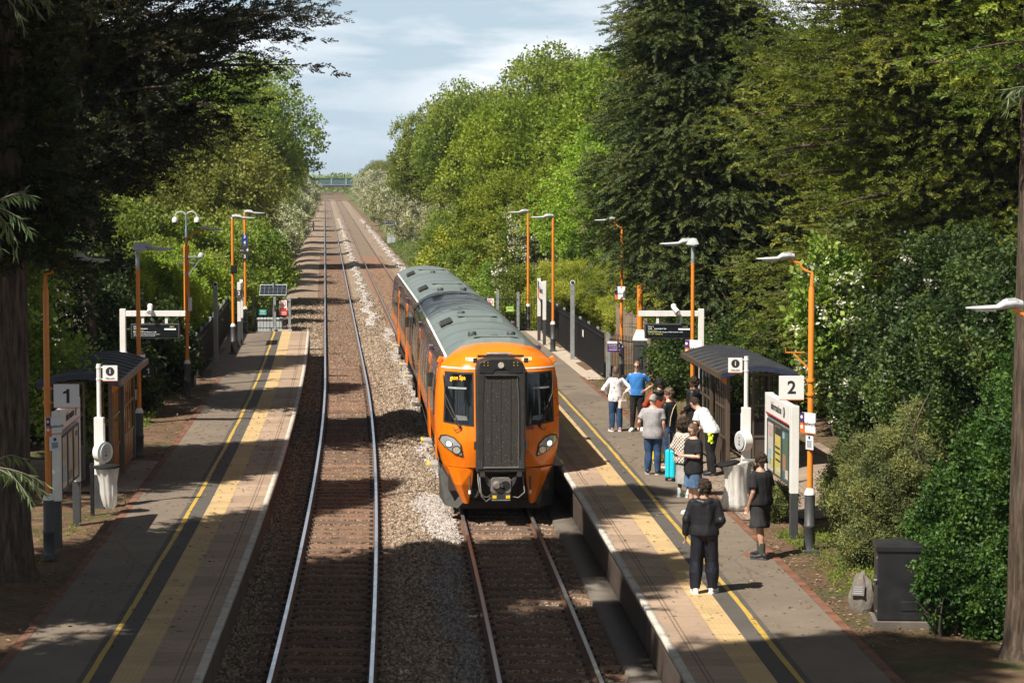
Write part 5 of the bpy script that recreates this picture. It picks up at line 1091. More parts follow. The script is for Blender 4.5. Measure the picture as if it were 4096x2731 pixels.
# waiting shelters with barrel roofs; local x runs back from the platform edge
def shelter(loc, rz, sx, label):
    t = thing('waiting_shelter', loc, label, 'shelter', 'barrel roofed waiting shelters', rz); Ln, Dp = 5.0, 1.25; X = lambda x: sx*x
    frame = LOR if sx < 0 else BROWN
    n = 12; prof = [(-.26+1.72*k/n, 2.17+.25*math.sin(math.pi*(.10+.82*k/n))) for k in range(n+1)]
    q = MB()
    ny = 60; rings = []
    for j in range(ny+1):
        y = -.55+(Ln+1.1)*j/ny; rib = 0
        rings.append([(X(x), y, z+rib) for x, z in prof])
    q.loft(rings, mat('shelter_roof', (.085, .078, .07), .45, .3, .15, 3, dirt=(.20, .18, .14), dirt_amt=.5), False, False, False); q.build('roof', t)
    q = MB()
    for k in range(9):
        y = -.40+(Ln+.8)*k/8
        q.loft([[(X(x), y-.03, z+.005), (X(x), y-.022, z+.06), (X(x), y+.022, z+.06), (X(x), y+.03, z+.005)] for x, z in prof], mat('roof_batten', (.055, .058, .066), .4, .3), False, False, False)
        q.build('roof_batten', t); q = MB()
    NAVY = mat('fascia_navy', (.018, .026, .055), .5)
    for y in (-.55, Ln+.55):
        q = MB(); q.add([(X(x), y, z+.01) for x, z in prof]+[(X(x), y, z-.10) for x, z in prof], [(k, k+1, n+2+k, n+1+k) for k in range(n)], NAVY); q.build('fascia', t)
    q = MB(); q.box((X(-.27), Ln/2, 2.235), (.09, Ln+1.1, .11), BROWN); q.build('gutter', t)
    for y in (0, Ln*.5, Ln):
        for x in (0, Dp):
            q = MB(); q.box((X(x), y, 1.12), (.085, .085, 2.24), BROWN); q.build('post', t, None, .012)
        q = MB(); q.prism([(X(-.04), 1.98), (X(-.24), 2.14), (X(-.24), 2.18), (X(-.04), 2.20)], y-.04, y+.04, 'y', LOR); q.build('bracket', t)
    def pane(nm, a, b, z0, z1, cols, rows=2, solid=.75):
        a, b = Vector(a), Vector(b); q = MB(); u = (b-a); ln = u.length
        def P(f, z): v = a+u*f; return Vector((v.x, v.y, z))
        for r_ in range(rows+1): z = z0+(z1-z0)*r_/rows; q.bar(P(0, z), P(1, z), .05, .05, BROWN)
        for c_ in range(cols+1): q.bar(P(c_/cols, z0), P(c_/cols, z1), .045 if c_ in (0, cols) else .03, .045, frame if 0 < c_ < cols else BROWN)
        o = q.build(nm, t)
        g_ = MB(); g_.add([P(0, z0+(z1-z0)/rows), P(1, z0+(z1-z0)/rows), P(1, z1), P(0, z1)], [(0, 1, 2, 3)], GLZ); g_.build('glazing', o)
        g_ = MB(); g_.add([P(0, z0), P(1, z0), P(1, z0+(z1-z0)/rows), P(0, z0+(z1-z0)/rows)], [(0, 1, 2, 3)], mat('shelter_panel', (.06, .05, .042), .35) if solid else GLZ); g_.build('lower_panel', o)
    pane('back_screen', (X(Dp), 0, 0), (X(Dp), Ln, 0), .18, 2.2, 6, 3)
    for y in (0, Ln): pane('end_screen', (X(.12 if y else .55), y, 0), (X(Dp), y, 0), .18, 2.2, 2, 3)
    pane('front_screen', (X(0), Ln*.5+.1, 0), (X(0), Ln-.1, 0), .12, 2.1, 4, 3)
    pane('front_screen', (X(0), .35, 0), (X(0), 1.75, 0), .12, 2.1, 4, 3)
    q = MB(); q.box((X(Dp-.32), Ln/2, .46), (.34, Ln-.8, .04), MET); q.build('bench', t, None, .01)
    return t
shelter(Vector((-8.40, 50.2, PZ)), .062, -1, 'orange framed waiting shelter on the left platform')
shelter(Vector((4.70, 52.2, PZ)), .062, 1, 'bronze framed waiting shelter on the right platform with people in front')
coat = thing('padded_coat', Vector((5.55, 53.4, PZ+.48)), 'grey padded coat lying on the bench in the right shelter', 'coat', None)
q = MB()
for k in range(5): q.ball((.03*(-1)**k, -.16+.08*k, .12+.03*math.sin(k)), .17, mat('padded_grey', (.20, .20, .22), .6, 0, .2, 14, .5), 12, 8, (1.0, .45, .95))
q.build('coat_cloth', coat)

# help points
def help_point(loc, sx, label):
    t = thing('help_point', loc, label, 'help point', 'help points beside the shelters')
    q = MB(); q.box((0, 0, .9), (.19, .17, 1.8), WHP); q.box((0, 0, .33), (.196, .176, .70), CHR); q.build('pillar', t, None, .012)
    q = MB(); q.cyl((0, 0, 1.75), (0, 0, 2.85), .045, WHP, 14)
    for z in (2.55, 2.78): q.lathe([(.052, z-.02), (.056, z), (.052, z+.02)], WHP, 12); q.cyl((0, 0, z), (sx*.16, -.02, z), .012, WHP, 8)
    q.build('post', t)
    b = board(t, 'help_sign', (sx*.23, -.03, 2.67), 0, .29, .30, SGW, .04); q = MB(); q.cyl((0, -.021, .035), (0, -.024, .035), .085, INK, 28); q.build('sign_disc', b)
    txt(b, 'i', .13, SGW, 0, .035, .026, bold=.003); txt(b, 'Help point', .042, INK, 0, -.10, .023); sub_rect(b, 'sign_edge', 0, -.148, .29, .012, SGO, .022)
    q = MB(); q.cyl((-.02*sx if sx < 0 else .02, -.05, 1.12), (-sx*-.13 if sx > 0 else -.13, -.13, 1.12), .21, WHP, 26); c = Vector((sx*.14, -.138, 1.12)); q.cyl(c, c+Vector((sx*.012, -.006, 0)), .17, LGR, 24)
    for k in range(3): q.box(c+Vector((sx*.012, -.012, .08-.07*k)), (.03, .03, .025), (SGG, SGR, INK)[k])
    o = q.build('call_unit', t); o.location = (0, 0, 0)
    b = board(t, 'notice', (sx*.10, -.02, 1.45), R(90)*sx, .10, .46, SGW); sub_rect(b, 'sign_edge', 0, -.22, .1, .02, SGR)
    return t
help_point(Vector((-8.12, 47.2, PZ-.02)), 1, 'white help point pillar in front of the left shelter')
help_point(Vector((4.80, 49.2, PZ-.02)), -1, 'white help point pillar in front of the right shelter')

# information boards, standing along the platform
def info_board(loc, rz, label, posters):
    t = thing('information_board', loc, label, 'notice board', 'white information boards', rz); W = 2.7    # faces local -y, runs along local x
    for x in (-W/2, W/2):
        q = MB(); q.box((x, 0, 1.62), (.16, .15, 1.58), WHP); q.box((x, 0, .40), (.15, .14, .86), CHR); q.build('post', t, None, .008)
    b = board(t, 'header', (0, -.01, 2.22), 0, W-.16, .36, SGW, .14); txt(b, 'Information', .22, INK, -.12, .01, .074, sx=1.1); sub_rect(b, 'header_line', 0, -.165, W-.16, .025, SGR, .073)
    q = MB(); q.cyl((.72, -.0725, .01), (.72, -.076, .01), .10, INK, 24); q.build('header_disc', b); txt(b, 'i', .17, SGW, .72, .01, .08, bold=.005)
    q = MB(); q.box((0, .0, 1.45), (W-.2, .10, 1.04), GALV); cs = q.build('poster_case', t, None, .006)
    for k, m_ in enumerate(posters):
        x = -.80+k*.80; q = MB(); q.box((x, -.056, 1.45), (.70, .012, .92), m_[0]); q.build('poster', cs)
        for (dx, dz, w, h, mm) in m_[1]: q = MB(); q.box((x+dx, -.066, 1.45+dz), (w, .004, h), mm); q.build('poster_print', cs)
        q = MB()
        for s in (-.37, .37): q.box((x+s, -.062, 1.45), (.03, .03, .98), CHR)
        for s in (-.48, .48): q.box((x, -.064, 1.45+s), (.74, .03, .03), CHR)
        q.build('poster_frame', cs)
    return t
pm = lambda n, c: mat('print_'+n, c, .4, 0, .12, 9)
PW, PY, PT, PGN, PBL, PPK = pm('white', (.50, .48, .45)), pm('yellow', (.52, .44, .10)), pm('teal', (.05, .12, .11)), pm('green', (.07, .13, .08)), pm('blue', (.30, .40, .46)), pm('pink', (.50, .36, .34))
info_board(Vector((5.0, 44.5, PZ-.02)), R(-90)+.06, 'white information board with three posters on the right platform', [(PW, [(0, .3, .5, .2, PPK), (-.1, -.2, .3, .3, PBL), (.12, -.3, .3, .16, PY)]), (PY, [(0, .36, .6, .14, INK), (-.05, .05, .5, .03, INK), (-.05, -.05, .5, .03, INK), (0, -.18, .5, .03, INK), (.1, -.36, .4, .08, PW)]), (PT, [(.05, .15, .4, .3, PGN), (-.1, -.15, .3, .3, pm('rust', (.36, .17, .08))), (.15, -.34, .3, .16, PW), (-.2, .34, .2, .12, PBL)])])
info_board(Vector((-8.08, 43.5, PZ-.02)), R(90)+.055, 'white information board with three posters on the left platform', [(PW, [(0, .2, .5, .3, pm('tan', (.45, .36, .24))), (-.05, -.2, .4, .3, PBL)]), (pm('tan', (.45, .36, .24)), [(0, .1, .4, .5, PW), (0, -.32, .5, .16, PT)]), (PW, [(0, .0, .45, .6, pm('tan', (.45, .36, .24))), (.1, .34, .3, .1, SGB)])])

# litter bag stands
def bag_mat():
    m, N, L, b = new_mat('clear_bag'); o = N.new('ShaderNodeTexCoord').outputs['Object']; b.inputs['Base Color'].default_value = (.82, .80, .76, 1); b.inputs['Roughness'].default_value = .3
    t = N.new('ShaderNodeBsdfTransparent'); t.inputs[0].default_value = (.85, .84, .80, 1); tl = N.new('ShaderNodeBsdfTranslucent'); tl.inputs[0].default_value = (.82, .8, .76, 1)
    a = N.new('ShaderNodeMixShader'); a.inputs[0].default_value = .3; L.new(b.outputs[0], a.inputs[1]); L.new(tl.outputs[0], a.inputs[2])
    mp = N.new('ShaderNodeMapping'); mp.inputs['Scale'].default_value = (14, 14, 1.2); L.new(o, mp.inputs['Vector']); f = ramp(N, L, noise(N, L, mp.outputs[0], 1.5, 4), (.35, (.12,)), (.65, (.45,)))
    mx = N.new('ShaderNodeMixShader'); L.new(f, mx.inputs[0]); L.new(a.outputs[0], mx.inputs[1]); L.new(t.outputs[0], mx.inputs[2]); L.new(mx.outputs[0], N['Material Output'].inputs['Surface']); return m
BAG = bag_mat()
def litter_bag(loc, post, full, label):
    t = thing('litter_bag_stand', loc, label, 'litter bin', 'clear litter bag stands'); rs = random.Random(5)
    px, py = post; q = MB(); q.box((px, py, .48), (.07, .07, 1.02), CHR if full else BLP); q.box((px*.75, py*.75, .93), (abs(px)*.6+.05, .05, .05), GALV); q.build('stand_post', t, None, .006)
    tilt = -.18 if full else -.02
    q = MB(); q.lathe([(.0, .96), (.22, .955), (.262, .935), (.265, .91), (.245, .90)], BLP, 28); o = q.build('lid', t); o.rotation_euler = (.0, tilt, 0)
    rings = []; n = 44
    zz = ((.91, .245), (.86, .235), (.72, .20), (.5, .20), (.3, .225), (.14, .275), (.04, .27), (.0, .18)) if full else ((.9, .22), (.8, .19), (.6, .15), (.42, .15), (.28, .13), (.16, .10), (.08, .03))
    for z, r in zz:
        rings.append([((r+(.018 if z < .85 else .004)*math.sin(a*2*math.pi*11/n+z*3)+.01*math.sin(a*.9))*math.cos(2*math.pi*a/n)+(.04 if not full else 0)*(.9-z), (r+(.018 if z < .85 else .004)*math.cos(a*2*math.pi*9/n))*math.sin(2*math.pi*a/n), z+(tilt*-.25*math.cos(2*math.pi*a/n) if z > .85 else 0)) for a in range(n)])
    q = MB(); q.loft(rings, BAG, True, False); q.build('clear_bag', t)
    if full:
        for k in range(7):
            q = MB(); a = k*.9; c = (.12*math.cos(a), .12*math.sin(a), .07+.05*(k % 3)); mm = (PW, INK, PBL, pm('can', (.35, .36, .38)), pm('cup', (.30, .22, .14)), SGB, PW)[k]
            if k % 2: q.cyl(c, (c[0]+.04, c[1]+.03, c[2]+.12), .033, mm, 12)
            else: q.box(c, (.13, .09, .07), mm, rz=a)
            q.build('litter', t, None, .006)
    return t
litter_bag(Vector((4.36, 46.8, PZ)), (.44, .5), True, 'clear litter bag holding rubbish on a grey stand, beside the man in black shorts')
litter_bag(Vector((-7.80, 46.2, PZ)), (-.30, .0), False, 'half empty clear litter bag hanging by the left help point')

# cabinet and memorial stone on the right bank
t = thing('equipment_cabinet', Vector((5.66, 34.85, .9)), 'black lineside cabinet on a concrete plinth, partly inside the privet hedge', 'cabinet', None, R(-4))
q = MB(); q.box((0, 0, .03), (.80, .74, .14), mat('plinth_concrete', (.11, .092, .075), .9, 0, .25, 4, .3)); q.build('plinth', t, None, .01)
CAB = mat('cabinet_black', (.014, .014, .015), .42, 0, .3, 4)
q = MB(); q.box((0, 0, .62), (.70, .62, 1.02), CAB); bd = q.build('cabinet_body', t, None, .01)
q = MB(); q.loft([[(sx_*a, sy_*b_, z) for sx_, sy_ in ((-1, -1), (1, -1), (1, 1), (-1, 1))] for a, b_, z in ((.375, .335, 1.12), (.375, .335, 1.19), (.02, .02, 1.27))], CAB, True, True, False); q.build('lid', t, None, .006)
q = MB(); q.box((.12, -.315, .32), (.24, .015, .14), CAB); q.build('vent_cover', bd, None, .01)
q = MB(); q.box((-.355, -.20, .68), (.03, .09, .13), DSTEEL); q.cyl((-.355, -.28, .69), (-.40, -.28, .69), .02, MET, 8); q.build('lock', bd, None, .005)
for z in (.24, 1.02): q = MB(); q.box((-.356, -.27, z), (.02, .04, .03), MET); q.build('hinge', bd)
t = thing('memorial_stone', Vector((5.27, 36.0, .86)), 'rough grey stone with a dark plaque leaning behind the black cabinet', 'stone', None, R(-20))
bm_ = bmesh.new(); bmesh.ops.create_icosphere(bm_, subdivisions=3, radius=1)
rs_ = random.Random(3)
for v in bm_.verts: v.co = Vector((v.co.x*.20*(1-.25*v.co.z), v.co.y*.14*(1-.35*v.co.z), .26+.36*v.co.z))*(1+.05*math.sin(v.co.x*9)+.04*math.sin(v.co.y*13+v.co.z*7))
me = bpy.data.meshes.new('stone_block'); bm_.to_mesh(me); bm_.free(); me.materials.append(mat('stone_grey', (.15, .13, .11), .95, 0, .3, 5, .8)); o = bpy.data.objects.new('stone_block', me); C.objects.link(o); o.parent = t
b = board(t, 'plaque', (-.02, -.145, .36), R(0), .20, .17, mat('plaque_dark', (.05, .045, .045), .4, .3)); b.rotation_euler = (R(-22), 0, 0)
for k in range(4): sub_rect(b, 'plaque_line', 0, .05-.033*k, .14, .012, mat('plaque_line', (.2, .19, .18), .5))
t = thing('drain_cover', Vector((4.28, 41.2, PZ+.004)), 'rusty drain cover set in the asphalt at the feet of the man in shorts', 'drain cover', None, .06)
q = MB(); q.box((0, 0, 0), (.56, .42, .012), mat('rust_cover', (.22, .10, .06), .8, .2, .25, 8))
for k in range(11): q.box((-.25+k*.05, 0, .009), (.02, .38, .012), mat('rust_rib', (.17, .075, .045), .8, .2))
q.build('cover_plate', t)
# ---------------- fences, gates, name boards and things beyond the platforms ----------------
def bow_rail(t, a, b, h, m=BLP, pitch=.115, hoops=True):
    """bow top railing between two points (one mesh part)"""
    a, b = Vector(a), Vector(b); u = b-a; ln = u.length; u.normalize(); q = MB()
    q.bar(a+Vector((0, 0, .14)), b+Vector((0, 0, .14)), .04, .03, m); q.bar(a+Vector((0, 0, h-.18)), b+Vector((0, 0, h-.18)), .04, .03, m)
    n = max(2, int(ln/pitch)); n -= n % 2; st = ln/n
    for k in range(n+1): q.cyl(a+u*st*k+Vector((0, 0, .05)), a+u*st*k+Vector((0, 0, h-.06)), .009, m, 6)
    if hoops:
        for k in range(0, n, 2): c = a+u*st*(k+.5*1); q.tube([c+u*(-st/2*math.cos(j*math.pi/6))+Vector((0, 0, h-.06+st/2*math.sin(j*math.pi/6))) for j in range(7)], .009, m, 5)
    return q.build('railing', t)
def black_fence(label, off, y0, y1, sg):
    P = lambda y, d=0: Vector((cx(y)+off+d, y, PZ)); t = thing('platform_fence', P(y0), label, 'fence', 'black platform fences'); O = P(y0); h = 1.48
    n = int((y1-y0)/2.6); ys = np.linspace(y0, y1, n+1)
    for k in range(n):
        a, b = P(ys[k])-O, P(ys[k+1])-O; u = (b-a); q = MB(); nn = 26
        for j in range(nn):                                     # corrugated infill
            c = a+u*((j+.5)/nn); q.box(c+Vector((sg*(.012 if j % 2 else 0), 0, h*.47)), (.014, u.length/nn*1.02, h*.82), BLP, rz=math.atan2(-u.x, u.y))
            q.box(c+Vector((0, 0, h*.925)), (.012, u.length/nn*.45, .13), BLP, rz=math.atan2(-u.x, u.y))
        q.bar(a+Vector((sg*.02, 0, .08)), b+Vector((sg*.02, 0, .08)), .05, .05, BLP); q.bar(a+Vector((sg*.02, 0, h*.87)), b+Vector((sg*.02, 0, h*.87)), .05, .04, BLP); q.build('fence_panel', t)
    for y in ys: q = MB(); q.box(P(y, -sg*.10)-O+Vector((0, 0, .72)), (.09, .10, 1.50), GALV); q.build('fence_post', t, None, .006)
    return t
t = black_fence('black corrugated fence along the back of the left platform', EL-3.36, 77.6, 100.9, 1)
t2 = black_fence('black corrugated fence along the back of the right platform', ER+3.44, 77.8, 101.0, -1)
b = board(t2, 'notice', (cx(84)-cx(77.8)-.06, 6.2, 1.02), R(-86), .30, .24, SGW); sub_rect(b, 'notice_line', 0, -.1, .3, .03, SGR)
for x, y, l in ((xd(495, 84, 3), 84, 'tall galvanised post behind the left fence'), (xd(1315, 85.5, 3), 85.5, 'tall galvanised post with a small mirror behind the right fence')):
    t = thing('steel_post', Vector((x, y, .85)), l, 'post', None); q = MB(); q.box((0, 0, 1.36), (.15, .10, 2.76), GALV); q.build('post', t, None, .008)
    q = MB(); q.cyl((0, -.06, 2.80), (0, .02, 2.80), .085, SGW, 18); q.cyl((0, -.07, 2.80), (0, -.06, 2.80), .06, INK, 14); q.build('mirror', t)
def warn_sign(par, c, rz, s=1.0):
    b = board(par, 'warning_sign', c, rz, .33*s, .44*s, SGW)
    q = MB(); n = 28; ro, ri = .125*s, .10*s; q.add([(r*math.cos(2*math.pi*k/n), -.0125, .07*s+r*math.sin(2*math.pi*k/n)) for r in (ro, ri) for k in range(n)], [(k, (k+1) % n, n+(k+1) % n, n+k) for k in range(n)], SGR)
    q.bar((-.075*s, -.016, .145*s), (.075*s, -.016, -.005*s), .004, .022*s, SGR); q.build('prohibition_ring', b)
    q = MB(); q.ball((0, -.013, .135*s), .018*s, INK, 8, 6, (1, .2, 1)); q.bar((0, -.013, .115*s), (0, -.013, .06*s), .003, .035*s, INK); q.bar((0, -.013, .07*s), (-.03*s, -.013, 0), .003, .014*s, INK); q.bar((0, -.013, .07*s), (.03*s, -.013, 0), .003, .014*s, INK); q.build('walker_symbol', b)
    sub_rect(b, 'warning_band', 0, -.13*s, .28*s, .05*s, SGR); sub_rect(b, 'warning_band', 0, -.19*s, .28*s, .05*s, SGR); return b
# gate across the end of the left platform
y = 101.1; xa, xb, xc = xd(582, y, 1.5), xd(631, y, 1.5), xd(665, y, 1.5); t = thing('end_gate', Vector((xa, y, PZ)), 'black bow topped gate with red and green notices closing the left platform end', 'gate')
bow_rail(t, (0, 0, 0), (xb-xa-.06, 0, 0), 1.42); bow_rail(t, (xb-xa+.06, 0, 0), (xc-xa, 0, 0), 1.42)
for x in (-.42, 0, xb-xa, xc-xa): q = MB(); q.box((x, .03, .70), (.11, .08, 1.46), GALV if x else BLP); q.build('gate_post', t, None, .006)
b = board(t, 'green_notice', ((xb-xa)*.45, -.05, .80), 0, .32, .24, SGG); 
for k in range(3): sub_rect(b, 'notice_line', 0, .06-.06*k, .22, .018, SGW)
warn_sign(t, (xb-xa+.36, -.05, 1.08), 0); b = board(t, 'red_notice', (xb-xa+.36, -.05, .76), 0, .36, .18, SGR)
for k in range(3): sub_rect(b, 'notice_line', 0, .05-.05*k, .28, .015, SGW)
q = MB(); q.box((xb-xa-.17, -.04, .82), (.13, .06, .22), BLP); q.build('gate_lock', t, None, .008)
q = MB(); q.box(((xb+xc)/2-xa, -.02, .03), (xc-xb+.2, .12, .1), NOSE); q.build('gate_sill', t)
# gate at the end of the right platform
y = 101.4; xa, xb, xc = xd(1095, y, 1.5), xd(1143, y, 1.5), xd(1190, y, 1.5); t = thing('end_gate', Vector((xa, y, PZ)), 'black bow topped gate with lime notice closing the right platform end, behind the train', 'gate')
bow_rail(t, (0, 0, 0), (xb-xa-.06, 0, 0), 1.5); bow_rail(t, (xb-xa+.06, 0, 0), (xc-xa, 0, 0), 1.5); bow_rail(t, (xc-xa+.1, 0, 0), (xd(1246, y, 1.5)-xa, 0, 0), 1.5)
for x in (-.1, xb-xa, xc-xa): q = MB(); q.box((x, .03, .80), (.12, .08, 1.66), GALV); q.build('gate_post', t, None, .006)
b = board(t, 'lime_notice', (xb-xa+.52, -.05, .92), 0, .30, .22, SGL)
for k in range(3): sub_rect(b, 'notice_line', 0, .05-.05*k, .2, .016, SGW if k == 2 else SGG)
warn_sign(t, (xb-xa-.32, -.05, 1.14), 0)
# path railings by the fence ends
t = thing('path_railing', Vector((3.14, 77.4, PZ)), 'bow topped railing with a purple support notice between the fence and the boxed post', 'railing'); bow_rail(t, (0, 0, 0), (.72, -1.7, 0), 1.46)
for a, b_ in ((0, 0), (.72, -1.7)): q = MB(); q.box((a, b_, .72), (.07, .07, 1.46), GALV); q.build('rail_post', t, None, .005)
b = board(t, 'support_notice', (.14, -.46, 1.06), R(-14), .46, .34, SGP); sub_rect(b, 'notice_head', 0, .135, .46, .07, SGW)
txt(b, 'Do You Need Urgent', .042, SGW, 0, .06); txt(b, 'Mental Health Support?', .038, SGW, 0, .01); txt(b, 'call us on 0300 200 0011', .03, SGW, 0, -.05); sub_rect(b, 'notice_line', 0, -.10, .36, .012, SGW)
t = thing('path_railing', Vector((-10.35, 77.6, PZ)), 'bow topped railing in the shade beside the camera mast', 'railing'); bow_rail(t, (0, 0, 0), (-2.6, -.2, 0), 1.40)
for a in (0, -1.3, -2.6): q = MB(); q.box((a, 0, .7), (.07, .07, 1.42), GALV); q.build('rail_post', t, None, .005)
# station name boards standing along the fence
def station_name(loc, rz, label):
    t = thing('station_name_board', loc, label, 'name board', 'station name boards', rz); W = 2.4
    for x in (-W/2, W/2): q = MB(); q.box((x, 0, 1.72), (.11, .13, 1.50), WHP); q.box((x, 0, .48), (.10, .12, 1.02), CHR); q.build('post', t, None, .006)
    b = board(t, 'name_panel', (0, -.02, 2.06), 0, W-.1, .66, SGW, .06); sub_rect(b, 'sign_panel', -.9, .165, .5, .33, SGP, .032); sub_rect(b, 'sign_panel', -.88, -.165, .54, .33, SGO, .032); txt(b, 'Bedworth', .36, INK, .28, 0, .034); return t
station_name(Vector((xd(1243, 94, 2)+.02, 94, PZ)), R(-90)+.075, 'white station name board beside the right fence'); 
t = station_name(Vector((xd(552, 93, 2), 93, PZ)), R(90)+.075, 'white station name board at the left fence with a black number 2 plate')
b = board(t, 'car_stop_sign', (-1.2, -.02, 2.02), R(-90)-.07, .26, .30, INK); b.location = (-1.32, -.0, 2.02); txt(b, '2', .2, SGW, 0, .03, bold=.005); txt(b, 'Car stop', .045, SGW, 0, -.1)
# solar panel and cabinets beyond the platform ends
def solar(loc, s, label, z):
    t = thing('solar_panel', loc, label, 'solar panel', 'trackside solar panels'); q = MB(); q.cyl((0, .06, -.6), (0, .06, z+.32), .04, GALV, 10); q.build('pole', t)
    q = MB(); q.box((0, 0, 0), (1.16*s, .05, .60*s), GALV); o = q.build('panel', t, (0, -.04, z), .004); o.rotation_euler = (R(-42), 0, 0)
    q = MB(); PV = mat('solar_cell', (.016, .022, .03), .15, 0, .15, 5)
    for i in range(6):
        for j in range(3): q.box((-.47*s+i*.188*s, -.028, -.18*s+j*.18*s), (.18*s, .006, .17*s), PV)
    q.build('cells', o); return t
solar(Vector((xd(628, 104, 2), 104, .35)), 1.0, 'solar panel on a pole behind the left platform end gate', 2.15)
solar(Vector((xd(899, 275, 2), 275.5, .0)), 1.25, 'distant solar panel right of the far line', 2.1)
def cabinet(loc, w, d, h, label):
    t = thing('trackside_cabinet', loc, label, 'cabinet', 'pale trackside cabinets'); CABG = mat('cabinet_grey', (.36, .39, .40), .5, 0, .1, 3, dirt=(.2, .2, .18), dirt_amt=.3)
    q = MB(); q.box((0, 0, h/2), (w, d, h), CABG); o = q.build('cabinet_body', t, None, .015); q = MB(); q.box((0, 0, h+.03), (w+.08, d+.08, .07), CABG); q.build('lid', t, None, .01)
    q = MB(); q.box((0, -d/2-.003, h/2), (.015, .008, h*.9), DSTEEL); q.box((.06, -d/2-.012, h*.55), (.03, .025, .1), DSTEEL); q.build('door_seam', o)
cabinet(Vector((xd(620, 105, .8), 105.2, .25)), 1.05, .5, .92, 'pale grey cabinet behind the left platform end gate')
cabinet(Vector((xd(899, 274, 1), 274, -.2)), .95, .6, .8, 'pale cabinet under the distant solar panel')
# timber access steps each side of the far line
for x, y, l in ((cx(342)+6.0, 342, 'timber access steps right of the far line'), (cx(336)-3.3, 336, 'timber access steps left of the far line')):
    t = thing('access_steps', Vector((x, y, -.3)), l, 'steps', 'timber access steps'); W_ = mat('weathered_timber', (.20, .155, .10), .9, 0, .3, 4); q = MB(); q.box((0, .4, .95), (2.2, 1.2, .1), W_); q.build('deck', t)
    for k in range(4): q = MB(); q.box((.5, -.3, .12+.22*k), (1.2, .1, .09), W_); q.build('rail', t)
    for k in (-1, -.1, 1): q = MB(); q.box((k, -.2, .5), (.16, .16, 1.1 if k < .5 else 1.9), W_); q.build('post', t)
# signal with a green lamp
t = thing('railway_signal', Vector((cx(480)-3.2, 480, -.3)), 'black colour light signal showing green left of the far line', 'signal'); q = MB(); q.cyl((0, 0, 0), (0, 0, 5.2), .09, BLP, 10); q.build('post', t)
q = MB(); q.box((0, -.05, 4.9), (.55, .2, 2.0), BLP); hd = q.build('signal_head', t, None, .03); q = MB(); q.cyl((0, -.2, 4.2), (0, -.16, 4.2), .17, emit('signal_green', (.02, .9, .55), 5), 16); q.build('signal_lamp', hd)
# road bridge far down the line
Yb = 735; t = thing('road_bridge', Vector((cx(Yb)+1.7, Yb, 0)), 'green girder bridge crossing the line in the far distance', 'bridge', None, .0); GRN = mat('girder_green', (.045, .09, .09), .6, 0, .15, .6); BRK = mat('bridge_brick', (.24, .16, .13), .9, 0, .2, 1)
for d in (-4, 4):
    q = MB(); q.box((0, d, 5.6), (40, .3, 2.0), GRN); q.box((0, d, 6.65), (40, .7, .18), GRN); q.box((0, d, 4.65), (40, .8, .25), mat('girder_blue', (.10, .17, .24), .6))
    for k in range(-4, 5): q.box((k*4.4, d, 5.6), (.45, .7, 2.0), mat('girder_post', (.16, .25, .28), .6))
    q.build('girder', t)
q = MB(); q.box((0, 0, 4.3), (40, 7.6, .5), BRK); q.build('deck', t)
for s in (-1, 1): q = MB(); q.box((s*13, 0, 2.4), (8, 9, 4.6), BRK); q.build('abutment', t)
# board fence behind the right platform
t = thing('board_fence', Vector((3.9, 98.5, .8)), 'weathered wooden board fence behind the black right fence', 'fence'); A_, B_ = Vector((3.9, 98.5, .8)), Vector((5.0, 79.0, .8)); n = 70; WD = mat('fence_timber', (.24, .185, .13), .9, 0, .35, 3, .4)
q = MB(); rs_ = random.Random(9)
for k in range(n):
    c = A_.lerp(B_, (k+.5)/n)-A_; hh = 1.5+rs_.uniform(-.05, .05); q.box((c.x, c.y, hh/2), (.025, 19.5/n*.95, hh), WD, rz=.056+rs_.uniform(-.05, .05))
q.build('boards', t)
for k in range(9): c = A_.lerp(B_, k/8)-A_; q = MB(); q.box((c.x-.07, c.y, .82), (.11, .11, 1.68), WD, rz=.056); q.build('post', t)
# concrete ledge at the foot of the right platform wall, sticks on the track bed
strip('wall_ledge', [4.60, 4.62, 5.08, 5.09], [-.3, -.09, -.09, -.3], YS(20, 101, 1), mat('ledge_concrete', (.115, .098, .08), .9, 0, .25, 3, .3), kind='structure')
for (x, y, l) in ((790, 1113, 'broken dry stick lying between the rails of the left track'),):
    p = ad(x, y, -.17); t = thing('stick', p, l, 'stick'); q = MB(); DRY = mat('dry_wood', (.48, .37, .22), .8)
    q.tube([(-.2, .3, .03), (-.05, .1, .04), (.08, -.05, .03), (.22, -.3, .02)], [.012, .015, .014, .006], DRY, 6); q.tube([(-.05, .1, .04), (-.02, .35, .05), (.1, .42, .03)], [.01, .01, .004], DRY, 6); q.build('twig', t)

# thin summer haze over the whole place, sky outside it
q = MB(); q.box((0, 1720, 12.2), (3010, 3600, 27.6)); hz = q.build('haze'); hz['kind'] = 'stuff'
hm = bpy.data.materials.new('haze'); hm.use_nodes = True; hn = hm.node_tree; hn.nodes.clear()
ho = hn.nodes.new('ShaderNodeOutputMaterial'); hv = hn.nodes.new('ShaderNodeVolumePrincipled'); hv.inputs['Color'].default_value = (.80, .88, 1.0, 1); hv.inputs['Density'].default_value = .00013; hv.inputs['Anisotropy'].default_value = .2
hn.links.new(hv.outputs[0], ho.inputs['Volume']); hz.data.materials.append(hm)
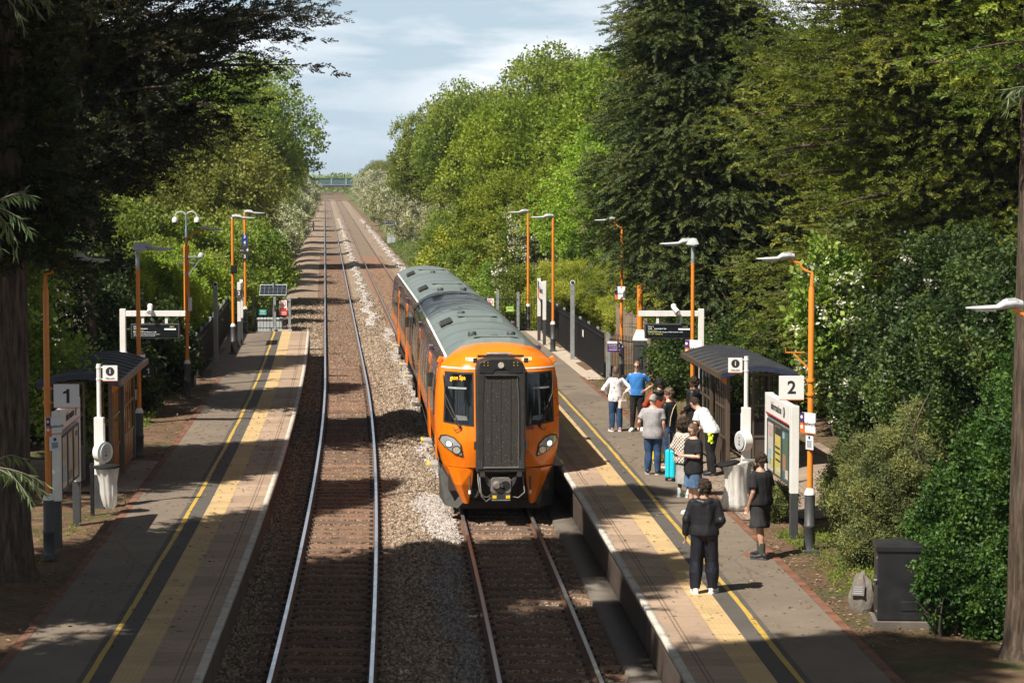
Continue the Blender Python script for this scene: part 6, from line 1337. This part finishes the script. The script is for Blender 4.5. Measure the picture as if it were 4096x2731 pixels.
# ---------------- people and luggage ----------------
def cloth(name, col, var=.14, scale=9, bmp=.5, rough=.85):
    m, N, L, b = new_mat(name); o = N.new('ShaderNodeTexCoord').outputs['Object']
    mp = N.new('ShaderNodeMapping'); mp.inputs['Scale'].default_value = (1, 1, .45); L.new(o, mp.inputs['Vector'])
    n1 = noise(N, L, mp.outputs[0], scale, 3, .5)
    c = ramp(N, L, n1, (.35, tuple(x*(1-var) for x in col)), (.65, tuple(min(1, x*(1+var)) for x in col))); L.new(c, b.inputs['Base Color'])
    b.inputs['Roughness'].default_value = rough; b.inputs['Specular IOR Level'].default_value = .25; bump(N, L, n1, b, bmp, .03); return m
def blouse_mat():
    m, N, L, b = new_mat('flower_blouse'); o = N.new('ShaderNodeTexCoord').outputs['Object']
    c = ramp(N, L, noise(N, L, o, 9, 3), (.56, (.74, .72, .71)), (.66, (.62, .42, .45)))
    c = mixc(N, L, ramp(N, L, noise(N, L, o, 13, 2), (.60, (0,)), (.66, (.9,))), c, (.16, .10, .28)); L.new(c, b.inputs['Base Color']); b.inputs['Roughness'].default_value = .8; bump(N, L, noise(N, L, o, 7, 2), b, .4, .03); return m
def quilt_mat():
    m, N, L, b = new_mat('quilted_cream'); o = N.new('ShaderNodeTexCoord').outputs['Object']
    mp = N.new('ShaderNodeMapping'); mp.inputs['Rotation'].default_value = (0, R(45), 0); mp.inputs['Scale'].default_value = (17, 17, 17); L.new(o, mp.inputs['Vector'])
    v = N.new('ShaderNodeTexVoronoi'); v.voronoi_dimensions = '2D'; v.inputs['Randomness'].default_value = 0; v.inputs['Scale'].default_value = 1
    sp = N.new('ShaderNodeSeparateXYZ'); L.new(mp.outputs[0], sp.inputs[0]); cb = N.new('ShaderNodeCombineXYZ'); L.new(sp.outputs[0], cb.inputs[0]); L.new(sp.outputs[2], cb.inputs[1]); L.new(cb.outputs[0], v.inputs['Vector'])
    c = ramp(N, L, v.outputs['Distance'], (.2, (.52, .455, .40)), (.66, (.43, .37, .32))); L.new(c, b.inputs['Base Color']); b.inputs['Roughness'].default_value = .8
    inv = ramp(N, L, v.outputs['Distance'], (0, (1,)), (.7, (0,))); bump(N, L, inv, b, .9, .03); return m
def skin(name, col):
    m = mat(name, col, .55, 0, .08, 12); m.node_tree.nodes['Principled BSDF'].inputs['Subsurface Weight'].default_value = .08; return m
SK_L = skin('skin_light', (.56, .33, .24)); SK_M = skin('skin_tan', (.40, .225, .145)); SK_D = skin('skin_dark', (.075, .042, .028))
def fuse(mb, name, parent, m, voxel=.011, it=5, loc=None, fold=0.0):
    o = mb.build(name); r = o.modifiers.new('r', 'REMESH'); r.mode = 'VOXEL'; r.voxel_size = voxel; r.use_smooth_shade = True
    s = o.modifiers.new('s', 'SMOOTH'); s.factor = .5; s.iterations = it
    dg = bpy.context.evaluated_depsgraph_get(); me = bpy.data.meshes.new_from_object(o.evaluated_get(dg)); bpy.data.objects.remove(o)
    me.name = name; me.materials.clear(); me.materials.append(m)
    if fold:                                                # soft creases in the cloth
        n = len(me.vertices); co = np.zeros(n*3); no = np.zeros(n*3); me.vertices.foreach_get('co', co); me.vertices.foreach_get('normal', no); co = co.reshape(-1, 3); no = no.reshape(-1, 3); rs = np.random.default_rng(n)
        d = np.zeros(n)
        for k in range(9): w = rs.normal(size=3)*np.array([26, 26, 15])*(.6+.12*k); d += np.sin(co @ w+rs.random()*6)*(1-.07*k)
        co += no*(np.clip(d/3.2, -1.2, 1.2)*fold)[:, None]; me.vertices.foreach_set('co', co.ravel()); me.update()
    o = bpy.data.objects.new(name, me); C.objects.link(o); o.parent = parent
    if loc: o.location = loc
    return o
TORSO = [(.84, .150, .105), (.90, .170, .118), (.97, .168, .118), (1.06, .152, .108), (1.17, .158, .112), (1.29, .175, .118), (1.37, .180, .112), (1.42, .150, .095), (1.455, .085, .07), (1.50, .056, .058)]
def person(loc, rz, H, label, arms, legs=None, lean=0, skin_m=SK_L, top=None, sleeve=.5, bottom=None, blen=1.0, shoe=None, hair=None, hair_m=None, head=(0, 0), female=False, wide=1.0, loose=.0, tl=.0, socks=None, hood=False, grip=None):
    """faces local -y; arms: for right(-x) and left(+x): (elbow, wrist, curl); legs: (knee, ankle, toe angle)"""
    t = thing('person', loc, label, 'person', 'people waiting on the right platform', rz); t.scale = (H/1.75,)*3; rs = random.Random(int(H*1000)+len(label))
    Ml = Matrix.Rotation(lean, 3, 'X')
    def B(p):                                              # bend the upper body forward at the hips
        p = Vector(p)
        if p.z <= .9: return p
        k = min(1, (p.z-.9)/.12); q = Vector((p.x, p.y, p.z-.93)); return Vector((0, 0, .93))+(q.lerp(Ml @ q, k))
    legs = legs or ((( -.095, -.01, .49), (-.11, .02, .075), -.15), ((.095, -.01, .49), (.11, .02, .075), .15))
    b = MB(); W = wide
    def torso(mb, zs, grow, m=None, z1=2.0):
        rings = []
        for z, rx, ry in zs:
            if z > z1: break
            f = (1.04 if z < 1.0 else .90) if female else 1.0
            c = B((0, 0, z)); rings.append([c+(Ml if z > .98 else Matrix.Identity(3)) @ Vector(((rx*f*W+grow)*math.cos(a*math.pi/10), (ry*W+grow)*math.sin(a*math.pi/10), 0)) for a in range(20)])
        mb.loft(rings, m, True, True)
    torso(b, TORSO, 0)
    sh = [B((s*.166*W*(.92 if female else 1), .0, 1.39)) for s in (-1, 1)]
    E = [[B(a[0]) if abs(lean) > .01 and len(a) < 4 else Vector(a[0]), B(a[1]) if abs(lean) > .01 and len(a) < 4 else Vector(a[1])] for a in arms]
    for k in (0, 1):
        e, w = E[k]; b.tube([sh[k], sh[k].lerp(e, .5), e, e.lerp(w, .3), w], [.056, .047, .040, .041, .026], None, 10); b.ball(sh[k], .056); b.ball(e, .040)
        d = (w-e).normalized(); hd = d; curl = arms[k][2]; sx = (-1, 1)[k]
        side = Vector((0, -1, 0)) if abs(d.z) > .5 else Vector((0, 0, 1)); side = (side-d*side.dot(d)).normalized(); nrm = d.cross(side)*sx
        pc = w+hd*.05; b.loft([[w+hd*t_+side*(r1*math.cos(a*math.pi/5))+nrm*(r2*math.sin(a*math.pi/5)) for a in range(10)] for t_, r1, r2 in ((-.01, .026, .022), (.03, .036, .018), (.075, .042, .016), (.09, .040, .013))], None, True, True)
        for f in range(4):                                  # four fingers and the thumb
            p0 = w+hd*.085+side*(-.030+.020*f); L_ = (.062, .074, .078, .066)[f]; d1 = (hd+nrm*-curl*.5).normalized(); d2 = (hd*(1-curl*.8)+nrm*-curl*1.1).normalized(); b.tube([p0-hd*.02, p0, p0+d1*L_*.5, p0+d1*L_*.5+d2*L_*.5], [.0105, .0105, .0098, .008], None, 7)
        p0 = w+hd*.03+side*.032; b.tube([p0-side*.012, p0+side*.016+hd*.025, p0+side*.022+hd*.058-nrm*curl*.03], [.013, .012, .009], None, 7)
    hips = [Vector((s*.088*W, 0, .90)) for s in (-1, 1)]
    for k in (0, 1):
        kn, an, toe = Vector(legs[k][0]), Vector(legs[k][1]), legs[k][2]; mid = kn.lerp(an, .35)+Vector((0, .018, 0))
        b.tube([hips[k], hips[k].lerp(kn, .5), kn, mid, an+Vector((0, 0, .06)), an], [.088, .070, .052, .055, .034, .038], None, 12); b.ball(hips[k], .088)
        td = Vector((math.sin(toe), -math.cos(toe), 0)); b.tube([an+Vector((0, 0, -.03))-td*.03, an+td*.08+Vector((0, 0, -.042)), an+td*.15+Vector((0, 0, -.05))], [.036, .034, .022], None, 8)
    # head and neck
    hc = B((0, -.012, 1.625)); Mh = Ml @ Matrix.Rotation(head[0], 3, 'Z') @ Matrix.Rotation(head[1], 3, 'X'); HP = lambda x, y, z: hc+Mh @ Vector((x, y, z))
    b.tube([B((0, .012, 1.42)), B((0, 0, 1.50)), HP(0, .015, -.05)], [.060, .054, .052], None, 12)
    b.loft([[HP(rx*math.cos(a*math.pi/9), yo+ry*math.sin(a*math.pi/9), z) for a in range(18)] for z, rx, ry, yo in ((-.128, .022, .022, -.062), (-.115, .042, .045, -.048), (-.08, .060, .075, -.018), (-.03, .070, .090, -.004), (.02, .075, .098, .004), (.06, .073, .096, .008), (.095, .056, .076, .012), (.115, .026, .038, .014))], None, True, True)
    b.tube([HP(0, -.095, .012), HP(0, -.112, -.022), HP(0, -.100, -.036)], [.009, .014, .011], None, 7)
    for s in (-1, 1): b.ball(HP(s*.076, .012, -.008), .026, None, 8, 6, (.35, .75, 1.1)); b.ball(HP(s*.022, -.098, -.060), .010)
    body = fuse(b, 'body', t, skin_m, .0095, 4)
    for s in (-1, 1): q = MB(); q.ball(HP(s*.031, -.088, .012), .0095, mat('eye_dark', (.03, .02, .015), .3), 8, 6); q.build('eye', t)
    # clothes
    g = .016+loose
    if top:
        q = MB(); zs = [(z-(.0 if z > 1 else tl), rx, ry) for z, rx, ry in TORSO if z > (.86 if tl == 0 else .83)]
        rings = torso(q, [(z, rx+(.0 if z > 1.25 else .012), ry+(.0 if z > 1.25 else .012)) for z, rx, ry in zs], g+.004, None, 1.46)
        for k in (0, 1):
            e, w = E[k]; g = (.016+loose)*.72; q.ball(sh[k]+Vector((0, 0, -.012)), .054+g*.8)
            if sleeve <= .5: f = sleeve/.5; q.tube([sh[k], sh[k].lerp(e, f*.5), sh[k].lerp(e, f)], [.054+g*.8, .053+g, .052+g*1.3], None, 12)
            else: f = (sleeve-.5)/.5; q.tube([sh[k], sh[k].lerp(e, .5), e, e.lerp(w, f*.5), e.lerp(w, f)], [.054+g*.8, .048+g*.8, .043+g*.9, .042+g*.9, .032+g*.8], None, 12); q.ball(e, .046+g)
        if hood: q.tube([B((-.09, .02, 1.44)), B((-.10, .085, 1.42)), B((0, .12, 1.39)), B((.10, .085, 1.42)), B((.09, .02, 1.44))], [.035, .05, .06, .05, .035], None, 10)
        if top[0] is not None: fuse(q, top[1], t, top[0], .011, 4, None, .0075)
    if bottom:
        q = MB(); gb = .014+loose*.9; torso(q, [(z, rx, ry) for z, rx, ry in TORSO if z < .98], min(gb, .018), None, 1.0)
        if len(bottom) > 2:                                  # skirt
            rr = [(.98, .16, .12), (.90, .185, .135), (.70, .20, .15), (.45, .21, .16), (.30, .205, .165)]
            q.loft([[Vector(((r1+.012*math.cos(a*3))*math.cos(a*math.pi/12), (r2+.01*math.sin(a*2))*math.sin(a*math.pi/12), z)) for a in range(24)] for z, r1, r2 in rr], None, True, True)
        else:
            for k in (0, 1):
                kn, an = Vector(legs[k][0]), Vector(legs[k][1]); hp = hips[k]; q.ball(hp, .09+gb)
                if blen < .55: e = hp.lerp(kn, blen/.5); q.tube([hp, hp.lerp(e, .5), e], [.092+gb, .088+gb*1.4, .086+gb*2.2], None, 14)
                else:
                    f = (blen-.5)/.5; mid = kn.lerp(an, .4)+Vector((0, .012, 0)); e = kn.lerp(an, f)
                    q.tube([hp, hp.lerp(kn, .5), kn, mid, e], [.090+gb*.8, .078+gb, .060+gb*1.1, .058+gb*1.25, .040+gb*.9], None, 14); q.ball(kn, .062+gb)
        fuse(q, bottom[1], t, bottom[0], .011, 4, None, .007)
    for k in (0, 1):
        an, toe = Vector(legs[k][1]), legs[k][2]; td = Vector((math.sin(toe), -math.cos(toe), 0)); sd_ = Vector((td.y, -td.x, 0)); zb = an.z-.075
        P_ = lambda a, s_, z: Vector((an.x, an.y, zb))+td*a+sd_*s_+Vector((0, 0, z))
        if shoe:
            q = MB(); q.loft([[P_(a, w*math.cos(j*math.pi/6), .018+h*(.5+.5*math.sin(j*math.pi/6))) for j in range(12)] for a, w, h in ((-.075, .030, .075), (-.055, .042, .105), (0, .043, .11), (.06, .046, .080), (.12, .050, .058), (.17, .044, .048), (.205, .022, .034))], shoe[0], True, True)
            so = q.build('shoe', t)
            q = MB(); o_ = [(-.085, .022), (-.07, .042), (0, .046), (.08, .052), (.15, .052), (.195, .036), (.215, .012)]; pts = [P_(a, w, 0) for a, w in o_]+[P_(a, -w, 0) for a, w in o_[::-1]]; n = len(pts); q.add(pts+[p+Vector((0, 0, .028)) for p in pts], [tuple(range(n))[::-1], tuple(range(n, 2*n))]+[(j, (j+1) % n, n+(j+1) % n, n+j) for j in range(n)], shoe[1]); q.build('sole', so)
        if socks: q = MB(); q.tube([an+Vector((0, 0, .02)), an+Vector((0, 0, socks[1]))], [.046, .050], socks[0], 12); q.build('sock', t)
    # hair
    hm = hair_m
    def cap(q, zlow, gr, back=0.0):
        rings = []
        for i in range(8):
            f = i/7; z = zlow+(.128+gr-zlow)*f; r = math.sqrt(max(.0, 1-((z-.0)/(.130+gr))**2)) if z > 0 else 1.0
            rings.append([HP((.080+gr)*r*math.cos(a*math.pi/10), .012+back*(1-f)+(.104+gr)*r*math.sin(a*math.pi/10)*(1 if math.sin(a*math.pi/10) > -.2 else (.55 if z < .055 else .97)), z+.004*math.sin(a*2.1+i)) for a in range(20)])
        q.loft(rings, None, True, True)
    if hair == 'short': q = MB(); cap(q, -.045, .006); fuse(q, 'hair', t, hm, .009, 3)
    elif hair == 'thick':
        q = MB(); cap(q, -.02, .008)
        for k in range(110):
            a, c_ = rs.uniform(0, 6.28), rs.uniform(-.1, 1); c_ = c_ if math.sin(a) < .1 else c_*1.5-.62; c_ = max(-.95, min(1, c_)); v = Vector((math.cos(a)*math.sqrt(1-c_*c_), math.sin(a)*math.sqrt(1-c_*c_), c_))
            if v.y < -.55 and v.z < .45: continue
            q.ball(HP(v.x*.088, .012+v.y*.108, .008+v.z*.122), rs.uniform(.015, .028), None, 7, 5)
        fuse(q, 'hair', t, hm, .008, 1)
    elif hair == 'long':
        q = MB(); cap(q, -.04, .012); q.loft([[HP(rx*math.cos(a*math.pi/8), yo+ry*math.sin(a*math.pi/8), z) for a in range(16)] for z, rx, ry, yo in ((.08, .075, .07, .035), (0, .094, .07, .045), (-.10, .100, .06, .055), (-.19, .085, .045, .07), (-.27, .045, .03, .085), (-.31, .02, .015, .09))], None, True, True)
        for k in range(14): x = rs.uniform(-.08, .08); q.tube([HP(x, .08, -.05), HP(x*1.1, .105, -.15), HP(x*.8, .11, -.26-rs.random()*.06)], [.016, .016, .006], None, 6)
        fuse(q, 'hair', t, hm, .009, 3)
    elif hair == 'afro':
        q = MB(); q.ball(HP(0, .03, .02), .165, None, 16, 10, (1.12, 1, .95))
        for k in range(170):
            v = Vector((rs.gauss(0, 1), rs.gauss(0, 1), rs.gauss(0, 1))).normalized()
            if v.y < -.6 and v.z < .3: continue
            q.ball(HP(v.x*.185, .03+v.y*.165, .02+v.z*.155), rs.uniform(.018, .034), None, 6, 5)
        fuse(q, 'hair', t, hm, .009, 1)
    elif hair == 'beanie': q = MB(); cap(q, -.02, .016); q.ball(HP(0, .015, .07), .088, None, 14, 10); fuse(q, 'knitted_hat', t, hm, .009, 4)
    t['_hp'] = 0; del t['_hp']
    return t, HP, B, E
DOWN = lambda s, out=.0, fw=.0, c=.5: ((s*(.235+out), .03-fw*.3, 1.125), (s*(.245+out), -.05-fw, .885), c)
HIPS = lambda s: ((s*.44, .10, 1.14), (s*.225, -.05, 1.02), .3)
K_TEE = cloth('black_cotton', (.016, .016, .018)); K_NYL = cloth('black_nylon', (.017, .017, .019), .2, 7, 1.0, .42); JEAN = cloth('blue_denim', (.032, .065, .14), .3, 7); JEAN_L = cloth('faded_denim', (.06, .11, .19), .3, 7)
K_TR = cloth('black_trouser', (.014, .014, .015)); GREY_T = cloth('grey_cotton', (.29, .28, .29)); BLUE_T = cloth('blue_cotton', (.035, .17, .46)); WH_S = cloth('white_cotton', (.74, .74, .75), .06); SKIRT = cloth('grey_jersey', (.33, .31, .30), .08)
H_BR = mat('hair_brown', (.10, .062, .038), .6, 0, .35, 22, .4); H_DK = mat('hair_black', (.034, .023, .016), .8, 0, .6, 30, .8, .15); H_GR = mat('hair_grey', (.26, .235, .21), .7, 0, .25, 22, .3); H_GI = mat('hair_ginger', (.16, .075, .035), .65, 0, .3, 22, .3)
S_WH = mat('shoe_white', (.74, .74, .72), .55, 0, .05, 9); S_BK = mat('shoe_black', (.02, .02, .022), .5, 0, .2, 9); S_TAN = mat('shoe_tan', (.33, .12, .035), .5, 0, .15, 9); S_PK = mat('shoe_pink', (.42, .25, .25), .65, 0, .15, 9); S_MINT = mat('shoe_mint', (.50, .60, .56), .6, 0, .2, 12)
walk = lambda a, b: (((-.095, -.03-a*.4, .49), (-.11, .02-a, .075), -.2), ((.095, -.02-b*.4, .49), (.115, .02-b, .075), .2))
# 1 woman with the handbag
t, HP, B_, E = person(pl(1414, 990), R(190), 1.66, 'woman in a flower patterned white blouse and jeans, seen from behind', (((-.40, .06, 1.16), (-.19, .05, 1.00), .4), ((.36, .05, 1.13), (.215, -.06, .96), .9))[::1], top=(blouse_mat(), 'blouse'), sleeve=.82, bottom=(JEAN, 'jeans'), shoe=(S_PK, S_WH), hair='long', hair_m=H_BR, female=True, loose=.012, tl=.03, socks=(K_TR, .1), head=(R(-14), 0))
hb = thing('handbag', pl(1414, 990)+Vector((.18, -.10, .60)), 'small pale handbag hanging from the hand of the woman in the blouse', 'handbag', None, R(35)); q = MB(); q.prism([(-.13, 0), (.13, 0), (.11, .20), (-.11, .20)], -.05, .05, 'y', mat('bag_cream', (.60, .50, .44), .5, 0, .12, 8)); q.build('bag_body', hb, None, .015)
q = MB()
for y in (-.04, .04): q.tube([(.07*math.cos(k*math.pi/8), y, .19+.15*math.sin(k*math.pi/8)) for k in range(9)], .008, mat('bag_cream', (.60, .50, .44)), 6)
q.build('bag_handle', hb)
# 2 man in blue
t, HP, B_, E = person(pl(1463, 990), R(-8), 1.80, 'man in a bright blue t shirt and sunglasses, hands on hips', (((-.30, .14, 1.14), (-.19, -.03, 1.0), .4), ((.37, .12, 1.14), (.20, -.06, 1.02), .3)), walk(.10, -.02), top=(BLUE_T, 't_shirt'), sleeve=.30, bottom=(K_TR, 'trousers'), shoe=(S_WH, mat('sole_tan', (.45, .34, .20), .6)), hair='short', hair_m=H_GI, head=(R(-10), R(8)))
def glasses(t, HP, name='sunglasses'):
    q = MB()
    for s in (-1, 1): q.loft([[HP(s*.034+.027*math.cos(a*math.pi/6), y, .014+.020*math.sin(a*math.pi/6)) for a in range(12)] for y in (-.108, -.098)], SCRN, True, True); q.tube([HP(s*.062, -.10, .018), HP(s*.082, .0, .014)], .004, SCRN, 5)
    q.tube([HP(-.015, -.108, .018), HP(.015, -.108, .018)], .004, SCRN, 5); q.build(name, t)
glasses(t, HP)
bp = thing('backpack', pl(1463, 990)+Vector((.07, .23, 1.02)), 'black backpack on the back of the man in blue', 'backpack', None, R(-8)); q = MB(); q.box((0, 0, .22), (.30, .16, .46), K_NYL); q.box((0, .08, .16), (.24, .08, .26), K_NYL); q.build('pack_body', bp, None, .04, seg=3)
q = MB()
for s in (-.13, .13): q.tube([(s, -.07, .40), (s*1.2, -.22, .42), (s*1.25, -.33, .28), (s*1.3, -.25, .08), (s, -.08, .04)], .014, K_NYL, 6)
q.build('pack_strap', bp)
# 3 person in black and rust jacket, hat
person(Vector((3.46, 56.3, PZ)), R(176), 1.78, 'person in a black knitted hat and black body warmer with rust red sleeves, facing away', (DOWN(-1, .05), DOWN(1, .09, .1)), top=(cloth('rust_red', (.26, .045, .02)), 'sweater'), sleeve=.98, bottom=(K_TR, 'trousers'), shoe=(S_BK, S_BK), hair='beanie', hair_m=cloth('hat_black', (.014, .014, .015)), loose=.03, wide=1.05)
t3 = bpy.data.objects[[o.name for o in bpy.data.objects if o.get('label', '').startswith('person in a black knitted')][0]]
q = MB(); q.loft([[Vector(((rx+.055)*math.cos(a*math.pi/10), (ry+.06)*math.sin(a*math.pi/10), z)) for a in range(20)] for z, rx, ry in TORSO if .9 < z < 1.46], None, True, True); q.tube([(-.10, .03, 1.45), (-.11, .11, 1.45), (0, .15, 1.43), (.11, .11, 1.45), (.10, .03, 1.45)], [.04, .06, .07, .06, .04], None, 10); fuse(q, 'body_warmer', t3, K_NYL, .012, 6)
# 4 man with the piped jacket
t, HP, B_, E = person(Vector((3.52, 53.75, PZ)), R(-120), 1.78, 'brown haired man in a black jacket with cream piping behind the man in grey', (DOWN(-1, .02, .05), ((.26, -.02, 1.12), (.20, -.22, 1.0), .7)), top=(K_NYL, 'jacket'), sleeve=.97, bottom=(JEAN, 'jeans'), shoe=(S_TAN, S_WH), hair='thick', hair_m=H_BR, loose=.02, head=(R(-5), R(14)))
q = MB(); q.tube([(.0, .165, 1.40), (.10, .15, 1.30), (.16, .12, 1.12), (.17, .10, .92)], .008, mat('piping_cream', (.62, .52, .36), .6), 6); q.build('piping', t)
# 5 man in grey
t, HP, B_, E = person(Vector((3.08, 52.4, PZ)), R(168), 1.76, 'grey haired man in a grey t shirt and jeans seen from behind', (DOWN(-1, .0, .0, .6), ((.30, .02, 1.14), (.33, -.20, 1.02), .9)), walk(.02, .05), top=(GREY_T, 't_shirt'), sleeve=.34, bottom=(JEAN, 'jeans'), shoe=(S_BK, mat('sole_grey', (.4, .4, .4), .6)), hair='short', hair_m=H_GR, wide=1.14, loose=.012, tl=.05, head=(R(-22), R(28)))
q = MB(); q.tube([(-.245, -.06, .91), (-.247, -.055, .925)], .031, DSTEEL, 12); q.build('wristwatch', t)
# 6 person in black puffer by the shelter
person(Vector((4.30, 56.6, PZ)), R(-110), 1.80, 'person in a black hooded puffer jacket leaning by the far shelter post', (((-.25, .03, 1.13), (-.16, -.16, .98), .6), ((.25, .02, 1.13), (.16, -.18, .98), .6)), top=(K_NYL, 'puffer_jacket'), sleeve=.98, bottom=(cloth('grey_trouser', (.10, .10, .105)), 'trousers'), shoe=(S_BK, S_WH), hair='thick', hair_m=H_DK, skin_m=SK_D, loose=.04, tl=.08, hood=True)
# 7 woman in quilted jacket
t, HP, B_, E = person(pl(1572, 1141), R(150), 1.58, 'woman with big curly black hair in a cream quilted jacket and long grey skirt', (DOWN(-1, .06, .04), ((.27, .0, 1.12), (.26, -.2, 1.0), .6)), top=(quilt_mat(), 'quilted_jacket'), sleeve=.98, bottom=(SKIRT, 'skirt', 1), shoe=(S_MINT, S_WH), hair='afro', hair_m=H_DK, skin_m=SK_D, female=True, loose=.055, tl=.06, socks=(S_WH, .14), hood=True)
# 8 man with the phone
p = Vector((3.50, 46.2, PZ))
t, HP, B_, E = person(p, R(-68), 1.76, 'bearded man in a black t shirt and denim shorts looking down at his phone', (((-.25, -.02, 1.13), (-.07, -.27, 1.15), .7), ((.25, -.02, 1.13), (.07, -.27, 1.15), .7)), top=(K_TEE, 't_shirt'), sleeve=.36, bottom=(JEAN_L, 'shorts'), blen=.46, shoe=(S_WH, S_WH), hair='short', hair_m=H_BR, wide=1.12, loose=.014, tl=.06, head=(R(0), R(24)))
glasses(t, HP, 'glasses'); q = MB(); q.loft([[HP(rx*math.cos(a*math.pi/9), yo+ry*math.sin(a*math.pi/9), z) for a in range(18)] for z, rx, ry, yo in ((-.138, .02, .02, -.062), (-.12, .048, .05, -.046), (-.075, .066, .072, -.026), (-.055, .068, .070, -.022))], H_BR, True, True); q.build('beard', t)
ph = thing('mobile_phone', p+Matrix.Rotation(R(-68), 3, 'Z') @ Vector((.0, -.37, 1.17)), 'black mobile phone in the hands of the bearded man', 'phone', None, R(-68)); q = MB(); q.box((0, 0, 0), (.075, .15, .009), SCRN, rot=Matrix.Rotation(R(-25), 3, 'X')); q.build('phone_body', ph, None, .003)
# 9 man in the black tracksuit
t, HP, B_, E = person(pl(1617, 1362), R(172), 1.80, 'man in a black hooded tracksuit and white trainers by the yellow line', (((-.255, .06, 1.13), (-.20, -.16, 1.02), .6), ((.265, .03, 1.13), (.285, -.04, .88), .6)), (((-.115, -.05, .49), (-.125, -.03, .075), -.3), ((.115, .02, .49), (.13, .06, .075), .25)), top=(K_NYL, 'hooded_jacket'), sleeve=.98, bottom=(cloth('navy_nylon', (.014, .015, .022), .25, 7, 1.0, .45), 'track_trousers'), shoe=(S_WH, S_WH), hair='thick', hair_m=H_DK, skin_m=SK_M, loose=.028, hood=True, head=(R(18), R(4)))
q = MB(); q.loft([[Vector(((rx+.040)*math.cos(a*math.pi/10), max(-.02, (ry+.048)*math.sin(a*math.pi/10)), z)) for a in range(20)] for z, rx, ry in ((1.17, .158, .112), (1.21, .163, .114), (1.29, .175, .118), (1.37, .17, .112), (1.42, .14, .09))], None, True, True); fuse(q, 'back_yoke', t, K_NYL, .012, 4)
# 10 man in black shorts
t, HP, B_, E = person(pl(1746, 1281), R(-132), 1.80, 'man in a black t shirt, black shorts and black trainers below the number 2 sign', (((-.25, .03, 1.12), (-.23, -.08, .88), .6), ((.25, .03, 1.12), (.24, -.07, .88), .6)), (((-.115, -.08, .49), (-.12, -.10, .075), -.2), ((.12, .06, .49), (.13, .14, .075), .3)), top=(K_TEE, 't_shirt'), sleeve=.38, bottom=(cloth('black_jersey', (.026, .026, .028)), 'shorts'), blen=.45, wide=1.12, shoe=(S_BK, mat('sole_dark', (.05, .05, .05), .6)), hair='thick', hair_m=H_DK, skin_m=SK_M, loose=.020, tl=.0, socks=(cloth('sock_olive', (.05, .055, .045)), .2), head=(R(10), R(12)))
q = MB(); q.loft([[HP(rx*math.cos(a*math.pi/9), yo+ry*math.sin(a*math.pi/9), z) for a in range(18)] for z, rx, ry, yo in ((-.136, .02, .02, -.062), (-.12, .046, .048, -.046), (-.075, .065, .070, -.026), (-.05, .067, .068, -.022))], H_DK, True, True); q.build('beard', t)
# 11 staff member bending
t, HP, B_, E = person(Vector((4.36, 52.3, PZ)), R(-118), 1.82, 'station worker in a white short sleeved shirt bending forward beside the shelter', (((-.24, -.26, 1.08), (-.16, -.42, .86), .8, 1), ((.24, -.28, 1.08), (.16, -.44, .86), .8, 1)), walk(.10, -.06), lean=R(34), top=(WH_S, 'shirt'), sleeve=.36, bottom=(K_TR, 'trousers'), shoe=(S_BK, S_BK), hair='short', hair_m=H_DK, loose=.016, head=(0, R(6)))
q = MB(); rs_ = random.Random(2)
for k in range(12): q.ball((.19+rs_.uniform(-.03, .05), .05+rs_.uniform(-.05, .05), .80+.018*k-.1), rs_.uniform(.025, .04), None, 8, 6)
fuse(q, 'hi_vis_gloves', t, mat('hi_vis_yellow', (.62, .80, .03), .6, 0, .1, 14), .009, 2)
# luggage
def suitcase(loc, rz, m, label, h=.62, tex=False):
    t = thing('suitcase', loc, label, 'suitcase', 'suitcases on the right platform', rz)
    q = MB(); q.box((0, 0, h/2+.06), (.40, .24, h), m); o = q.build('shell', t, None, .05, seg=4)
    q = MB(); q.box((0, 0, h/2+.06), (.408, .022, h+.008), BLP); q.build('zip_band', o, None, .05, seg=4)
    if tex:
        for x in (-.12, 0, .12):
            for k in range(4): q = MB(); q.box((x, -.122, .16+.14*k), (.10, .012, .12), m); q.build('shell_block', o, None, .008)
    for x in (-.16, .16):
        for y in (-.08, .08): q = MB(); q.cyl((x-.012, y, .035), (x+.012, y, .035), .034, BLP if not tex else YLB, 14); q.box((x, y, .065), (.03, .04, .03), BLP); q.build('wheel', t)
    q = MB()
    for x in (-.09, .09): q.cyl((x, .06, h+.04), (x, .06, h+.42), .009, MET, 8)
    q.box((0, .06, h+.42), (.22, .03, .03), BLP); q.build('pull_handle', t)
    return t
suitcase(pl(1547, 1103), R(58), mat('case_cyan', (.01, .50, .62), .35, 0, .05, 3), 'bright cyan hard suitcase standing between the man in grey and the curly haired woman')
suitcase(Vector((3.30, 54.6, PZ)), R(40), mat('case_yellow', (.70, .55, .02), .4, 0, .06, 5), 'yellow block patterned suitcase standing behind the man in grey', .56, True)
